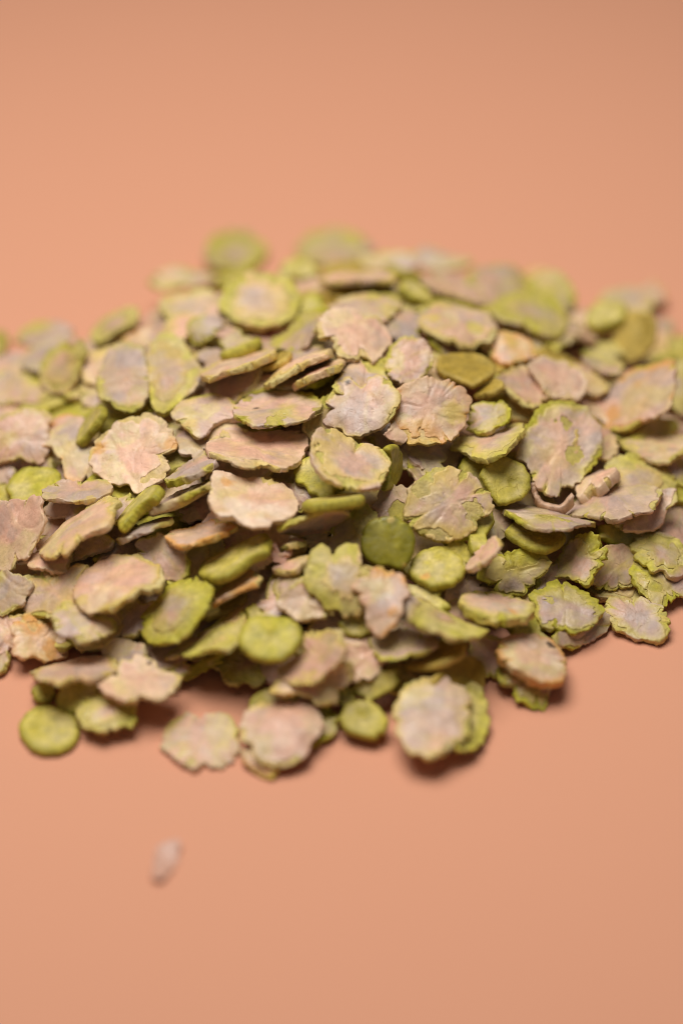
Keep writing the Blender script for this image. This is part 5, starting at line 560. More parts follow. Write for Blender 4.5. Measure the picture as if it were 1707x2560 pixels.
('C27','P',0.95,{'o': 'g','pa': []},[9.84,22.65,19.33],[0.984,-0.124,-0.129],[0.133,0.989,0.07],[[5.6,1.74],[5.63,0.26],[2.8,-0.47],[2.68,-1.17],[2.33,-1.68],[3.49,-4.05],[2.8,-4.58],[2.09,-4.87],[1.49,-5.31],[0.85,-5.48],[0.2,-5.58],[-0.46,-5.59],[-0.65,-3.38],[-1.04,-3.1],[-2.81,-5.36],[-3.58,-4.72],[-4.3,-3.83],[-4.92,-2.69],[-5.17,-1.27],[-2.28,0.22],[-4.8,1.57],[-4.34,2.77],[-3.77,3.75],[-3.07,4.45],[-2.51,5.19],[-1.79,5.5],[-0.67,3.83],[-0.25,4.01],[0.18,4.07],[0.61,4.01],[1.02,3.84],[1.32,3.3],[1.64,2.95],[3.81,4.99],[4.67,4.29],[5.29,3.15]],'grey flake with a green spot between the pink star and ragged cream flakes'),
('B17','P',0.95,{'o': 'y','pa': [[0.06,-0.18,1.5,'p']]},[10.25,9.07,22.48],[0.975,-0.153,-0.162],[0.202,0.916,0.347],[[-3.82,-0.94],[-3.38,1.17],[-2.33,3.16],[-0.43,4.53],[1.56,4.21],[3.24,2.95],[3.88,0.85],[3.15,-1.62],[1.59,-3.47],[-0.26,-5.1],[-1.61,-4.33],[-2.83,-2.95]],'smooth buff flake with yellow cracks beside the pink star flake'),
('B20','G',1.25,{'pa': []},[5.48,8.02,21.72],[0.982,-0.125,-0.144],[0.146,0.979,0.145],[[5.02,1.57],[5.11,0.27],[4.8,-0.97],[1.35,-0.61],[1.08,-0.85],[3.02,-3.53],[2.36,-4.0],[1.68,-4.26],[1.1,-4.66],[0.49,-4.9],[-0.15,-5.0],[-0.78,-4.93],[-1.48,-5.04],[-2.23,-4.95],[-2.98,-4.65],[-3.67,-4.07],[-4.56,-3.51],[-4.72,-2.27],[-4.47,-1.01],[-3.81,0.07],[-1.84,0.51],[-1.77,0.91],[-4.05,3.15],[-3.44,3.82],[-2.77,4.3],[-2.09,4.56],[-1.52,4.96],[-0.9,5.2],[-0.27,5.29],[0.37,5.23],[0.27,2.09],[0.51,1.95],[2.57,4.94],[3.26,4.36],[4.15,3.81],[4.76,2.82]],'dark green scrap below the pink star flake'),
('B19','P',0.95,{'o': 'y','pa': []},[2.56,4.43,22.36],[0.97,-0.152,-0.191],[0.17,0.982,0.086],[[1.22,1.6],[4.59,1.54],[4.51,0.27],[4.12,-0.87],[3.61,-1.84],[2.92,-2.5],[2.41,-3.22],[1.67,-3.43],[1.14,-3.96],[0.49,-4.01],[-0.11,-4.24],[-0.76,-4.59],[-1.42,-4.4],[-2.14,-4.37],[-2.89,-4.12],[-3.63,-3.65],[-3.13,-1.74],[-2.69,-0.52],[-2.31,0.3],[-2.73,0.77],[-2.36,1.32],[-2.29,1.82],[-2.01,2.19],[-1.84,2.59],[-3.11,5.19],[-2.44,5.53],[-1.88,5.99],[-1.27,6.3],[-0.63,6.45],[-0.16,3.95],[0.18,3.85],[0.43,3.43],[0.59,2.97],[0.81,2.69],[0.99,2.37],[1.12,2.0]],'brown and yellow flake between the pink star and the two-notched lavender flake'),
('B6','Y',1.05,{'pa': []},[-9.89,10.03,21.6],[0.884,0.297,0.362],[-0.123,0.894,-0.431],[[-3.42,0.57],[-1.31,1.94],[1.54,2.97],[2.77,-0.45],[1.28,-2.77],[-1.29,-2.3]],'ochre edge between the two long tilted yellow slabs'),
('B3','W',1.5,{'o': 'y','T': '1.5','pa': []},[-16.1,8.95,21.71],[0.954,0.211,0.215],[-0.085,0.873,-0.48],[[-5.56,3.06],[-3.87,5.63],[-0.46,5.32],[3.18,4.75],[6.19,2.64],[6.4,-0.75],[5.15,-3.84],[1.89,-4.6],[0.79,-6.04],[-1.85,-5.27],[-4.78,-5.06],[-5.69,-1.31]],'long tilted yellow cream slab below the big round thick disc'),
('B2','G',1.8,{'T': '1.8','pa': []},[-15.51,15.4,19.91],[0.926,0.252,0.281],[-0.067,0.842,-0.535],[[-3.58,0.73],[-2.78,3.0],[-0.21,2.96],[2.13,3.21],[3.5,1.84],[3.32,-1.64],[2.08,-3.33],[0.04,-3.16],[-2.48,-2.77],[-3.4,-1.97]],'short yellow green strip lying on the long tilted yellow cream slab'),
('B5','W',1.5,{'o': 'y','T': '1.5','pa': []},[-3.52,5.42,22.64],[0.908,0.257,0.33],[-0.039,0.837,-0.546],[[-4.42,1.3],[-3.08,3.25],[-0.48,3.65],[2.12,4.04],[3.74,2.29],[4.39,-1.6],[2.38,-3.9],[-0.12,-3.28],[-2.51,-4.14],[-4.03,-1.38]],'small tilted crumbly slab just above the two-notched lavender flake'),
('B4','W',1.5,{'o': 'y','T': '1.5','pa': []},[-6.69,7.72,22.27],[0.889,0.286,0.359],[-0.05,0.837,-0.544],[[-6.37,1.3],[-4.59,3.26],[-1.45,5.65],[1.69,5.46],[5.18,3.69],[5.74,-1.0],[4.79,-5.08],[2.18,-4.92],[-0.43,-4.76],[-3.36,-5.09],[-5.28,-3.42]],"smooth tilted yellow slab running under the pink star flake's corner"),
('B7','P',0.95,{'o': 'g','c': '.85','pa': [[-4.26,3.31,1.0,'g']]},[-6.03,18.79,21.15],[0.791,0.367,0.489],[-0.255,0.925,-0.281],[[-6.19,3.42],[-4.27,4.11],[-2.32,2.86],[-0.01,4.18],[2.15,5.11],[4.37,3.75],[5.42,-0.74],[3.09,-4.53],[0.66,-3.77],[-0.75,-5.9],[-3.42,-4.14],[-4.38,-1.04]],'lavender flake between the big round thick disc and the pink star flake'),
('B8','W',1.0,{'o': 'p','pa': [[0.53,-0.5,3.0,'p']]},[1.96,13.21,24.38],[0.943,-0.199,-0.267],[0.235,0.965,0.113],[[-4.75,-3.39],[-5.51,-2.43],[-6.06,-0.4],[-5.72,2.05],[-4.4,3.64],[-2.48,4.85],[-0.17,4.61],[0.96,4.15],[2.58,5.55],[4.16,4.32],[4.85,2.68],[5.91,1.53],[5.63,-0.23],[4.9,-1.22],[5.13,-2.09],[4.01,-4.41],[2.59,-3.76],[1.79,-5.43],[0.12,-5.71],[-1.89,-5.66],[-2.43,-4.6],[-2.75,-2.47],[-3.8,-2.29]],'pink star-shaped flake at the top of the heap'),
('B18','P',0.95,{'o': 'y','c': '.95','pa': [[-2.26,2.95,1.2,'w'],[1.79,-2.25,1.5,'w'],[-0.97,4.54,0.5,'k']]},[3.03,-1.43,21.93],[0.964,0.156,0.217],[-0.225,0.913,0.34],[[-5.43,2.19],[-4.57,3.24],[-3.32,4.43],[-1.56,5.74],[-0.59,5.83],[-0.2,4.53],[0.6,2.97],[1.67,3.43],[2.19,4.59],[3.77,4.23],[5.1,2.91],[5.4,1.24],[5.76,-0.19],[5.5,-1.69],[4.36,-2.92],[2.82,-4.29],[0.75,-4.97],[-1.89,-5.08],[-3.41,-4.48],[-3.93,-2.74],[-5.85,-1.89],[-6.22,-0.99],[-5.36,0.06],[-3.6,0.44],[-4.55,1.39]],'two-notched lavender flake under the pink star flake'),
('A18','P',0.95,{'o': 'g','c': '.6','pa': []},[-26.98,54.09,6.59],[0.975,0.173,0.14],[-0.187,0.978,0.09],[[-6.19,0.48],[-3.95,3.07],[-0.13,3.44],[2.83,1.59],[5.68,-1.05],[5.92,-3.22],[2.16,-3.2],[-1.69,-1.89],[-4.8,-1.04]],'blurred greenish flake below the olive round flake of the far rim'),
('A17','P',0.95,{'pa': []},[-24.61,35.41,13.57],[0.989,0.126,0.072],[-0.132,0.988,0.083],[[5.33,-0.09],[4.87,-1.49],[4.38,-2.78],[3.52,-3.57],[2.8,-4.33],[1.94,-4.59],[1.2,-4.85],[0.47,-4.88],[-0.21,-5.02],[-0.89,-4.97],[-1.54,-4.65],[-2.29,-4.61],[-2.97,-4.17],[-3.62,-3.52],[-4.25,-2.74],[-4.19,-1.37],[-5.18,-0.56],[-5.09,0.77],[-4.86,2.01],[-4.5,3.11],[-3.69,3.77],[-3.03,4.25],[-2.5,4.69],[-1.86,4.7],[-1.35,4.76],[-0.89,4.67],[-0.48,4.75],[-0.07,4.72],[0.39,4.87],[0.89,4.88],[1.42,4.72],[1.94,4.39],[2.61,4.04],[3.43,3.54],[4.03,2.6],[5.25,1.46]],'blurred tan flake beside the big round thick disc'),
('A19','P',0.95,{'pa': []},[-18.85,32.23,15.7],[0.989,0.118,0.085],[-0.125,0.989,0.082],[[4.24,-0.4],[3.95,-1.88],[3.28,-3.05],[2.58,-4.02],[0.93,-3.23],[-0.28,-2.0],[-0.61,-2.27],[-0.9,-2.93],[-1.27,-5.44],[-1.94,-5.08],[-2.59,-4.85],[-3.3,-4.71],[-4.05,-4.44],[-4.59,-3.65],[-5.32,-2.99],[-3.04,-0.21],[-3.13,0.24],[-3.17,0.72],[-3.15,1.19],[-3.08,1.65],[-2.96,2.09],[-2.8,2.49],[-2.59,2.84],[-2.45,3.38],[-2.15,3.62],[-1.83,3.78],[-1.49,3.84],[-1.15,3.81],[-0.76,3.99],[-0.32,4.03],[1.21,6.07],[1.81,5.35],[2.54,4.68],[3.15,3.7],[3.66,2.51],[4.03,1.13]],'mauve flake half hidden by the big round thick disc'),
('A14','W',1.0,{'o': 'y','pa': []},[-24.85,26.05,15.79],[0.943,0.24,0.231],[-0.259,0.964,0.055],[[4.53,-1.13],[4.2,-2.54],[3.45,-3.54],[2.47,-3.97],[1.76,-4.65],[0.08,-1.39],[-0.24,-1.84],[-0.64,-1.61],[-1.29,-4.32],[-1.89,-3.78],[-2.61,-3.72],[-3.18,-3.11],[-3.82,-2.56],[-4.47,-1.85],[-5.04,-0.91],[-5.52,0.23],[-3.3,1.62],[-2.95,2.25],[-2.85,2.85],[-2.69,3.43],[-2.31,3.75],[-2.06,4.17],[-1.66,4.25],[-1.36,4.47],[-1.0,4.32],[-0.7,4.37],[-0.4,4.34],[-0.11,4.22],[0.26,4.29],[0.54,4.0],[1.07,4.03],[1.31,3.52],[1.48,2.96],[2.79,2.71],[4.64,1.81],[4.7,0.34]],'small cream pink flake above the tall yellow green flake'),
('A15','P',0.95,{'o': 'g','pa': []},[-17.4,19.72,18.46],[0.919,0.264,0.292],[-0.286,0.957,0.036],[[2.16,-0.61],[4.26,-3.41],[3.56,-4.16],[3.13,-5.3],[2.3,-5.63],[1.52,-5.81],[0.75,-5.77],[0.04,-5.41],[-0.63,-5.26],[-1.18,-4.58],[-1.88,-4.44],[-2.42,-3.79],[-1.26,-1.11],[-1.6,-0.81],[-1.92,-0.37],[-1.81,0.26],[-1.83,0.83],[-1.78,1.38],[-1.66,1.92],[-4.29,5.25],[-3.48,6.07],[-2.67,6.68],[-1.81,6.94],[-1.02,7.12],[-0.0,3.86],[0.36,3.88],[0.72,3.8],[1.06,3.63],[1.28,3.12],[1.54,2.8],[1.76,2.42],[1.93,1.99],[2.06,1.51],[2.12,1.01],[2.14,0.5],[2.27,-0.08]],"lavender flake just under the big round thick disc's front edge"),
('A13','P',0.95,{'o': 'g','pa': [[-0.43,-2.3,1.0,'g']]},[-21.69,23.11,18.42],[0.836,0.358,0.417],[-0.479,0.845,0.236],[[-2.18,2.0],[-0.24,2.82],[2.26,1.67],[3.15,-0.22],[2.22,-1.76],[0.28,-2.58],[-1.88,-2.31],[-2.9,-0.64]],'grey flake with a green lower edge beside the big round thick disc'),
('A16','P',0.95,{'o': 'y','pa': []},[-18.66,15.76,17.28],[0.973,0.172,0.152],[-0.182,0.982,0.053],[[3.72,0.19],[3.37,-1.16],[2.83,-2.33],[1.95,-2.97],[1.22,-3.6],[0.43,-3.91],[-0.39,-3.7],[-1.05,-3.92],[-1.73,-3.96],[-2.34,-3.43],[-3.04,-3.49],[-3.51,-2.67],[-2.43,0.58],[-2.58,0.84],[-2.87,1.01],[-3.15,1.3],[-3.58,1.68],[-3.59,2.24],[-3.54,2.8],[-3.43,3.33],[-2.95,3.5],[-2.63,3.67],[-2.32,3.71],[-2.13,3.9],[-1.86,3.75],[-1.67,3.81],[-1.47,3.82],[-1.28,3.78],[-1.09,3.69],[-0.92,3.54],[-0.63,3.57],[-0.33,3.48],[-0.02,3.27],[0.27,2.93],[3.57,3.05],[3.85,1.64]],"small pale chip above the long tilted yellow cream slab's end"),
('B1','R',1.9,{'c': '.5','o': 'y','T': '1.9','pa': [[-1.54,0.59,2.4,'m'],[-0.53,0.32,0.5,'d']]},[-12.91,30.92,18.27],[0.999,0.013,-0.039],[-0.004,0.975,0.22],[[-6.91,-0.09],[-6.21,1.97],[-4.77,4.05],[-2.58,5.57],[0.36,6.09],[3.34,5.45],[5.34,3.76],[6.5,1.46],[6.2,-1.75],[5.02,-4.41],[3.07,-5.63],[0.12,-6.01],[-2.36,-5.5],[-4.1,-4.38],[-5.36,-3.25],[-6.86,-2.13]],'big round thick disc, yellow green with a tan middle, on the crest'),
('A8','G',1.25,{'o': 'o','pa': []},[-58.12,43.45,0.86],[0.99,0.111,-0.086],[-0.105,0.992,0.074],[[-1.38,3.51],[0.96,3.12],[2.01,1.11],[1.23,-1.72],[0.2,-3.75],[-1.36,-3.76]],"blurred yellow flake cut by the picture's edge on the far slope"),
('A7','P',0.95,{'o': 'y','pa': []},[-49.0,38.74,5.1],[0.937,0.287,0.202],[-0.304,0.951,0.06],[[4.07,-0.85],[4.79,-2.91],[4.01,-3.95],[3.12,-4.63],[2.17,-4.92],[1.35,-5.19],[0.52,-5.12],[-0.23,-4.92],[-0.95,-4.84],[-1.56,-4.16],[-2.31,-4.09],[-2.86,-3.38],[-3.52,-2.81],[-2.69,-0.7],[-3.28,-0.23],[-3.82,0.49],[-4.49,1.45],[-5.42,2.84],[-4.63,3.9],[-3.77,4.58],[-2.91,4.89],[-2.24,5.07],[-1.61,5.01],[-1.13,5.03],[-0.68,4.9],[-0.3,4.95],[0.08,4.91],[0.39,4.47],[0.71,4.24],[1.12,4.18],[1.4,3.76],[1.79,3.43],[2.35,3.06],[3.27,2.56],[4.13,1.6],[4.67,0.26]],'blurred tan flake at the far side of the heap above the yellow leaning flake'),
('A9','P',0.95,{'pa': []},[-47.81,29.33,7.57],[0.889,0.35,0.293],[-0.376,0.926,0.032],[[3.68,-2.12],[3.0,-3.27],[2.18,-4.1],[1.31,-4.66],[0.44,-4.94],[-0.43,-4.86],[-1.21,-4.64],[-1.92,-4.41],[-2.08,-1.36],[-2.52,-1.42],[-2.87,-1.09],[-3.32,-0.88],[-3.76,-0.51],[-3.81,0.27],[-4.14,0.85],[-4.21,1.59],[-4.2,2.33],[-3.92,2.98],[-3.58,3.48],[-3.05,3.67],[-2.83,4.07],[-2.45,4.14],[-2.18,4.37],[-1.94,4.82],[-1.59,4.6],[-1.28,4.59],[-0.98,4.49],[-0.69,4.32],[-0.43,4.07],[-0.05,3.96],[0.49,3.88],[1.04,3.57],[2.27,3.27],[3.55,2.35],[3.85,0.93],[3.92,-0.61]],'shaded brown flake under the yellow leaning flake'),
('A6','R',1.1,{'c': '.5','pa': []},[-37.35,36.13,9.77],[0.849,0.369,0.379],[-0.279,0.921,-0.272],[[-3.72,3.57],[-0.86,4.23],[2.52,3.63],[4.94,1.8],[4.09,-2.0],[2.87,-4.11],[0.27,-3.88],[-2.11,-3.92],[-4.23,-3.08],[-4.43,0.21]],'grey and green flake standing up like a fin on the far slope'),
('A5','G',1.25,{'pa': []},[-48.7,18.82,6.59],[0.827,0.418,0.375],[-0.448,0.894,-0.01],[[4.02,-3.87],[3.09,-3.78],[2.39,-3.54],[1.99,-3.57],[1.63,-3.48],[1.31,-3.28],[1.05,-2.99],[0.22,-6.81],[-0.45,-6.57],[-0.92,-5.72],[-1.6,-5.38],[-2.06,-4.58],[-2.59,-3.79],[-3.11,-2.85],[-3.39,-1.7],[-3.86,-0.42],[-3.98,1.01],[-2.04,1.25],[-2.07,2.41],[-2.91,5.08],[-1.99,5.68],[-1.04,5.89],[-0.19,6.09],[0.66,5.65],[1.39,5.68],[1.94,4.34],[2.24,3.04],[2.34,1.93],[3.87,3.59],[2.48,0.65],[4.87,2.0],[2.61,-0.22],[3.05,-0.56],[3.82,-1.15],[4.13,-2.01],[4.14,-2.93]],'dark green flake in shadow under the yellow leaning flake'),
('A4','P',0.95,{'pa': []},[-52.32,22.72,6.65],[0.809,0.435,0.395],[-0.47,0.883,-0.01],[[4.38,-4.84],[4.07,-6.49],[2.6,-6.05],[1.54,-5.6],[0.68,-4.81],[0.06,-4.06],[-0.39,-3.75],[-0.77,-3.34],[-1.15,-3.12],[-1.51,-2.8],[-1.95,-2.61],[-2.39,-2.26],[-2.8,-1.74],[-3.54,-1.23],[-4.22,-0.37],[-4.8,0.81],[-4.46,1.98],[-4.02,2.98],[-3.64,3.98],[-3.16,4.86],[-2.7,5.85],[-2.11,6.72],[-1.15,5.98],[-0.45,5.56],[0.14,5.26],[0.6,4.51],[1.0,3.97],[1.4,3.6],[1.77,3.12],[2.07,2.56],[2.48,2.04],[2.84,1.38],[3.12,0.57],[3.31,-0.35],[3.58,-1.44],[4.86,-3.54]],"tan flake at the picture's edge beneath the yellow leaning flake"),
('A3','R',1.1,{'c': '.5','o': 'y','pa': [[0.59,0.81,1.6,'p']]},[-44.42,22.47,11.74],[0.504,0.56,0.658],[-0.657,0.743,-0.128],[[-2.15,4.26],[0.46,4.78],[2.6,3.82],[4.6,1.24],[5.08,-1.75],[3.64,-3.62],[1.12,-3.7],[-1.7,-4.39],[-3.84,-3.42],[-4.96,-0.92],[-4.43,1.74]],'yellow leaning flake with a green rim on the far side slope'),
('A10','W',1.0,{'o': 'o','pa': []},[-31.93,25.83,13.14],[0.98,0.171,0.098],[-0.178,0.981,0.072],[[5.42,0.28],[4.92,-1.06],[4.35,-2.22],[3.68,-3.17],[2.89,-3.82],[1.95,-3.86],[0.5,-0.96],[0.18,-1.09],[-0.17,-4.02],[-0.83,-3.92],[-1.49,-3.74],[-2.1,-3.3],[-2.77,-2.92],[-3.47,-2.4],[-4.28,-1.79],[-4.81,-0.72],[-5.41,0.47],[-3.43,1.89],[-2.8,2.61],[-2.32,3.1],[-1.98,3.52],[-1.62,3.79],[-1.26,3.92],[-0.91,3.93],[-0.67,4.11],[-0.41,4.21],[-0.14,4.24],[0.13,4.21],[0.39,4.09],[0.73,4.17],[1.1,4.13],[1.49,3.95],[2.03,3.77],[2.4,3.26],[2.33,2.5],[2.17,1.83]],'peach yellow flake behind the green-edged lavender flake'),
('A11','W',1.0,{'o': 'y','pa': []},[-38.67,21.02,12.5],[0.946,0.26,0.191],[-0.274,0.96,0.049],[[4.92,-2.67],[4.31,-3.88],[3.6,-4.86],[2.83,-5.57],[2.02,-6.03],[1.18,-6.13],[0.44,-6.28],[-0.28,-6.22],[-0.96,-5.97],[-1.3,-4.22],[-1.76,-3.91],[-2.3,-3.73],[-2.69,-3.16],[-2.85,-2.34],[-2.9,-1.53],[-2.85,-0.78],[-2.52,-0.09],[-5.79,1.2],[-5.63,2.66],[-5.26,4.03],[-4.54,5.04],[-3.75,5.78],[-2.92,6.25],[-2.0,6.1],[-1.29,6.43],[-0.49,3.3],[-0.1,3.57],[0.35,3.71],[0.84,3.71],[1.47,3.78],[2.14,3.61],[3.15,3.5],[3.96,2.78],[4.32,1.6],[4.81,0.31],[5.08,-1.17]],'pinkish flake peeking out beside the green-edged lavender flake'),
('A12','P',0.95,{'pa': []},[-37.71,16.03,11.49],[0.911,0.315,0.266],[-0.333,0.943,0.024],[[3.23,-3.32],[2.78,-4.62],[1.91,-5.36],[-0.51,-2.54],[-0.91,-2.57],[-1.22,-2.75],[-1.31,-6.08],[-2.01,-6.11],[-2.2,-2.79],[-2.51,-2.62],[-2.7,-2.13],[-2.93,-1.84],[-3.28,-1.67],[-3.45,-1.23],[-3.75,-0.83],[-3.64,-0.24],[-3.64,0.27],[-3.41,0.71],[-3.49,1.27],[-3.33,1.72],[-3.12,2.12],[-2.87,2.46],[-2.59,2.73],[-2.28,2.91],[-1.98,3.31],[-1.5,6.07],[-0.82,6.01],[-0.27,5.3],[0.32,4.91],[0.96,4.49],[1.62,3.92],[1.99,2.96],[2.56,2.04],[2.97,0.89],[3.49,-0.45],[3.6,-1.95]],'grey shaded flake below the pinkish peeking flake'),
('A2','R',1.1,{'c': '.45','o': 'y','pa': [[-1.13,3.52,1.8,'m'],[3.19,-0.29,1.6,'m']]},[-26.7,12.72,17.74],[0.967,0.202,0.156],[-0.212,0.976,0.05],[[5.53,-2.2],[5.16,-3.56],[4.23,-4.35],[3.7,-5.37],[2.95,-5.99],[2.17,-6.38],[1.49,-7.09],[0.71,-7.61],[-0.16,-8.21],[-1.24,-9.11],[-2.45,-9.37],[-3.45,-8.5],[-3.94,-6.76],[-3.86,-4.69],[-3.86,-3.18],[-3.37,-1.69],[-4.79,-0.9],[-5.05,0.5],[-5.08,1.98],[-4.71,3.34],[-3.99,4.35],[-3.21,5.09],[-2.5,5.78],[-2.05,7.21],[-1.3,8.27],[-0.38,9.13],[0.69,9.73],[1.74,9.17],[2.6,8.09],[3.26,6.85],[3.6,5.3],[4.01,4.13],[4.09,2.79],[4.35,1.71],[4.49,0.56],[4.69,-0.62]],'tall yellow green flake leaning beside the green-edged lavender flake'),
('A1','P',0.95,{'o': 'g','c': '.85','pa': [[-4.15,0.06,1.2,'g']]},[-33.68,11.7,17.26],[0.961,0.226,0.158],[-0.242,0.966,0.093],[[-4.17,1.12],[-3.32,3.69],[-1.97,5.7],[-0.85,7.79],[1.17,8.07],[2.88,6.66],[4.07,5.09],[4.09,2.54],[3.52,-1.96],[2.89,-5.35],[1.19,-7.94],[-0.57,-8.14],[-2.31,-6.9],[-3.15,-4.75],[-4.23,-3.95],[-4.42,-0.96]],'green-edged lavender flake standing upright'),
('D29','P',0.95,{'o': 'p','pa': []},[-22.34,-2.38,15.92],[0.979,0.168,0.116],[-0.172,0.985,0.025],[[4.5,-1.83],[4.19,-3.17],[3.58,-4.24],[0.98,-2.47],[2.07,-5.52],[1.35,-5.93],[0.61,-6.03],[-0.1,-5.91],[-0.7,-3.34],[-1.05,-3.28],[-1.38,-3.13],[-1.79,-3.13],[-2.21,-3.0],[-2.35,-2.36],[-2.41,-1.73],[-2.37,-1.14],[-5.56,-1.41],[-5.85,-0.06],[-5.75,1.34],[-5.44,2.66],[-2.36,1.37],[-2.29,1.99],[-2.13,2.62],[-1.97,3.47],[-1.41,3.23],[-1.24,5.62],[-0.58,5.4],[0.06,5.39],[0.7,5.19],[1.32,4.83],[1.85,4.22],[2.5,3.7],[3.11,2.97],[3.81,2.12],[4.18,0.92],[4.42,-0.41]],'reddish brown flake in the gap beside the large pink lobed flake'),
('D3','W',1.0,{'o': 'y','pa': []},[-18.98,-0.48,17.46],[0.967,0.193,0.166],[-0.23,0.942,0.243],[[3.32,-1.34],[4.6,-2.92],[3.86,-3.66],[3.19,-4.32],[2.47,-4.79],[1.59,-4.74],[0.89,-4.83],[0.23,-4.98],[-0.41,-4.69],[-1.01,-4.48],[-1.69,-4.5],[-2.19,-3.97],[-1.79,-2.33],[-2.5,-2.34],[-2.75,-1.79],[-3.4,-1.35],[-3.75,-0.65],[-4.11,0.18],[-5.05,1.38],[-4.81,2.46],[-4.17,3.27],[-3.5,3.94],[-2.63,4.17],[-1.91,4.45],[-1.17,4.47],[-0.49,4.4],[0.15,4.4],[0.77,4.2],[1.37,3.93],[2.02,3.73],[2.66,3.36],[3.27,2.83],[3.74,2.11],[4.3,1.33],[4.81,0.38],[2.76,-0.5]],'pale yellow block under the corner of the tan flake'),
('D2','P',0.95,{'o': 'y','pa': []},[-20.73,1.29,18.42],[0.989,0.13,0.077],[-0.132,0.991,0.025],[[-5.26,0.66],[-3.32,3.56],[-1.36,4.49],[0.52,4.45],[2.78,3.67],[4.69,1.64],[5.11,-1.07],[5.84,-3.19],[3.11,-2.32],[1.18,-2.92],[-0.49,-5.54],[-1.87,-5.27],[-2.66,-3.8],[-4.11,-1.87]],'tan flake between the large pink lobed flake and the green gashed oval flake'),
('D22','G',1.25,{'pa': []},[-50.39,-4.68,6.99],[0.832,0.434,0.346],[-0.45,0.892,-0.038],[[3.27,-2.34],[2.7,-3.47],[1.86,-4.14],[-0.44,-0.13],[0.08,-4.29],[-0.68,-4.25],[-1.39,-3.92],[-2.01,-3.4],[-2.62,-3.09],[-3.19,-2.63],[-3.69,-2.02],[-4.12,-1.28],[-2.5,1.12],[-2.6,1.49],[-2.83,1.84],[-2.84,2.29],[-2.8,2.73],[-2.71,3.16],[-2.58,3.55],[-2.4,3.91],[-2.19,4.21],[-1.94,4.44],[-1.68,4.61],[-1.37,4.42],[-1.12,4.44],[-0.87,4.38],[-0.62,4.26],[-0.4,4.07],[-0.2,3.83],[-0.02,3.53],[0.11,3.2],[0.21,2.83],[3.11,2.99],[3.38,1.8],[3.75,0.39],[3.7,-1.06]],"yellow green scrap at the picture's edge above the angular pink flake"),
('D21','P',0.95,{'pa': []},[-51.63,-0.52,7.78],[0.757,0.489,0.433],[-0.516,0.854,-0.062],[[0.96,-1.11],[0.61,-1.24],[2.09,-6.15],[1.13,-6.1],[-0.2,-1.52],[-0.46,-5.67],[-0.71,-1.52],[-0.96,-1.42],[-1.2,-1.25],[-1.41,-1.02],[-1.73,-0.92],[-2.06,-0.69],[-2.36,-0.33],[-3.0,0.05],[-2.67,0.75],[-2.45,1.3],[-2.19,1.73],[-2.05,2.18],[-1.73,2.41],[-1.64,2.95],[-1.37,3.23],[-1.15,3.71],[-0.77,3.57],[-0.45,3.33],[-0.2,3.0],[0.05,2.9],[0.29,2.73],[0.5,2.5],[2.33,4.36],[2.85,3.7],[1.28,1.72],[1.36,1.23],[1.58,0.73],[1.73,0.13],[1.8,-0.54],[1.46,-0.99]],"brownish flake at the picture's edge below the wide peach flake"),
('D14','G',1.25,{'o': 'g','pa': []},[-46.29,-5.76,9.67],[0.871,0.389,0.3],[-0.402,0.915,-0.022],[[4.47,-3.02],[3.86,-4.11],[3.0,-4.71],[2.25,-5.33],[1.07,-4.14],[0.35,-3.39],[-0.14,-3.48],[-0.79,-4.92],[-1.41,-4.59],[-1.99,-4.09],[-2.45,-3.39],[-3.08,-2.97],[-3.63,-2.28],[-4.05,-1.38],[-4.44,-0.36],[-4.03,0.82],[-4.17,1.89],[-4.18,3.04],[-3.41,3.67],[-2.91,4.32],[-2.26,4.57],[-1.73,4.83],[-1.21,4.92],[-0.75,5.12],[-0.28,5.21],[0.17,4.88],[0.6,4.72],[1.01,4.44],[1.38,4.06],[1.84,3.77],[2.27,3.32],[2.84,2.82],[3.53,2.13],[4.15,1.12],[4.29,-0.1],[3.75,-1.12]],'vivid lime green flake above the angular pink flake'),
('D17','P',0.95,{'o': 'o','pa': [[-1.52,5.28,1.2,'o']]},[-41.92,2.99,11.43],[0.914,0.324,0.244],[-0.337,0.942,0.009],[[2.32,-1.74],[2.43,-2.63],[3.84,-5.71],[2.96,-6.17],[2.09,-6.34],[1.34,-6.6],[0.68,-7.69],[-0.17,-8.31],[-1.15,-8.67],[-2.07,-8.21],[-2.72,-7.02],[-1.91,-3.63],[-2.26,-3.04],[-2.53,-2.36],[-2.72,-1.61],[-2.65,-0.79],[-2.48,-0.06],[-4.99,1.57],[-4.71,2.92],[-4.38,4.28],[-3.54,5.03],[-2.74,5.63],[-1.98,6.13],[-1.29,6.88],[-0.49,7.43],[0.37,7.19],[1.2,7.01],[1.92,6.34],[2.63,5.75],[3.26,4.97],[3.65,3.87],[3.73,2.59],[4.35,1.73],[4.75,0.6],[3.67,-0.57],[2.75,-1.23]],'tan flake with a yellow corner beside the wide peach flake'),
('D16','W',1.0,{'o': 'y','pa': [[1.63,1.45,2.2,'p']]},[-49.41,4.34,11.42],[0.934,0.304,0.186],[-0.354,0.853,0.383],[[-3.72,3.96],[-0.79,4.47],[2.38,4.2],[4.94,2.82],[5.73,1.44],[4.37,0.34],[4.02,-2.23],[3.69,-3.99],[1.72,-5.4],[0.53,-5.21],[-1.08,-3.25],[-3.32,-3.2],[-5.85,-2.51]],"wide peach flake cut by the picture's edge"),
('D18','G',1.4,{'T': '1.4','o': 'o','pa': []},[-38.1,3.4,14.61],[0.586,0.544,0.6],[-0.294,0.833,-0.468],[[-3.94,-0.21],[-1.91,3.06],[0.3,3.49],[2.78,2.88],[3.42,-0.61],[2.42,-3.41],[0.08,-3.32],[-2.22,-2.34],[-3.86,-1.63]],'olive flake seen edge-on beneath the green-edged lavender flake'),
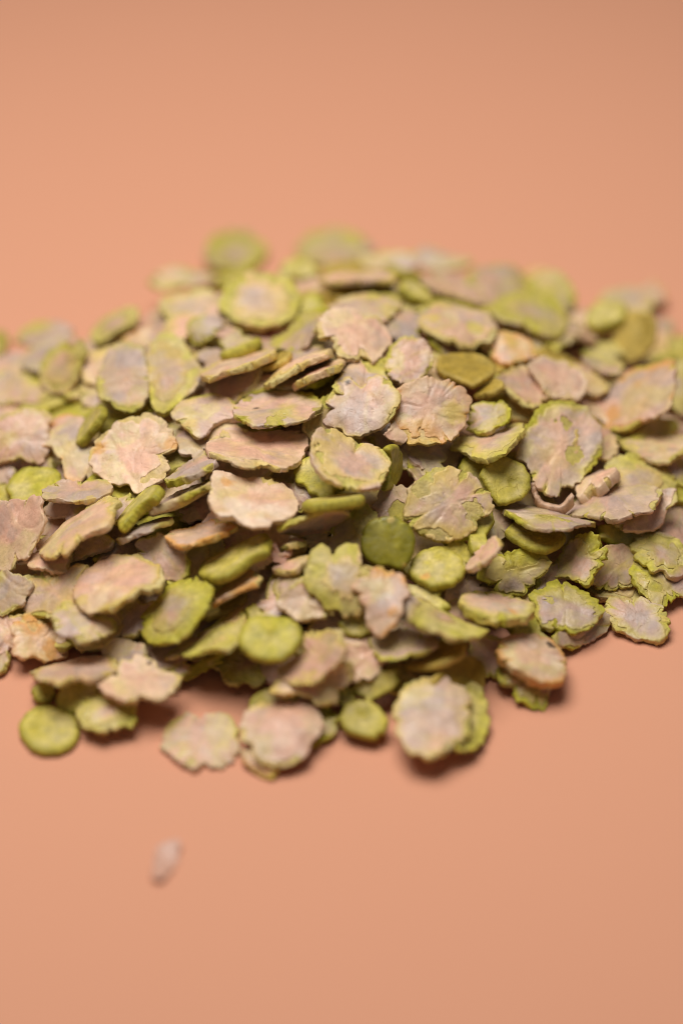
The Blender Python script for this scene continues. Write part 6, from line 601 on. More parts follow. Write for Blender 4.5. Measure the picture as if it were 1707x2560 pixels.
('D19','P',0.95,{'o': 'g','pa': []},[-36.61,-3.59,11.3],[0.949,0.264,0.175],[-0.269,0.963,0.009],[[4.2,-2.68],[3.79,-3.94],[3.21,-5.01],[1.92,-4.83],[0.68,-3.82],[0.7,-5.82],[0.03,-5.95],[-0.63,-5.9],[-1.27,-5.94],[-1.85,-5.46],[-2.45,-5.17],[-3.01,-4.73],[-3.66,-4.31],[-2.02,-1.44],[-2.14,-1.09],[-2.21,-0.72],[-2.24,-0.32],[-2.23,0.07],[-2.18,0.46],[-5.1,3.27],[-4.59,4.32],[-3.99,5.21],[-3.17,5.6],[-2.34,5.63],[-1.64,5.77],[-0.94,5.44],[-0.33,5.12],[0.28,5.0],[0.9,4.8],[1.51,4.42],[2.17,3.98],[2.65,3.17],[3.2,2.34],[3.66,1.3],[4.25,0.11],[4.45,-1.31]],"shaded flake under the large pink lobed flake's corner"),
('D1','W',1.0,{'o': 'p','c': '.92','pa': [[5.45,-2.25,1.5,'o'],[-4.16,3.77,1.3,'o'],[0.27,-0.71,2.2,'p']]},[-31.12,-4.43,15.26],[0.85,0.383,0.363],[-0.489,0.83,0.27],[[-6.29,3.52],[-5.05,4.85],[-3.34,5.52],[-0.61,6.09],[2.27,5.93],[4.68,4.84],[5.8,3.87],[6.51,1.62],[6.33,-0.78],[6.16,-3.19],[3.67,-3.3],[3.61,-5.48],[2.18,-6.67],[-0.32,-6.78],[-3.12,-6.98],[-3.26,-4.66],[-3.22,-4.06],[-4.84,-3.54],[-6.13,-1.35],[-6.58,0.88]],'large pink lobed flake with orange side patches'),
('D13','P',0.95,{'pa': []},[-39.96,-11.72,11.13],[0.836,0.418,0.356],[-0.48,0.871,0.103],[[3.37,-3.32],[2.74,-4.15],[2.05,-4.86],[1.16,-5.05],[0.31,-5.0],[-0.44,-4.97],[-1.13,-4.69],[-1.75,-4.34],[-2.36,-4.09],[-2.89,-3.63],[-1.92,-1.04],[-2.23,-0.94],[-2.38,-0.63],[-2.83,-0.42],[-3.26,-0.04],[-3.99,0.54],[-4.1,1.29],[-4.09,2.09],[-3.82,2.78],[-3.06,2.92],[-2.58,3.17],[-2.76,4.97],[-2.17,5.54],[-1.43,5.28],[-0.77,5.39],[-0.16,4.96],[0.46,4.78],[1.02,4.39],[1.52,3.88],[1.9,3.21],[2.45,2.66],[2.87,1.92],[3.38,1.08],[3.71,0.05],[3.71,-1.04],[3.84,-2.3]],'shaded tan flake under the pale rectangular flake'),
('D12','P',0.95,{'o': 'y','pa': [[1.94,-2.4,0.7,'y']]},[-39.34,-11.2,13.31],[0.993,0.111,-0.037],[-0.115,0.98,-0.161],[[-5.26,-0.43],[-4.66,1.34],[-2.56,3.22],[1.31,2.89],[4.49,1.94],[5.48,0.49],[5.1,-1.3],[3.02,-2.5],[0.73,-3.22],[-2.46,-2.72],[-4.95,-1.83]],'pale rectangular flake with a yellow front edge below the large pink lobed flake'),
('D9b','P',0.95,{'o': 'y','c': '.6','pa': []},[-33.23,-14.52,12.69],[0.946,0.268,0.183],[-0.291,0.95,0.114],[[3.91,-1.83],[3.05,-2.09],[2.67,-2.46],[2.22,-2.64],[1.91,-2.95],[1.57,-3.19],[1.24,-3.58],[0.83,-3.64],[0.36,-4.17],[-0.22,-4.48],[-0.25,-2.98],[-0.67,-2.89],[-1.1,-2.68],[-1.21,-2.07],[-3.2,-2.57],[-3.71,-1.69],[-4.04,-0.62],[-4.23,0.56],[-4.14,1.78],[-3.42,2.64],[-2.97,3.58],[-2.28,4.22],[-1.52,4.59],[-0.14,2.66],[0.32,2.43],[0.71,1.52],[0.99,1.74],[1.31,1.88],[1.68,1.93],[2.19,2.06],[2.74,2.0],[2.87,1.37],[3.07,0.84],[5.16,0.84],[5.61,-0.21],[5.15,-1.28]],'yellow cream flake behind the edge-on striped green disc'),
('D10','P',0.95,{'pa': []},[-38.08,-17.74,8.82],[0.585,0.575,0.572],[-0.712,0.702,0.024],[[1.66,-4.23],[1.03,-3.94],[0.58,-3.68],[0.24,-3.32],[0.0,-3.1],[-0.21,-3.06],[-0.42,-2.97],[-0.51,-2.66],[-0.77,-2.67],[-0.92,-2.47],[-1.03,-2.24],[-1.45,-2.11],[-1.86,-1.82],[-2.57,-1.34],[-3.36,-0.51],[-4.08,0.72],[-2.42,0.52],[-3.5,2.7],[-2.95,3.59],[-2.12,4.03],[-1.27,4.28],[-0.06,0.18],[0.38,3.7],[1.06,3.27],[1.63,2.72],[2.07,2.08],[2.55,1.6],[2.91,0.98],[3.39,0.43],[3.56,-0.33],[2.39,-1.26],[2.93,-1.81],[3.02,-2.47],[2.85,-3.08],[2.74,-3.78],[2.26,-4.16]],'shaded tan flake below the long sloping pink flake'),
('D11','W',1.0,{'o': 'p','pa': []},[-42.71,-21.35,9.24],[0.967,0.238,0.096],[-0.238,0.971,-0.016],[[2.69,-2.45],[2.54,-3.17],[2.45,-4.0],[1.74,-4.07],[1.21,-4.08],[0.74,-3.89],[0.4,-3.81],[0.13,-3.89],[-0.14,-3.91],[-0.42,-3.85],[-0.61,-3.46],[-0.92,-3.51],[-1.14,-3.24],[-1.46,-3.09],[-1.78,-2.8],[-2.25,-2.47],[-2.68,-1.93],[-3.4,-1.15],[-3.14,-0.32],[-4.75,1.69],[-4.13,2.71],[-1.85,1.18],[-1.21,0.97],[-1.8,3.94],[-0.99,3.37],[-0.47,4.0],[0.14,4.03],[0.75,3.89],[1.33,3.59],[1.88,3.14],[2.48,2.75],[3.05,2.17],[3.72,1.52],[3.38,0.17],[2.92,-0.89],[2.76,-1.69]],'pink flake with a yellow end under the long sloping pink flake'),
('D9','W',1.0,{'o': 'y','pa': [[-0.03,3.51,2.4,'p']]},[-38.46,-19.32,13.07],[0.802,0.45,0.394],[-0.269,0.86,-0.434],[[-7.19,3.89],[-5.0,4.84],[-2.17,6.07],[0.38,6.27],[3.3,5.73],[5.77,4.53],[7.03,1.9],[7.41,-2.02],[5.66,-2.33],[4.55,-5.53],[3.03,-7.1],[1.37,-6.01],[-0.61,-5.05],[-2.62,-6.38],[-3.87,-6.93],[-5.88,-3.94],[-6.68,0.48]],'long sloping pink flake with a crumbly yellow front edge'),
('D15','W',1.0,{'o': 'p','pa': [[2.89,-2.17,2.2,'p'],[0.94,-6.01,0.9,'y']]},[-48.15,-17.25,10.57],[0.383,0.638,0.668],[-0.719,0.66,-0.218],[[2.23,6.58],[3.38,5.25],[4.08,3.02],[4.9,1.18],[6.22,-0.71],[5.87,-2.72],[4.28,-3.12],[3.8,-4.7],[2.29,-5.39],[0.69,-4.97],[-1.2,-5.21],[-3.3,-4.75],[-3.32,-3.12],[-4.93,-2.7],[-6.36,-0.88],[-6.95,1.42]],"angular pink flake with a yellow corner, cut by the picture's edge"),
('D23','P',0.95,{'o': 'g','pa': []},[-25.82,-23.39,11.05],[0.552,0.578,0.601],[-0.764,0.638,0.089],[[1.96,-3.23],[1.62,-3.9],[1.08,-4.31],[0.46,-4.62],[-0.27,-5.19],[-0.96,-4.83],[-1.57,-4.35],[-2.06,-3.77],[-2.31,-2.99],[-2.55,-2.34],[-2.98,-1.84],[-3.35,-1.23],[-3.56,-0.52],[-3.78,0.26],[-3.86,1.12],[-3.8,2.02],[-3.54,2.9],[-3.24,3.88],[-2.62,4.61],[-1.18,3.4],[-0.85,4.78],[-0.06,4.72],[0.68,4.5],[1.35,4.14],[1.93,3.68],[2.4,3.12],[2.75,2.5],[2.55,1.52],[3.32,1.29],[3.79,0.74],[3.88,0.02],[4.1,-0.74],[4.19,-1.58],[4.29,-2.55],[4.02,-3.43],[2.15,-2.55]],'tan flake with fine green lines behind the grey-centred green flake'),
('D8','P',0.95,{'o': 'p','pa': []},[-20.71,-13.71,12.35],[0.936,0.265,0.232],[-0.315,0.924,0.216],[[3.95,-2.55],[3.4,-3.45],[0.68,-2.01],[0.18,-2.0],[-0.16,-2.02],[0.38,-4.93],[-0.71,-2.04],[-0.96,-2.06],[-1.21,-2.03],[-1.45,-1.95],[-1.76,-2.01],[-2.11,-1.98],[-2.46,-1.85],[-2.81,-1.61],[-3.13,-1.26],[-3.59,-0.86],[-3.98,-0.28],[-4.11,0.41],[-3.79,1.0],[-2.95,1.14],[-2.45,1.27],[-2.09,1.39],[-3.04,4.22],[-2.23,4.12],[-1.55,4.04],[-0.93,4.1],[-0.31,4.03],[-0.46,1.35],[-0.14,1.41],[0.2,1.37],[0.56,1.24],[0.9,1.0],[3.19,1.52],[3.5,0.63],[3.8,-0.34],[3.95,-1.41]],'pink buff flake between the green-rimmed sloping flake and bright cream flake'),
('D7','P',0.95,{'pa': []},[-28.76,-19.12,12.69],[0.918,0.31,0.248],[-0.136,0.834,-0.535],[[-4.56,1.49],[-2.78,3.25],[-0.78,3.73],[2.14,3.67],[3.97,2.59],[4.24,-1.55],[2.86,-3.02],[0.26,-4.41],[-2.27,-3.11],[-3.69,-2.69]],'thin mauve flake under the edge-on striped green disc'),
('D4','P',1.5,{'o': 'g','T': '1.5','pa': [[2.47,-3.81,0.7,'g']]},[-22.03,-11.39,17.61],[0.865,0.356,0.355],[-0.171,0.872,-0.459],[[-4.47,1.16],[-3.83,2.18],[-1.16,3.53],[1.78,3.84],[3.3,3.62],[3.99,-1.18],[3.54,-3.1],[2.11,-3.63],[-0.03,-3.82],[-2.94,-2.9],[-4.17,-1.48]],'sloping tan flake with green end below the pink speckled flake'),
('D5','P',1.5,{'o': 'g','c': '.75','T': '1.5','pa': [[-1.27,-7.25,2.2,'g']]},[-23.46,-15.51,15.71],[0.901,0.32,0.293],[-0.101,0.81,-0.577],[[-5.18,-0.05],[-4.08,3.07],[-1.58,5.44],[1.54,4.4],[4.37,2.91],[5.48,1.7],[4.7,-3.12],[1.49,-5.12],[-1.34,-3.62],[-4.15,-4.29],[-5.06,-3.5]],'green-rimmed sloping flake next to the edge-on striped green disc'),
('D6','G',1.6,{'T': '1.6','o': 'g','st': '1','pa': []},[-29.31,-17.15,15.48],[0.718,0.49,0.494],[-0.201,0.826,-0.527],[[-4.49,-0.76],[-3.94,2.13],[-2.05,3.55],[0.33,4.36],[2.55,4.53],[3.91,1.16],[3.93,-3.27],[2.43,-4.97],[0.36,-3.23],[-1.7,-2.76],[-3.76,-3.55],[-4.63,-3.3]],'edge-on striped green disc standing on its rim below the large pink lobed flake'),
('E24','W',1.0,{'o': 'o','pa': [[0.72,-4.01,1.8,'o']]},[-20.22,-22.03,14.25],[0.97,0.196,0.143],[-0.126,0.911,-0.393],[[-5.32,0.84],[-4.52,3.18],[-3.34,3.6],[-1.23,4.03],[2.27,4.76],[4.33,2.4],[5.47,0.03],[5.09,-1.44],[3.91,-1.86],[3.53,-3.33],[1.33,-4.83],[-1.16,-4.47],[-3.18,-4.11],[-4.51,-1.34]],'peach flake with a wavy yellow edge under the bright cream flake'),
('E22','W',1.0,{'o': 'p','pa': []},[-13.01,-24.84,11.97],[0.702,0.488,0.519],[-0.695,0.628,0.35],[[1.8,-2.53],[1.25,-2.3],[0.97,-2.26],[0.72,-2.16],[0.54,-2.19],[0.36,-2.19],[0.18,-2.16],[0.01,-2.09],[-0.14,-2.0],[-0.28,-1.87],[-0.4,-1.73],[-2.76,-2.64],[-3.13,-2.09],[-3.36,-1.43],[-1.96,-0.88],[-2.22,-0.35],[-3.84,1.0],[-3.56,1.85],[-3.08,2.62],[-2.31,3.05],[-1.4,3.1],[-0.49,2.67],[0.19,2.31],[0.75,2.12],[1.29,2.02],[1.8,1.82],[2.27,1.54],[2.69,1.17],[3.37,0.97],[3.62,0.39],[3.55,-0.28],[2.37,-0.95],[3.64,-1.42],[3.31,-1.93],[3.34,-2.53],[4.34,-3.97]],'pink edge below the mossy green sloping slab'),
('E21','G',1.5,{'T': '1.5','o': 'y','pa': []},[-15.34,-26.46,13.11],[0.882,0.339,0.329],[-0.217,0.909,-0.355],[[-5.56,0.76],[-4.64,4.12],[-2.86,4.26],[0.1,4.05],[3.25,3.57],[5.81,2.6],[5.87,-0.83],[4.56,-3.64],[1.9,-3.19],[-0.39,-4.61],[-2.46,-4.99],[-4.18,-3.55],[-5.19,-1.11]],'mossy green sloping slab under the peach wavy-edged flake'),
('E23','W',1.0,{'o': 'o','pa': [[0.26,-5.14,1.2,'o']]},[-15.24,-30.46,11.09],[0.843,0.385,0.374],[-0.181,0.86,-0.477],[[-2.99,3.68],[-1.4,3.77],[1.04,3.13],[3.48,2.48],[4.35,0.72],[4.12,-1.26],[2.37,-3.09],[-0.0,-3.23],[-1.82,-4.28],[-3.42,-2.33],[-3.81,0.33]],'small pink tilted flake with orange front edge beside the grey-centred green flake'),
('E25','P',0.95,{'pa': []},[-8.84,-31.64,9.24],[0.994,-0.056,-0.099],[0.073,0.981,0.178],[[3.54,0.4],[3.56,-0.69],[3.21,-1.7],[-0.0,-1.07],[-0.27,-1.25],[-0.42,-1.49],[0.76,-4.01],[0.19,-4.36],[-0.47,-4.38],[-1.04,-4.59],[-1.64,-4.68],[-2.25,-4.57],[-2.92,-4.59],[-2.09,-1.55],[-2.25,-1.39],[-2.53,-1.32],[-2.81,-1.16],[-3.07,-0.9],[-3.3,-0.55],[-3.14,-0.15],[-2.93,0.17],[-2.84,0.49],[-2.57,0.67],[-2.54,1.05],[-2.24,1.1],[-2.03,1.26],[-1.96,1.99],[-1.76,3.51],[-1.2,4.1],[-0.6,3.99],[0.08,4.01],[0.74,3.79],[1.39,3.42],[2.19,3.05],[2.85,2.37],[3.37,1.48]],'dark brown flake in the hollow above the pale green dimpled disc'),
('E26','P',0.95,{'pa': []},[-2.83,-20.09,10.9],[0.822,-0.366,-0.435],[0.541,0.742,0.396],[[3.84,2.64],[4.28,1.84],[4.35,0.91],[1.27,-0.23],[1.85,-0.58],[3.6,-1.49],[3.19,-2.11],[2.66,-2.57],[2.25,-3.08],[1.63,-3.3],[1.21,-3.84],[0.6,-4.0],[0.0,-4.36],[-0.68,-4.54],[-0.74,-2.03],[-0.99,-1.87],[-1.23,-1.72],[-1.56,-1.67],[-4.56,-3.45],[-3.19,-1.76],[-1.67,-0.74],[-4.76,-0.75],[-4.58,0.05],[-4.22,0.75],[-3.76,1.34],[-3.23,1.8],[-2.83,2.3],[-2.25,2.57],[-1.83,3.1],[-1.23,3.32],[-0.62,3.62],[0.04,3.61],[0.06,1.06],[0.37,1.13],[2.47,3.75],[3.28,3.35]],'purplish flake in the gap above the pale green star flake'),
('E8','P',0.95,{'pa': []},[-3.9,-21.22,15.47],[-0.971,-0.164,-0.176],[0.068,0.516,-0.854],[[5.67,-3.08],[3.08,-3.92],[-0.21,-4.92],[-2.74,-5.1],[-5.06,-2.67],[-5.17,0.19],[-3.39,0.94],[-2.1,5.52],[-0.11,7.5],[2.54,3.43],[4.8,0.34]],'brown flake showing its shaded underside below the edge-on ridged disc'),
('E9','P',0.95,{'pa': []},[-6.61,-13.55,14.68],[0.716,0.455,0.53],[-0.641,0.73,0.239],[[1.68,-2.06],[1.5,-2.49],[2.21,-5.12],[1.24,-4.69],[0.49,-4.12],[-0.08,-3.8],[-0.43,-2.95],[-0.8,-2.74],[-1.35,-2.85],[-1.58,-2.38],[-1.58,-1.79],[-3.15,-2.18],[-3.43,-1.53],[-3.79,-0.86],[-4.03,-0.08],[-4.2,0.8],[-4.16,1.72],[-4.1,2.78],[-3.53,3.54],[-2.82,4.13],[-1.9,4.28],[-1.08,4.41],[-0.18,3.21],[0.34,2.31],[0.72,2.04],[1.03,1.72],[2.19,2.87],[2.55,2.29],[3.13,1.94],[3.46,1.33],[3.91,0.75],[4.04,0.01],[4.52,-0.78],[4.62,-1.68],[4.52,-2.59],[4.31,-3.54]],'tan flake between the bright cream flake and the crinkled green flake'),
('E12','P',0.95,{'o': 'p','pa': []},[8.53,-14.88,13.66],[0.842,-0.361,-0.401],[0.48,0.84,0.252],[[3.53,2.98],[3.95,2.07],[3.99,1.03],[3.81,0.04],[3.54,-0.85],[2.93,-1.55],[1.57,-1.61],[2.16,-2.81],[1.6,-3.21],[1.11,-3.64],[0.57,-3.97],[-0.02,-4.19],[-0.63,-4.49],[-1.3,-4.66],[-2.07,-4.88],[-2.86,-4.8],[-2.52,-2.8],[-3.01,-2.55],[-3.33,-2.08],[-3.25,-1.38],[-3.22,-0.83],[-3.28,-0.34],[-3.26,0.16],[-4.52,1.14],[-4.1,1.77],[-3.75,2.4],[-3.16,2.75],[-2.04,2.03],[-1.75,2.43],[-1.38,2.78],[-0.92,2.85],[-0.43,3.03],[0.46,4.4],[1.3,4.44],[2.15,4.23],[2.99,3.8]],'mauve pink flake behind the glossy dark green disc'),
('E11','P',0.95,{'o': 'y','c': '.7','pa': []},[2.64,-21.49,14.14],[0.947,0.204,0.25],[-0.262,0.937,0.229],[[4.35,-1.32],[3.89,-2.24],[3.13,-2.85],[2.42,-3.35],[1.7,-3.72],[0.93,-3.78],[0.24,-3.81],[-0.42,-3.68],[-0.84,-2.03],[-1.6,-3.25],[-2.15,-2.96],[-2.76,-2.72],[-3.26,-2.24],[-3.93,-1.84],[-4.73,-1.31],[-5.12,-0.43],[-4.34,0.58],[-3.95,1.32],[-3.97,2.11],[-3.4,2.61],[-2.67,2.79],[-2.11,2.9],[-1.67,3.03],[-1.32,3.24],[-0.94,3.37],[-0.54,3.42],[-0.12,3.6],[0.35,3.68],[1.02,4.01],[1.69,3.97],[2.26,3.6],[2.64,2.97],[3.08,2.36],[3.44,1.62],[4.33,0.8],[4.45,-0.25]],"tan and yellow flake lying behind the glossy dark green disc's side"),
('E28','W',1.0,{'o': 'p','pa': []},[10.09,-2.93,18.76],[0.747,-0.425,-0.51],[0.489,0.872,-0.011],[[3.19,2.39],[3.67,1.32],[3.74,0.01],[2.21,-1.62],[0.95,-2.4],[0.75,-2.76],[0.69,-3.1],[0.59,-3.43],[0.31,-3.57],[0.16,-3.79],[-0.01,-3.98],[-0.21,-4.12],[-0.42,-4.21],[-0.64,-4.24],[-0.88,-4.48],[-1.19,-4.64],[-1.53,-4.7],[-1.91,-4.66],[-2.29,-4.49],[-2.21,-3.8],[-2.35,-3.4],[-2.26,-2.92],[-2.3,-2.52],[-2.28,-2.13],[-2.21,-1.74],[-3.84,-0.04],[-3.55,0.76],[-3.11,1.41],[-2.59,1.95],[-2.02,2.36],[-1.45,2.86],[-0.79,3.31],[-0.05,3.51],[0.75,3.58],[1.7,3.74],[2.57,3.33]],'brown pink flake tucked under the peach and yellow flake'),
('E27','G',1.25,{'pa': []},[12.06,-29.45,9.27],[0.994,-0.094,-0.053],[0.101,0.981,0.166],[[2.28,0.3],[2.12,-0.22],[2.06,-0.71],[3.93,-2.33],[3.26,-2.95],[2.73,-3.55],[2.1,-3.95],[1.43,-4.12],[0.85,-4.41],[0.21,-4.26],[-0.39,-4.57],[-1.0,-4.44],[-1.68,-4.45],[-2.23,-3.98],[-2.38,-2.97],[-2.28,-2.0],[-1.68,-0.98],[-1.79,-0.62],[-5.01,-0.65],[-4.96,0.44],[-4.72,1.47],[-1.86,0.98],[-1.42,1.11],[-1.12,1.22],[-2.32,3.87],[-1.69,4.1],[-1.1,4.38],[-0.47,4.24],[0.13,4.55],[0.75,4.42],[1.43,4.43],[2.01,4.01],[2.81,3.85],[3.43,3.27],[4.18,2.66],[1.7,0.65]],'dark green flake in shadow beneath the cushion-shaped green disc'),
('E14','P',0.95,{'o': 'y','pa': []},[-7.07,-23.66,13.5],[0.965,0.185,0.184],[-0.07,0.864,-0.499],[[-2.03,1.29],[-0.14,1.7],[2.09,1.13],[1.89,-0.54],[0.58,-1.8],[-0.82,-1.99],[-1.77,-0.39]],'small tan flake edge behind the curled skin scrap'),
('E15','W',1.0,{'o': 'y','pa': []},[-6.86,-26.77,12.49],[0.952,0.216,0.218],[-0.118,0.913,-0.391],[[-3.18,0.81],[-2.28,2.09],[0.09,2.41],[2.18,2.45],[3.03,0.52],[1.86,-2.44],[-0.3,-2.9],[-2.41,-1.55]],'cream yellow flake beneath the curled skin scrap'),
('E13','S',0.35,{'pa': []},[-8.79,-25.28,13.24],[0.995,-0.042,-0.086],[0.086,0.781,0.618],[[-1.56,0.95],[-1.41,1.64],[-1.12,2.12],[-0.68,1.03],[-0.16,0.17],[0.54,-0.21],[1.14,0.52],[1.62,1.36],[1.75,-0.1],[0.54,-1.45],[-0.48,-1.21],[-1.13,-0.14]],'curled skin scrap shaped like a hook, beside the pale green star flake'),
('E19','R',1.1,{'c': '.5','pa': []},[-7.35,-29.57,10.97],[0.698,0.488,0.524],[-0.503,0.855,-0.127],[[2.85,-3.98],[2.15,-4.72],[1.25,-4.88],[0.45,-5.02],[-0.32,-4.95],[-1.02,-4.26],[-1.67,-4.08],[-2.19,-3.43],[-2.72,-2.96],[-3.15,-2.31],[-3.3,-1.37],[-2.84,-0.17],[-3.31,0.29],[-3.39,0.99],[-3.56,1.72],[-3.29,2.39],[-2.81,2.83],[-2.46,3.21],[-2.08,3.47],[-1.8,3.8],[-1.42,3.83],[-1.15,4.24],[-0.79,4.32],[-0.41,4.57],[0.1,5.11],[0.66,5.25],[1.38,5.4],[1.83,4.83],[2.21,4.14],[2.51,3.37],[2.87,2.6],[3.15,1.7],[3.54,0.67],[2.02,0.19],[1.85,-0.47],[3.28,-2.86]],'green and yellow flake under the cream yellow flake'),
('E20','G',1.25,{'pa': []},[3.04,-34.49,8.68],[0.949,-0.219,-0.226],[0.304,0.827,0.473],[[4.13,0.58],[3.6,-0.41],[1.98,-1.13],[1.76,-1.56],[1.33,-1.85],[1.02,-2.09],[0.82,-2.36],[0.58,-2.6],[0.31,-2.79],[-0.05,-2.75],[-0.34,-2.83],[-0.64,-2.84],[-0.93,-2.81],[-1.28,-2.88],[-1.67,-2.88],[-1.95,-2.66],[-2.33,-2.5],[-2.7,-2.24],[-3.19,-1.96],[-3.3,-1.47],[-2.81,-0.99],[-2.6,-0.62],[-2.34,-0.33],[-3.8,1.02],[-3.4,1.57],[-2.78,1.85],[-2.27,2.21],[-1.63,2.24],[-1.1,2.61],[-0.51,1.87],[-0.17,1.05],[0.8,2.61],[1.54,2.56],[2.3,2.34],[3.0,1.91],[3.64,1.33]],'mossy green flake below the pale green star flake'),
('E18','P',0.95,{'pa': []},[-4.74,-33.58,11.54],[0.978,0.15,0.145],[-0.201,0.864,0.462],[[4.08,-1.29],[3.29,-1.95],[3.09,-2.78],[1.97,-2.85],[1.17,-2.9],[0.54,-2.9],[-0.03,-2.77],[-0.47,-2.88],[-0.91,-2.72],[-1.32,-2.66],[-1.79,-2.7],[-2.18,-2.49],[-2.54,-2.2],[-2.84,-1.86],[-3.09,-1.46],[-3.42,-1.08],[-3.87,-0.64],[-4.41,-0.05],[-4.33,0.61],[-3.99,1.17],[-3.58,1.64],[-3.11,2.0],[-2.61,2.24],[-2.11,2.38],[-1.67,2.57],[-1.23,2.87],[-0.71,3.26],[-0.11,3.36],[0.5,3.29],[0.99,2.89],[1.69,2.78],[2.18,2.31],[2.8,1.86],[3.29,1.23],[3.69,0.49],[4.07,-0.37]],'lavender folded flake under the side of the pale green star flake'),
('E16','R',1.1,{'c': '.42','o': 'y','pa': [[0.83,0.05,2.4,'m']]},[-0.51,-31.29,13.93],[1.0,0.007,0.005],[-0.009,0.853,0.522],[[-4.8,0.73],[-4.35,2.55],[-3.9,4.14],[-2.36,5.27],[-1.28,4.58],[-0.85,3.43],[0.03,4.79],[1.35,5.35],[2.65,4.77],[3.18,3.17],[3.49,1.57],[5.02,1.56],[5.45,0.64],[4.35,-0.94],[3.25,-2.07],[3.24,-3.21],[3.66,-4.35],[3.44,-5.26],[2.13,-5.82],[0.6,-5.47],[-0.04,-4.55],[-1.57,-4.76],[-2.65,-3.39],[-3.95,-2.24],[-4.81,-0.63]],'pale green star flake with a grey lavender centre'),
('E17','W',1.0,{'o': 'o','pa': [[0.65,3.59,1.0,'o'],[0.66,-2.62,1.0,'o'],[0.25,-0.5,1.4,'m']]},[5.87,-35.04,13.48],[0.95,0.198,0.244],[-0.281,0.882,0.379],[[-3.6,2.8],[-2.57,3.93],[-1.0,3.86],[0.37,4.61],[1.33,4.76],[2.7,4.02],[2.7,3.27],[3.73,2.9],[3.87,1.12],[3.74,-0.82],[2.64,-1.42],[2.1,-3.21],[0.53,-4.63],[-0.7,-4.93],[-1.76,-5.42],[-2.82,-4.42],[-3.37,-3.23],[-2.97,-1.89],[-2.66,-0.51],[-3.11,0.65]],'peach flake with orange blotches below the glossy dark green disc'),
('E10','D',1.5,{'pa': [[-0.1,3.32,0.6,'y'],[2.85,-3.13,0.6,'y']]},[6.75,-24.31,14.61],[0.99,-0.108,-0.096],[0.144,0.783,0.605],[[-4.07,-0.31],[-3.96,1.31],[-3.06,2.81],[-1.18,3.77],[0.8,3.95],[2.73,2.97],[3.89,1.09],[3.95,-0.95],[3.48,-2.39],[2.34,-3.81],[0.73,-3.48],[-1.02,-3.73],[-2.68,-3.07],[-3.63,-1.84]],'glossy dark green disc in the middle of the front slope'),
('E4','G',1.25,{'st': '1','pa': []},[7.5,-10.51,17.44],[-0.106,-0.623,-0.775],[0.369,0.699,-0.612],[[3.61,-3.78],[1.69,-2.01],[-1.04,-2.13],[-2.77,-3.77],[-3.53,-0.47],[-2.21,2.38],[0.22,3.73],[1.87,2.77],[3.28,0.03]],'pale green disc peeking from behind the round scalloped green cream flake'),
('E5','G',1.25,{'o': 'g','pa': []},[-3.1,-12.56,17.43],[0.909,0.269,0.318],[-0.351,0.907,0.234],[[3.4,-2.37],[3.07,-3.37],[2.2,-3.85],[0.99,-3.51],[0.71,-4.61],[-0.08,-4.58],[-0.81,-4.31],[-1.44,-4.1],[-1.83,-2.95],[-2.19,-2.57],[-2.56,-2.31],[-2.65,-1.67],[-2.6,-1.09],[-2.6,-0.68],[-2.69,-0.36],[-3.09,-0.07],[-3.63,0.39],[-3.72,0.96],[-3.57,1.48],[-3.49,2.09],[-3.3,2.69],[-2.9,3.1],[-3.03,4.9],[-2.19,4.67],[-1.45,3.97],[-0.9,3.97],[-0.35,3.86],[0.29,3.96],[0.89,3.72],[1.45,3.33],[1.97,2.82],[2.36,2.16],[3.05,1.54],[3.42,0.67],[3.66,-0.32],[3.75,-1.4]],'crinkled bright green flake under the round scalloped green cream flake'),
('E7','G',1.6,{'T': '1.6','o': 'y','st': '1','pa': []},[-1.16,-21.19,19.45],[0.991,0.086,0.098],[-0.017,0.83,-0.557],[[-4.48,0.1],[-3.96,2.84],[-1.46,4.4],[1.66,4.56],[3.83,2.74],[4.62,-0.79],[4.08,-4.03],[1.65,-3.58],[-1.04,-4.01],[-3.05,-4.32],[-4.33,-2.53]],'edge-on ridged disc, yellow green, lying flat below the round scalloped flake'),
('E3','R',1.1,{'c': '.55','o': 'y','pa': [[0.97,0.03,2.2,'p'],[0.31,2.8,0.7,'d'],[-4.4,2.29,1.1,'m']]},[1.07,-14.89,21.91],[0.904,-0.27,-0.332],[0.292,0.956,0.015],[[-5.91,-0.82],[-6.48,1.46],[-5.7,3.43],[-3.93,4.71],[-1.94,4.66],[-0.45,4.61],[1.46,5.49],[3.75,5.29],[5.71,3.24],[5.76,0.31],[5.61,-2.75],[4.3,-3.91],[3.79,-4.56],[1.08,-5.95],[-0.21,-5.78],[-2.1,-5.33],[-3.68,-4.35],[-4.96,-3.18]],"round scalloped green cream flake with a pink centre in the heap's middle"),
('E2','W',1.0,{'o': 'p','c': '.9','pa': [[-4.85,3.67,0.3,'k'],[-5.6,2.4,0.2,'k'],[-5.54,-0.42,2.6,'p'],[0.37,-6.41,1.6,'g']]},[-12.72,-8.15,18.91],[0.999,0.003,-0.053],[-0.015,0.973,-0.228],[[-7.49,0.11],[-6.98,3.38],[-5.2,5.37],[-5.01,7.23],[-3.2,7.83],[-1.57,5.66],[1.16,5.42],[4.35,5.21],[7.08,5.43],[7.91,3.65],[7.62,0.86],[6.34,-3.4],[4.57,-5.84],[2.99,-6.66],[1.82,-5.14],[0.49,-6.63],[-1.07,-8.14],[-2.68,-7.35],[-3.62,-6.04],[-5.46,-4.8],[-6.64,-2.59]],'long pink speckled flake above the bright cream flake'),
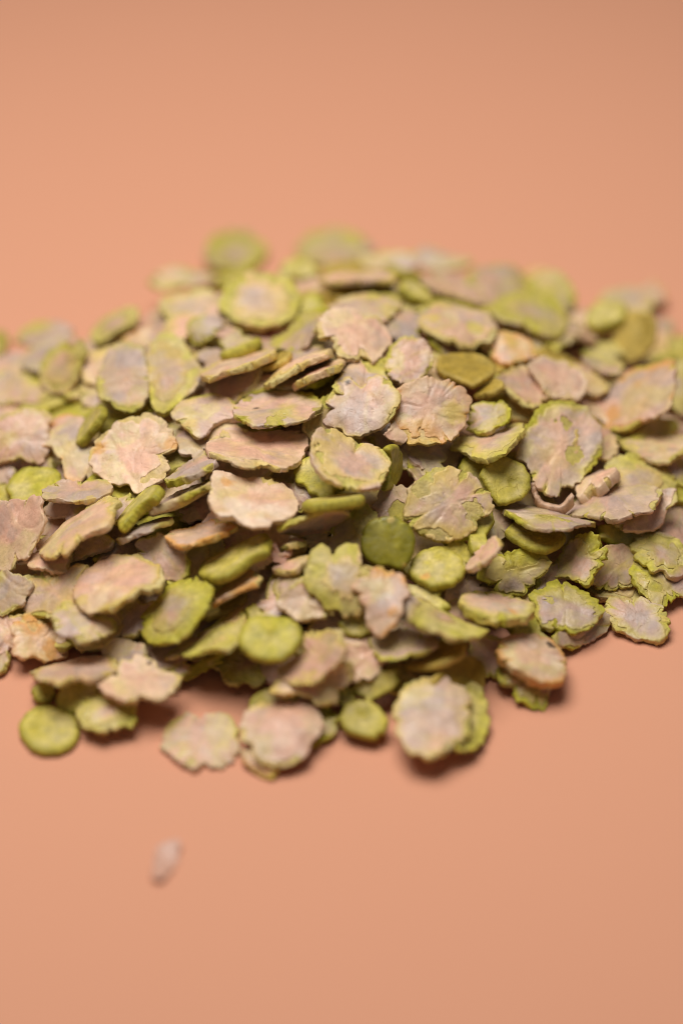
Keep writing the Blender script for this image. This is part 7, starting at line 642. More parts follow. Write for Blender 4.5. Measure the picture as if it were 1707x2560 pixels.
('E1','P',0.95,{'o': 'g','c': '.78','pa': [[-2.98,0.46,0.45,'k'],[-0.37,-4.99,1.6,'g'],[6.16,-2.0,0.8,'g'],[-4.72,4.19,1.3,'g']]},[-9.74,-0.98,20.93],[0.996,0.072,0.049],[-0.059,0.975,-0.216],[[-6.53,1.2],[-5.65,2.91],[-4.66,4.6],[-2.75,6.14],[0.24,5.87],[3.66,4.84],[6.11,2.81],[6.95,0.81],[6.72,-1.94],[5.41,-3.11],[4.42,-4.57],[3.02,-5.03],[1.15,-5.65],[-0.7,-5.8],[-2.56,-6.19],[-3.93,-5.73],[-5.0,-3.7],[-6.3,-1.62]],'green gashed oval flake with a brown dot above the long pink speckled flake'),
('E6','W',1.0,{'o': 'w','pa': [[-2.2,-2.71,2.0,'w'],[3.58,-1.78,1.8,'w'],[0.3,0.97,2.2,'p'],[-4.16,2.72,1.0,'o']]},[-12.82,-19.53,18.44],[0.983,-0.087,-0.162],[0.078,0.995,-0.062],[[-6.37,-0.68],[-6.17,1.41],[-6.52,3.36],[-6.35,4.76],[-3.43,4.89],[-1.83,4.65],[1.15,6.15],[4.19,5.29],[5.7,4.01],[6.41,1.83],[6.57,0.51],[6.02,-2.36],[5.52,-3.86],[3.56,-4.4],[3.06,-5.89],[0.88,-6.5],[-0.94,-6.32],[-2.27,-4.65],[-3.78,-5.23],[-5.01,-4.38],[-6.13,-2.65]],'bright cream flake with jagged edge and a pink centre'),
('Z1','S',0.35,{'pa': []},[-23.43,-72.6,0.18],[0.994,0.108,-0.0],[-0.108,0.994,0.0],[[-2.06,-3.44],[-1.56,0.16],[-0.76,2.59],[1.33,3.39],[2.2,2.26],[1.72,0.03],[0.75,-1.92],[-0.44,-3.39]],'tiny blurred white skin scrap alone on the sheet in front of the heap'),
('E30','P',0.95,{'pa': []},[11.78,-4.69,14.93],[0.934,-0.247,-0.26],[0.308,0.922,0.233],[[3.61,1.58],[3.95,0.91],[3.66,0.13],[3.26,-0.5],[4.56,-1.71],[4.04,-2.43],[3.44,-2.98],[2.81,-3.36],[2.29,-3.82],[1.37,-3.06],[0.92,-3.22],[0.45,-3.5],[-0.11,-3.9],[-0.6,-3.51],[-1.09,-3.25],[-2.45,-4.26],[-3.38,-3.97],[-4.04,-3.22],[-4.49,-2.24],[-4.68,-1.14],[-2.85,0.0],[-2.99,0.73],[-2.5,1.3],[-3.18,2.52],[-2.64,3.11],[-2.0,3.49],[-1.48,3.95],[-0.89,4.23],[-0.29,4.51],[0.35,4.59],[1.02,4.83],[1.74,4.84],[2.48,4.67],[2.34,3.0],[2.86,2.69],[3.2,2.12]],'dark flake at the bottom of the black hollow beside the round scalloped flake'),
('F30','P',0.95,{'o': 'g','pa': []},[14.72,-4.52,12.21],[0.773,-0.423,-0.473],[0.438,0.895,-0.085],[[3.82,4.91],[4.3,3.81],[4.71,2.63],[4.51,1.22],[4.51,-0.01],[4.01,-1.09],[3.71,-2.09],[3.2,-2.86],[2.83,-3.67],[2.37,-4.37],[1.81,-4.85],[1.29,-5.53],[0.67,-5.97],[-0.02,-6.43],[-0.78,-6.59],[-1.58,-6.54],[-2.38,-6.25],[-3.41,-6.15],[-3.63,-4.59],[-4.46,-3.85],[-4.72,-2.52],[-4.57,-1.1],[-4.27,0.15],[-4.08,1.28],[-3.71,2.27],[-3.26,3.1],[-2.68,3.69],[-2.24,4.37],[-1.81,5.17],[-1.2,5.5],[-0.59,5.93],[0.07,6.29],[0.84,6.83],[1.44,5.89],[2.53,6.64],[3.34,6.08]],'dark flake deep in the hollow behind the green-topped tan flake'),
('F31','P',0.95,{'o': 'p','pa': []},[14.59,-2.54,13.73],[0.831,-0.372,-0.413],[0.435,0.898,0.067],[[2.98,2.4],[3.05,1.7],[3.21,1.09],[3.28,0.45],[3.27,-0.2],[4.4,-1.32],[3.98,-2.09],[3.49,-2.72],[3.07,-3.37],[2.58,-3.9],[2.0,-4.24],[1.45,-4.76],[0.81,-5.14],[0.15,-4.79],[-0.69,-5.57],[-1.51,-5.48],[-2.32,-5.11],[-3.26,-4.75],[-3.73,-3.68],[-4.22,-2.64],[-4.28,-1.4],[-4.16,-0.21],[-3.85,0.86],[-3.46,1.8],[-3.03,2.61],[-2.52,3.28],[-1.96,3.78],[-1.46,4.32],[-0.88,4.66],[-0.34,5.17],[0.3,5.55],[0.96,5.2],[1.8,5.98],[2.62,5.89],[3.43,5.52],[4.37,5.16]],"dark reddish flake in the hollow under the peach and yellow flake's edge")]
BURIED = [
([-13.95,-22.47,7.1],[0.101,-0.326,0.94],4.81,3.9,0,'shaded flake in the gap between the small pink tilted flake and the cream yellow flake'),
([-16.97,8.92,18.36],[-0.525,-0.14,0.84],5.53,5.37,0,'shaded flake in the gap between the small pale chip and the green gashed oval flake'),
([33.62,-4.13,6.94],[-0.073,-0.282,0.957],5.02,4.84,0,'shaded flake in the gap between the big folded buff flake and the curled-strip flake'),
([-21.4,-23.06,9.48],[0.028,-0.503,0.864],5.5,1.47,0,'shaded flake in the gap between the mossy green sloping slab and the pink edge'),
([11.94,55.65,6.18],[0.386,0.443,0.809],5.26,2.59,0,'shaded flake in the gap between the shaded green flake and the green wedge'),
([-5.96,-37.17,2.2],[0.016,-0.137,0.99],5.62,0.86,0,'shaded flake in the gap between the creamy yellow flake and the ragged yellow flake'),
([-8.72,-16.07,10.54],[-0.15,-0.17,0.974],6.06,0.85,0,'shaded flake in the gap between the bright cream flake and the small tan flake edge'),
([-48.39,-0.45,6.35],[-0.572,-0.132,0.81],5.36,5.01,0,'shaded flake in the gap between the wide peach flake and the vivid lime green flake'),
([-18.12,-26.76,6.15],[-0.129,0.025,0.991],4.79,2.89,0,'shaded flake in the gap between the yellow rimmed sloping flake and the olive shard'),
([27.71,12.52,13.56],[0.259,-0.142,0.956],6.04,2.53,0,'shaded flake in the gap between the olive and tan flake and the green edged flake'),
([-40.2,-0.43,7.97],[-0.19,0.121,0.974],5.11,1.34,0,'shaded flake in the gap between the vivid lime green flake and the shaded flake'),
([-15.34,-10.38,14.02],[-0.306,-0.484,0.82],6.08,4.35,0,'shaded flake in the gap between the bright cream flake and the long pink speckled flake'),
([-15.95,-18.49,11.39],[0.143,-0.601,0.786],4.88,3.48,0,'shaded flake in the gap between the bright cream flake and the pink edge'),
([47.63,11.65,5.8],[0.436,-0.097,0.895],6.17,5.32,0,'shaded flake in the gap between the wide buff flake and the dark green strip'),
([-33.7,8.82,12.73],[-0.336,-0.135,0.932],5.3,5.42,0,'shaded flake in the gap between the large pink lobed flake and the green-edged lavender flake'),
([20.52,51.41,7.78],[0.17,0.322,0.931],4.98,5.72,0,'shaded flake in the gap between the blurred brown flake and the blurred buff green flake'),
([52.42,19.82,2.85],[0.301,0.106,0.948],5.68,4.96,0,'shaded flake in the gap between the dark green strip and the greenish flake'),
([-37.63,-18.05,5.69],[0.19,-0.194,0.962],5.82,4.41,0,'shaded flake in the gap between the big scalloped cream flake and the dusty mauve flake'),
([35.57,24.07,11.05],[0.433,0.358,0.827],4.75,5.33,0,'shaded flake in the gap between the broad pink flake and the yellow flake'),
([-1.18,-1.45,18.07],[0.275,-0.554,0.785],4.94,0.67,0,'shaded flake in the gap between the two-notched lavender flake and the green gashed oval flake'),
([8.6,44.95,10.52],[0.071,0.383,0.921],4.68,0.08,0,''),
([37.53,36.2,8.52],[0.237,0.445,0.863],5.41,1.3,0,'shaded flake in the gap between the blurred yellow green disc and the small cream flake'),
([-25.13,-7.48,11.64],[-0.002,-0.235,0.972],4.72,2.51,0,'shaded flake in the gap between the pink buff flake and the sloping tan flake'),
([6.3,-19.04,7.95],[0.109,-0.55,0.828],5.26,4.67,0,''),
([-27.24,-12.74,8.72],[-0.217,-0.034,0.976],5.04,4.42,0,'shaded flake in the gap between the thin mauve flake and the green-rimmed sloping flake'),
([-12.62,20.85,16.77],[0.069,0.444,0.894],5.1,4.98,0,'shaded flake in the gap between the short yellow green strip and the ochre edge'),
([-39.47,35.48,6.6],[-0.514,-0.071,0.855],5.27,4.74,0,'shaded flake in the gap between the pinkish flake and the green-edged lavender flake'),
([-5.83,9.37,20.67],[-0.21,-0.005,0.978],5.62,5.85,0,'shaded flake in the gap between the smooth tilted yellow slab and the ochre edge'),
([-1.7,5.66,18.95],[-0.206,-0.056,0.977],6.03,2.5,0,'shaded flake in the gap between the two-notched lavender flake and the brown and yellow flake'),
([11.28,-18.82,9.21],[0.293,-0.291,0.911],6.06,2.64,0,'shaded flake in the gap between the cushion-shaped green disc and the thin pale green rim'),
([-7.39,-26.77,6.01],[-0.059,-0.024,0.998],5.56,3.19,0,'shaded flake in the gap between the lavender folded flake and the green and yellow flake'),
([29.25,-15.16,3.07],[0.008,-0.076,0.997],5.92,2.37,0,'shaded flake in the gap between the half-moon olive disc and the green and tan flake'),
([-54.16,32.8,3.36],[-0.186,0.083,0.979],4.97,2.27,0,'shaded flake in the gap between the shaded brown flake and the blurred yellow flake'),
([4.26,-32.74,2.89],[0.343,-0.124,0.931],4.85,4.61,0,''),
([19.99,36.75,12.49],[0.286,0.165,0.944],5.5,5.76,0,'shaded flake in the gap between the pink tongue-shaped flake and the blurred buff green flake'),
([10.39,-29.56,3.11],[0.082,-0.157,0.984],5.77,2.05,0,'shaded flake in the gap between the yellow green pointed flake and the mossy green flake'),
([0.36,-35.07,6.71],[-0.051,-0.416,0.908],5.25,3.3,0,'shaded flake in the gap between the mossy green flake and the creamy yellow flake'),
([-27.24,-26.63,5.17],[-0.012,-0.171,0.985],5.89,4.69,0,'shaded flake in the gap between the bright green scalloped flake and the dusty mauve flake'),
([12.77,13.82,16.69],[0.162,0.147,0.976],5.89,2.54,0,''),
([11.75,-38.77,2.48],[0.109,-0.161,0.981],6.02,4.05,0,'shaded flake in the gap between the large buff flake and the moss green flake'),
([-27.16,4.11,13.59],[-0.144,-0.045,0.989],4.78,0.33,0,'shaded flake in the gap between the large pink lobed flake and the pale yellow block'),
([19.3,5.56,13.33],[0.485,0.251,0.838],5.94,0.26,0,'shaded flake in the gap between the green edged flake and the dark reddish flake'),
([-40.07,-27.44,1.9],[-0.068,-0.001,0.998],6.01,2.36,0,'shaded flake in the gap between the dusty mauve flake and the orange'),
([-40.37,21.05,9.77],[-0.198,-0.043,0.979],5.27,4.46,0,'shaded flake in the gap between the yellow and the grey shaded flake'),
([-32.4,-7.18,10.52],[0.095,-0.03,0.995],6.19,2.39,0,'shaded flake in the gap between the yellow cream flake and the large pink lobed flake'),
([25.09,25.15,14.31],[0.3,0.303,0.904],5.67,5.36,0,'shaded flake in the gap between the ragged cream flake and the yellow flake'),
([-15.47,30.81,13.98],[-0.334,0.25,0.909],4.67,5.0,0,'shaded flake in the gap between the big round thick disc and the small pale chip'),
([7.73,0.46,15.94],[0.072,-0.293,0.953],4.95,1.58,0,'shaded flake in the gap between the brown pink flake and the two-notched lavender flake'),
([-46.03,-24.19,3.61],[0.169,-0.09,0.982],4.98,1.81,0,'shaded flake in the gap between the orange and the dusty mauve flake'),
([41.5,-17.16,1.0],[0.046,-0.029,0.998],5.44,1.3,0,'shaded flake in the gap between the dull grey flake and the green gashed lavender flake'),
([33.59,-9.35,3.38],[0.166,-0.195,0.967],6.02,1.18,0,'shaded flake in the gap between the long whitish flake and the ragged-edged tan flake'),
([2.61,13.05,19.95],[-0.175,0.241,0.954],5.82,2.04,0,'shaded flake in the gap between the pink star-shaped flake and the brown and yellow flake'),
([38.36,4.68,7.5],[0.355,-0.022,0.935],5.49,6.08,0,'shaded flake in the gap between the big folded buff flake and the pale yellow flake'),
([-38.62,5.2,9.21],[-0.306,0.182,0.935],4.68,1.3,0,'shaded flake in the gap between the large pink lobed flake and the olive flake'),
([-42.03,14.49,8.1],[-0.414,0.173,0.894],5.48,3.26,0,'shaded flake in the gap between the grey shaded flake and the olive flake'),
([-43.07,-10.11,7.63],[-0.218,-0.132,0.967],5.19,2.38,0,'shaded flake in the gap between the angular pink flake and the vivid lime green flake'),
([-12.54,-28.47,4.94],[-0.02,-0.388,0.921],5.86,1.28,0,'shaded flake in the gap between the small pink tilted flake and the pink edge'),
([-32.2,-18.78,7.83],[-0.054,-0.439,0.897],4.67,1.05,0,'shaded flake in the gap between the thin mauve flake and the big scalloped cream flake'),
([4.37,53.83,8.21],[0.139,0.392,0.91],6.2,1.16,0,'shaded flake in the gap between the yellowish flake and the shaded green flake'),
([-35.57,-30.12,4.74],[-0.209,-0.29,0.934],5.21,2.23,0,'shaded flake in the gap between the dusty mauve flake and the big scalloped cream flake'),
([-26.82,-33.28,2.53],[-0.172,-0.081,0.982],5.89,4.36,0,'shaded flake in the gap between the bright green scalloped flake and the small tan scrap'),
([48.07,33.78,2.91],[0.428,-0.162,0.889],4.74,5.04,0,'shaded flake in the gap between the large translucent olive disc and the wide buff flake'),
([30.7,26.26,10.53],[0.301,0.402,0.865],5.15,1.75,0,''),
([3.88,-14.21,13.28],[0.221,-0.15,0.964],5.59,2.22,0,'shaded flake in the gap between the edge-on ridged disc and the tan and yellow flake'),
([-18.47,55.47,5.31],[-0.077,0.412,0.908],5.6,1.51,0,'shaded flake in the gap between the big round thick disc and the blurred greenish flake'),
([-30.95,35.29,10.22],[-0.516,0.12,0.848],5.51,5.71,0,'shaded flake in the gap between the peach yellow flake and the tall yellow green flake'),
([17.78,-27.74,4.71],[0.413,0.125,0.902],4.67,0.82,0,'shaded flake in the gap between the thick green-sided oval flake and the cushion-shaped green disc'),
([22.2,-21.5,4.46],[0.285,-0.305,0.909],5.6,6.23,0,'shaded flake in the gap between the green and tan flake and the cushion-shaped green disc'),
([-3.7,34.68,15.04],[0.101,0.272,0.957],5.0,0.49,0,'shaded flake in the gap between the yellowish flake and the pink star-shaped flake'),
([-23.24,23.09,13.7],[0.033,0.389,0.921],5.57,0.44,0,'shaded flake in the gap between the tall yellow green flake and the small pale chip'),
([-13.78,8.46,18.29],[-0.469,0.216,0.856],5.04,5.66,0,'shaded flake in the gap between the smooth tilted yellow slab and the small pale chip'),
([-7.69,42.41,12.21],[-0.256,0.357,0.898],5.43,0.75,0,'shaded flake in the gap between the big round thick disc and the yellowish flake'),
([-44.99,-18.73,4.9],[-0.133,-0.166,0.977],6.08,0.83,0,'shaded flake in the gap between the angular pink flake and the long sloping pink flake'),
([-9.63,-7.54,13.8],[0.086,-0.185,0.979],6.07,4.77,0,'shaded flake in the gap between the long pink speckled flake and the bright cream flake'),
([-48.21,27.56,5.47],[-0.322,-0.141,0.936],5.06,5.39,0,'shaded flake in the gap between the shaded brown flake and the yellow'),
([-19.66,18.12,14.19],[-0.286,-0.13,0.949],6.02,3.1,0,'shaded flake in the gap between the small pale chip and the small cream pink flake'),
([43.67,42.08,4.41],[0.136,0.033,0.99],5.75,0.31,0,'shaded flake in the gap between the blurred yellow green disc and the shaded olive flake'),
([17.74,21.69,16.36],[0.411,0.082,0.908],4.84,3.57,0,'shaded flake in the gap between the ragged cream flake and the ochre lobed flake'),
([1.55,49.4,9.8],[0.116,0.079,0.99],5.14,1.11,0,'shaded flake in the gap between the yellowish flake and the blurred pink and green flake'),
([27.36,-8.33,7.63],[0.211,-0.152,0.966],5.65,3.21,0,'shaded flake in the gap between the long whitish flake and the olive dimpled disc'),
([-24.07,28.11,12.43],[-0.295,-0.0,0.955],4.63,1.02,0,'shaded flake in the gap between the small cream pink flake and the small pale chip'),
([11.33,7.79,18.26],[-0.01,0.071,0.997],5.45,4.31,0,'shaded flake in the gap between the peach and yellow flake and the smooth buff flake'),
([-20.94,-30.83,3.09],[0.018,-0.293,0.956],5.15,0.86,0,'shaded flake in the gap between the yellow rimmed sloping flake and the small tan scrap'),
([28.21,-24.4,2.62],[0.173,-0.224,0.959],4.61,4.46,0,'shaded flake in the gap between the green gashed lavender flake and the ragged-edged tan flake'),
([21.86,-6.29,12.23],[0.313,-0.275,0.909],4.7,0.64,0,'shaded flake in the gap between the olive dimpled disc and the large green-topped tan flake'),
([28.63,3.95,10.96],[0.082,0.135,0.987],6.17,0.64,0,'shaded flake in the gap between the green edged flake and the big folded buff flake'),
([-6.67,1.34,15.73],[-0.32,-0.193,0.927],5.28,2.15,0,'shaded flake in the gap between the green gashed oval flake and the two-notched lavender flake'),
([-3.38,18.36,18.51],[0.076,0.404,0.911],4.73,3.44,0,'shaded flake in the gap between the pink star-shaped flake and the smooth tilted yellow slab'),
([22.12,20.41,14.56],[0.069,0.174,0.982],5.95,5.09,0,'shaded flake in the gap between the yellow flake and the ochre lobed flake'),
([-27.01,-1.79,13.03],[-0.306,-0.009,0.952],5.67,5.88,0,'shaded flake in the gap between the large pink lobed flake and the reddish brown flake'),
([28.98,31.36,9.99],[-0.181,-0.116,0.977],4.84,3.24,0,'shaded flake in the gap between the yellow flake and the ring-marked green flake'),
([-53.75,19.23,4.66],[-0.145,-0.022,0.989],5.22,2.98,0,'shaded flake in the gap between the wide peach flake and the yellow'),
([38.31,49.14,3.35],[0.209,0.403,0.891],4.61,1.24,0,'shaded flake in the gap between the blurred grey green flake and the ring-marked green flake'),
([51.75,40.49,1.38],[0.041,0.131,0.991],5.05,3.02,0,'shaded flake in the gap between the blurred orange scrap and the blurred grey scrap'),
([-12.8,1.89,16.2],[-0.439,-0.03,0.898],5.41,0.81,0,'shaded flake in the gap between the green gashed oval flake and the pale yellow block'),
([-0.61,-21.24,8.74],[0.029,-0.067,0.997],5.65,1.17,0,'shaded flake in the gap between the purplish flake and the tan and yellow flake'),
([10.3,51.3,4.68],[0.053,0.257,0.965],6.09,5.65,0,''),
([-14.9,50.31,3.46],[-0.104,0.171,0.98],5.97,3.4,0,''),
([9.66,28.67,3.14],[-0.156,-0.213,0.965],5.93,0.79,0,''),
([-55.11,-8.21,3.62],[-0.294,-0.308,0.905],4.6,5.8,0,''),
([-1.53,-10.2,4.85],[0.042,0.087,0.995],4.71,1.79,0,''),
([-29.92,24.49,10.48],[-0.407,0.043,0.912],6.01,0.77,0,''),
([53.51,30.8,2.28],[0.235,0.112,0.965],4.91,3.42,0,''),
([26.69,-9.09,3.57],[0.223,-0.23,0.947],6.16,5.43,0,''),
([-5.18,31.95,6.53],[-0.183,0.222,0.958],5.03,1.71,0,''),
([-51.07,4.86,5.53],[-0.14,0.162,0.977],5.09,5.67,0,'shaded flake in the gap between the vivid lime green flake and the wide peach flake'),
([-2.4,43.5,7.37],[0.049,0.037,0.998],5.16,2.58,0,''),
([-44.52,26.89,3.93],[-0.194,0.211,0.958],5.66,1.58,0,''),
([-5.23,20.09,16.27],[-0.012,-0.005,1.0],5.04,3.68,0,'shaded flake in the gap between the pink star-shaped flake and the big round thick disc'),
([-34.15,-12.58,2.74],[0.036,-0.241,0.97],4.89,3.35,0,''),
([26.04,5.28,9.2],[-0.048,-0.411,0.91],4.76,4.27,0,'shaded flake in the gap between the big folded buff flake and the green edged flake'),
([6.95,45.65,2.7],[0.086,0.017,0.996],4.91,1.33,0,''),
([-46.16,-6.42,3.95],[-0.275,-0.104,0.956],5.74,0.72,0,''),
([0.27,23.91,15.7],[-0.184,0.292,0.939],4.75,4.07,0,''),
([-32.41,17.67,11.89],[-0.079,0.273,0.959],5.48,2.63,0,''),
([-22.28,27.62,8.37],[-0.056,0.088,0.995],4.77,1.04,0,''),
([19.51,28.5,7.8],[0.026,-0.207,0.978],5.56,2.52,0,'shaded flake in the gap between the smooth buff flake and the ochre lobed flake'),
([-14.27,52.66,4.3],[0.166,0.336,0.927],4.97,3.97,0,''),
([-3.18,39.44,9.69],[0.038,-0.019,0.999],4.99,2.97,0,''),
([11.78,13.03,18.48],[0.095,-0.02,0.995],4.68,3.14,0,'shaded flake in the gap between the ochre lobed flake and the peach and yellow flake'),
([-24.37,2.37,2.01],[0.147,0.073,0.986],6.16,0.14,0,''),
([0.99,24.5,8.08],[0.165,0.426,0.889],5.49,1.67,0,''),
([-48.81,-9.35,5.23],[-0.01,-0.229,0.973],5.3,1.59,0,''),
([32.57,18.94,11.33],[0.526,-0.081,0.847],5.0,2.14,0,'shaded flake in the gap between the broad pink flake and the small cream flake'),
([-54.99,7.23,2.35],[-0.01,0.23,0.973],4.95,0.98,0,''),
([13.56,12.9,10.65],[0.261,-0.048,0.964],4.74,3.73,0,''),
([0.87,5.4,4.82],[0.033,0.149,0.988],5.8,0.37,0,''),
([-1.04,35.93,1.97],[0.146,0.143,0.979],6.16,5.3,0,''),
([38.15,15.28,4.36],[0.382,0.107,0.918],4.66,5.66,0,''),
([-12.63,33.36,3.66],[0.086,0.359,0.929],6.14,5.04,0,''),
([-5.25,40.1,1.98],[-0.113,0.118,0.987],4.9,1.81,0,''),
([12.61,25.33,7.17],[0.106,0.105,0.989],5.41,0.82,0,''),
([-23.09,44.69,3.06],[0.091,0.224,0.97],5.16,4.65,0,''),
([-27.54,36.08,9.25],[-0.338,0.224,0.914],6.11,0.84,0,''),
([-5.2,26.03,5.67],[0.071,-0.259,0.963],5.73,1.68,0,''),
([-4.13,-27.39,2.4],[0.035,0.212,0.977],4.88,5.72,0,'shaded flake in the gap between the lavender folded flake and the creamy yellow flake'),
([9.76,60.23,3.45],[0.23,-0.024,0.973],4.62,4.01,0,'shaded flake in the gap between the green wedge and the shaded green flake'),
([-5.09,-18.92,6.2],[-0.12,-0.073,0.99],5.56,3.04,0,''),
([21.65,-8.78,5.09],[0.199,-0.275,0.94],5.08,0.69,0,'shaded flake in the gap between the green and tan flake and the deep green flake'),
([6.2,24.95,17.41],[0.223,0.267,0.938],4.72,2.84,0,''),
([45.89,21.54,5.9],[0.147,0.253,0.956],5.07,2.93,0,''),
([-20.85,-17.01,4.19],[0.1,0.12,0.988],6.0,1.0,0,''),
([-31.2,-4.14,4.88],[-0.251,-0.029,0.968],6.16,6.27,0,''),
([-1.36,34.78,10.1],[0.121,0.178,0.977],5.18,1.37,0,''),
([-2.16,29.96,13.86],[-0.141,0.209,0.968],5.54,5.71,0,''),
([-36.04,31.37,6.37],[-0.541,-0.08,0.837],5.24,1.9,0,''),
([-0.93,-34.58,3.68],[0.011,-0.127,0.992],6.11,5.05,0,'shaded flake in the gap between the pale green dimpled disc and the creamy yellow flake'),
([0.31,-15.83,1.84],[0.047,-0.004,0.999],5.64,1.32,0,''),
([37.68,6.07,11.37],[0.498,0.045,0.866],5.06,1.49,0,''),
([-9.09,25.26,10.07],[-0.044,0.051,0.998],5.94,5.43,0,''),
([29.86,-4.01,3.77],[0.105,-0.122,0.987],4.63,4.5,0,''),
([-21.16,-2.08,9.98],[0.053,-0.358,0.932],5.47,1.53,0,''),
([-24.32,16.23,12.61],[-0.553,0.382,0.74],5.26,1.8,0,''),
([2.96,9.16,10.21],[0.018,0.052,0.999],4.98,4.73,0,''),
([-34.71,36.4,2.53],[-0.183,0.113,0.977],5.98,4.94,0,''),
([-41.26,12.18,3.0],[-0.176,-0.222,0.959],5.4,6.03,0,'shaded flake in the gap between the wide peach flake and the shaded flake'),
([-23.52,10.21,14.2],[-0.189,0.113,0.975],5.94,4.43,0,'shaded flake in the gap between the tall yellow green flake and the pale yellow block'),
([36.82,27.01,4.98],[0.149,0.326,0.933],4.88,4.85,0,''),
([-22.73,26.09,3.17],[0.231,-0.197,0.953],5.69,4.92,0,''),
([-31.74,19.75,2.97],[-0.17,0.07,0.983],5.87,2.1,0,''),
([-13.77,-9.86,2.28],[-0.251,0.019,0.968],6.13,1.14,0,''),
([-0.35,37.88,6.47],[0.081,-0.061,0.995],4.84,3.85,0,''),
([-52.99,-17.62,2.4],[0.201,0.149,0.968],5.22,1.54,0,''),
([-43.01,14.27,4.1],[-0.228,0.183,0.956],5.12,5.38,0,''),
([-22.24,3.99,10.63],[0.049,-0.387,0.921],5.4,1.9,0,'')]

BY_ID = {}
for num, (key, kind, T, opt, p, M1, M2, pts, label) in enumerate(FLAKES):
    seed = sum(ord(c) * (i * 17 + 3) for i, c in enumerate(key)) * 7 % 9973
    if kind == 'S':
        V, faces, C = scrap_geometry(T, pts, seed)
        o = bpy.data.objects.new('skin_scrap', mesh_from('skin_scrap', V * MM, faces, MAT_SKIN, C))
        COL.objects.link(o); place(o, p, M1, M2)
        tag(o, label, 'skin scrap', 'loose scraps of pea skin')
        continue
    small = max(np.ptp(np.array(pts), axis=0)) < 7.5
    V, faces, C, M, Sc, WD = build_flake_geometry(kind, T, opt, pts, seed, 80 if small else 116, 9 if small else 13, 5)
    skinned = M is not None and (M > 0).sum() > 20
    body = mesh_from('kernel' if skinned else 'pea_flake', V * MM, faces, MAT_GLOSS if kind == 'D' else MAT_BODY, C)
    o = bpy.data.objects.new('pea_flake', None if skinned else body)
    COL.objects.link(o); place(o, p, M1, M2)
    tag(o, label, 'pea flake', 'pea flakes of the heap')
    BY_ID[key] = o
    if skinned:
        o.empty_display_size = 0.004
        kb = bpy.data.objects.new('kernel', body); COL.objects.link(kb); kb.parent = o
        sv, sf, sc_ = skin_mesh(V, faces, M, Sc, seed)
        s = bpy.data.objects.new('skin', mesh_from('skin', sv * MM, sf, MAT_SKIN, sc_))
        COL.objects.link(s); s.parent = o

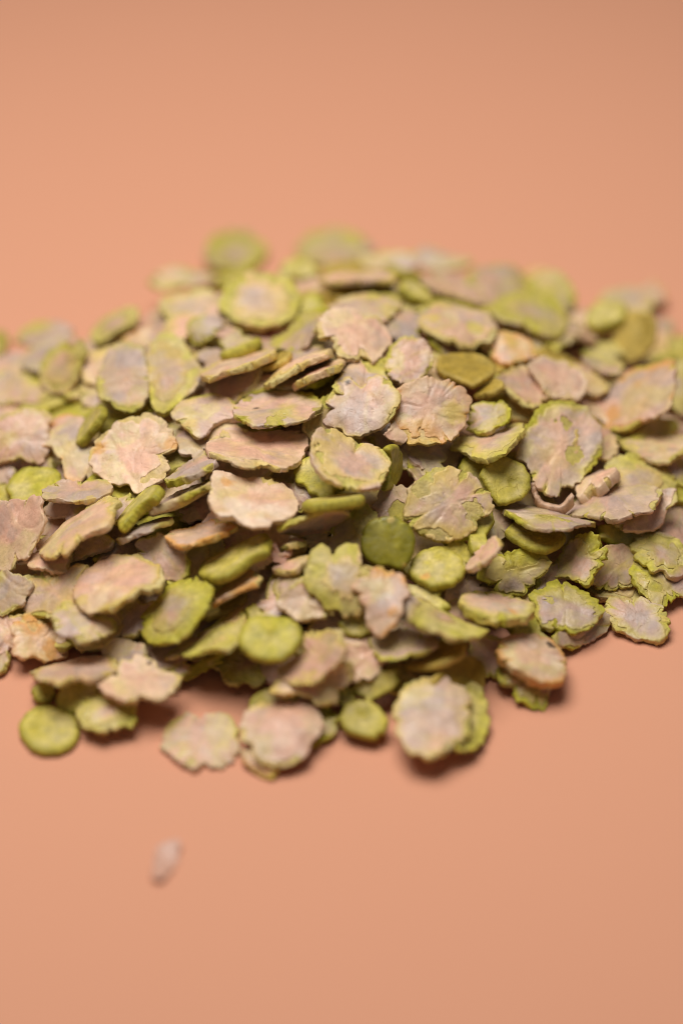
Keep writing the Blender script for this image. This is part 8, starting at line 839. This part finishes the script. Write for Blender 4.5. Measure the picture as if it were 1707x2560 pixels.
# strip of skin that curls off the end of one flake
def curl_strip(owner, path, height, thick):
    P = np.array(path, float)
    t = np.linspace(0, len(P) - 1, 26)
    k = np.arange(len(P))
    Q = np.stack([np.interp(t, k, P[:, i]) for i in range(3)], 1)
    for _ in range(3): Q[1:-1] = 0.25 * Q[:-2] + 0.5 * Q[1:-1] + 0.25 * Q[2:]
    n = owner.matrix_world.to_3x3().col[2]
    n = np.array(n) * 0.75 + np.array([0, -0.1, 0.6]); n /= np.linalg.norm(n)
    V = []; faces = []; C = []
    for i, q in enumerate(Q):
        d = Q[min(i + 1, 25)] - Q[max(i - 1, 0)]; d /= np.linalg.norm(d)
        b = np.cross(d, n); b /= np.linalg.norm(b)
        h = height * (1 - 0.35 * i / 25) * (1 + 0.15 * math.sin(i * 0.9))
        for (u, w) in ((-1, -.5), (-.6, .0), (-1, .5), (1, .5), (.6, 0), (1, -.5)):
            V.append(q + b * u * thick / 2 + n * w * h + 0.06 * np.array([math.sin(i * 2.1 + w), math.cos(i * 1.7), math.sin(i * 1.3 + u)]))
            C.append((SK['pink'] + SK['cream']) / 2 * (0.9 + 0.12 * math.sin(i * 1.9 + w * 3)))
    m = 6
    for i in range(25):
        for j in range(m):
            j2 = (j + 1) % m
            faces.append((i * m + j, i * m + j2, (i + 1) * m + j2, (i + 1) * m + j))
    faces.append(tuple(range(m - 1, -1, -1))); faces.append(tuple(25 * m + j for j in range(m)))
    W = owner.matrix_world.inverted()
    L = [tuple(W @ (Vector(v) * MM)) for v in V]
    s = bpy.data.objects.new('curled_strip', mesh_from('curled_strip', L, faces, MAT_SKIN, np.array(C)))
    COL.objects.link(s); s.parent = owner
    s['label'] = 'narrow strip of pinkish skin curling up'
bpy.context.view_layer.update()
curl_strip(BY_ID['F1'], [[34.65, -10.17, 11.08], [33.02, -11.17, 9.6], [30.85, -10.81, 9.65], [29.5, -10.08, 10.29], [28.9, -9.15, 11.29], [28.74, -8.35, 12.23]], 1.7, 0.8)

# flakes inside the heap, under those that show
PROTO = []
for k in range(10):
    rnd = random.Random(900 + k)
    kind = 'PWPRGPWPYR'[k]
    ang = np.linspace(0, 2 * np.pi, 16, endpoint=False)
    pts = [(5.4 * (1 + rnd.uniform(-.12, .1)) * math.cos(a), 5.2 * (1 + rnd.uniform(-.12, .1)) * math.sin(a)) for a in ang]
    V, faces, C, M, Sc, WD = build_flake_geometry(kind, 1.6, {'o': rnd.choice(['y', 'g', 'p'])}, pts, 300 + k, 64, 7, 4)
    me = mesh_from('pea_flake', V * MM, faces, MAT_BODY, C); sk = None
    if M is not None:
        sv, sf, sc_ = skin_mesh(V, faces, M, Sc, k); sk = mesh_from('skin', sv * MM, sf, MAT_SKIN, sc_)
    PROTO.append((me, sk))
for k, (p, n, rad, ang, off, lab) in enumerate(BURIED):
    me, sk = PROTO[k % 10]
    o = bpy.data.objects.new('pea_flake', None if sk else me); COL.objects.link(o)
    q = Vector((0, 0, 1)).rotation_difference(Vector(n)) @ Quaternion((0, 0, 1), ang)
    o.matrix_world = Matrix.LocRotScale(Vector(p) * MM, q, Vector((rad / 5.4,) * 3))
    if lab: tag(o, lab, 'pea flake', 'pea flakes of the heap')
    elif off: tag(o, 'pea flake of the heap lying beyond the picture edge', 'pea flake', 'pea flakes beyond the picture edge')
    else: tag(o, 'pea flake buried deep in the heap under the flakes that show', 'pea flake', 'buried pea flakes')
    if sk:
        for nm, d in (('kernel', me), ('skin', sk)):
            s = bpy.data.objects.new(nm, d); COL.objects.link(s); s.parent = o
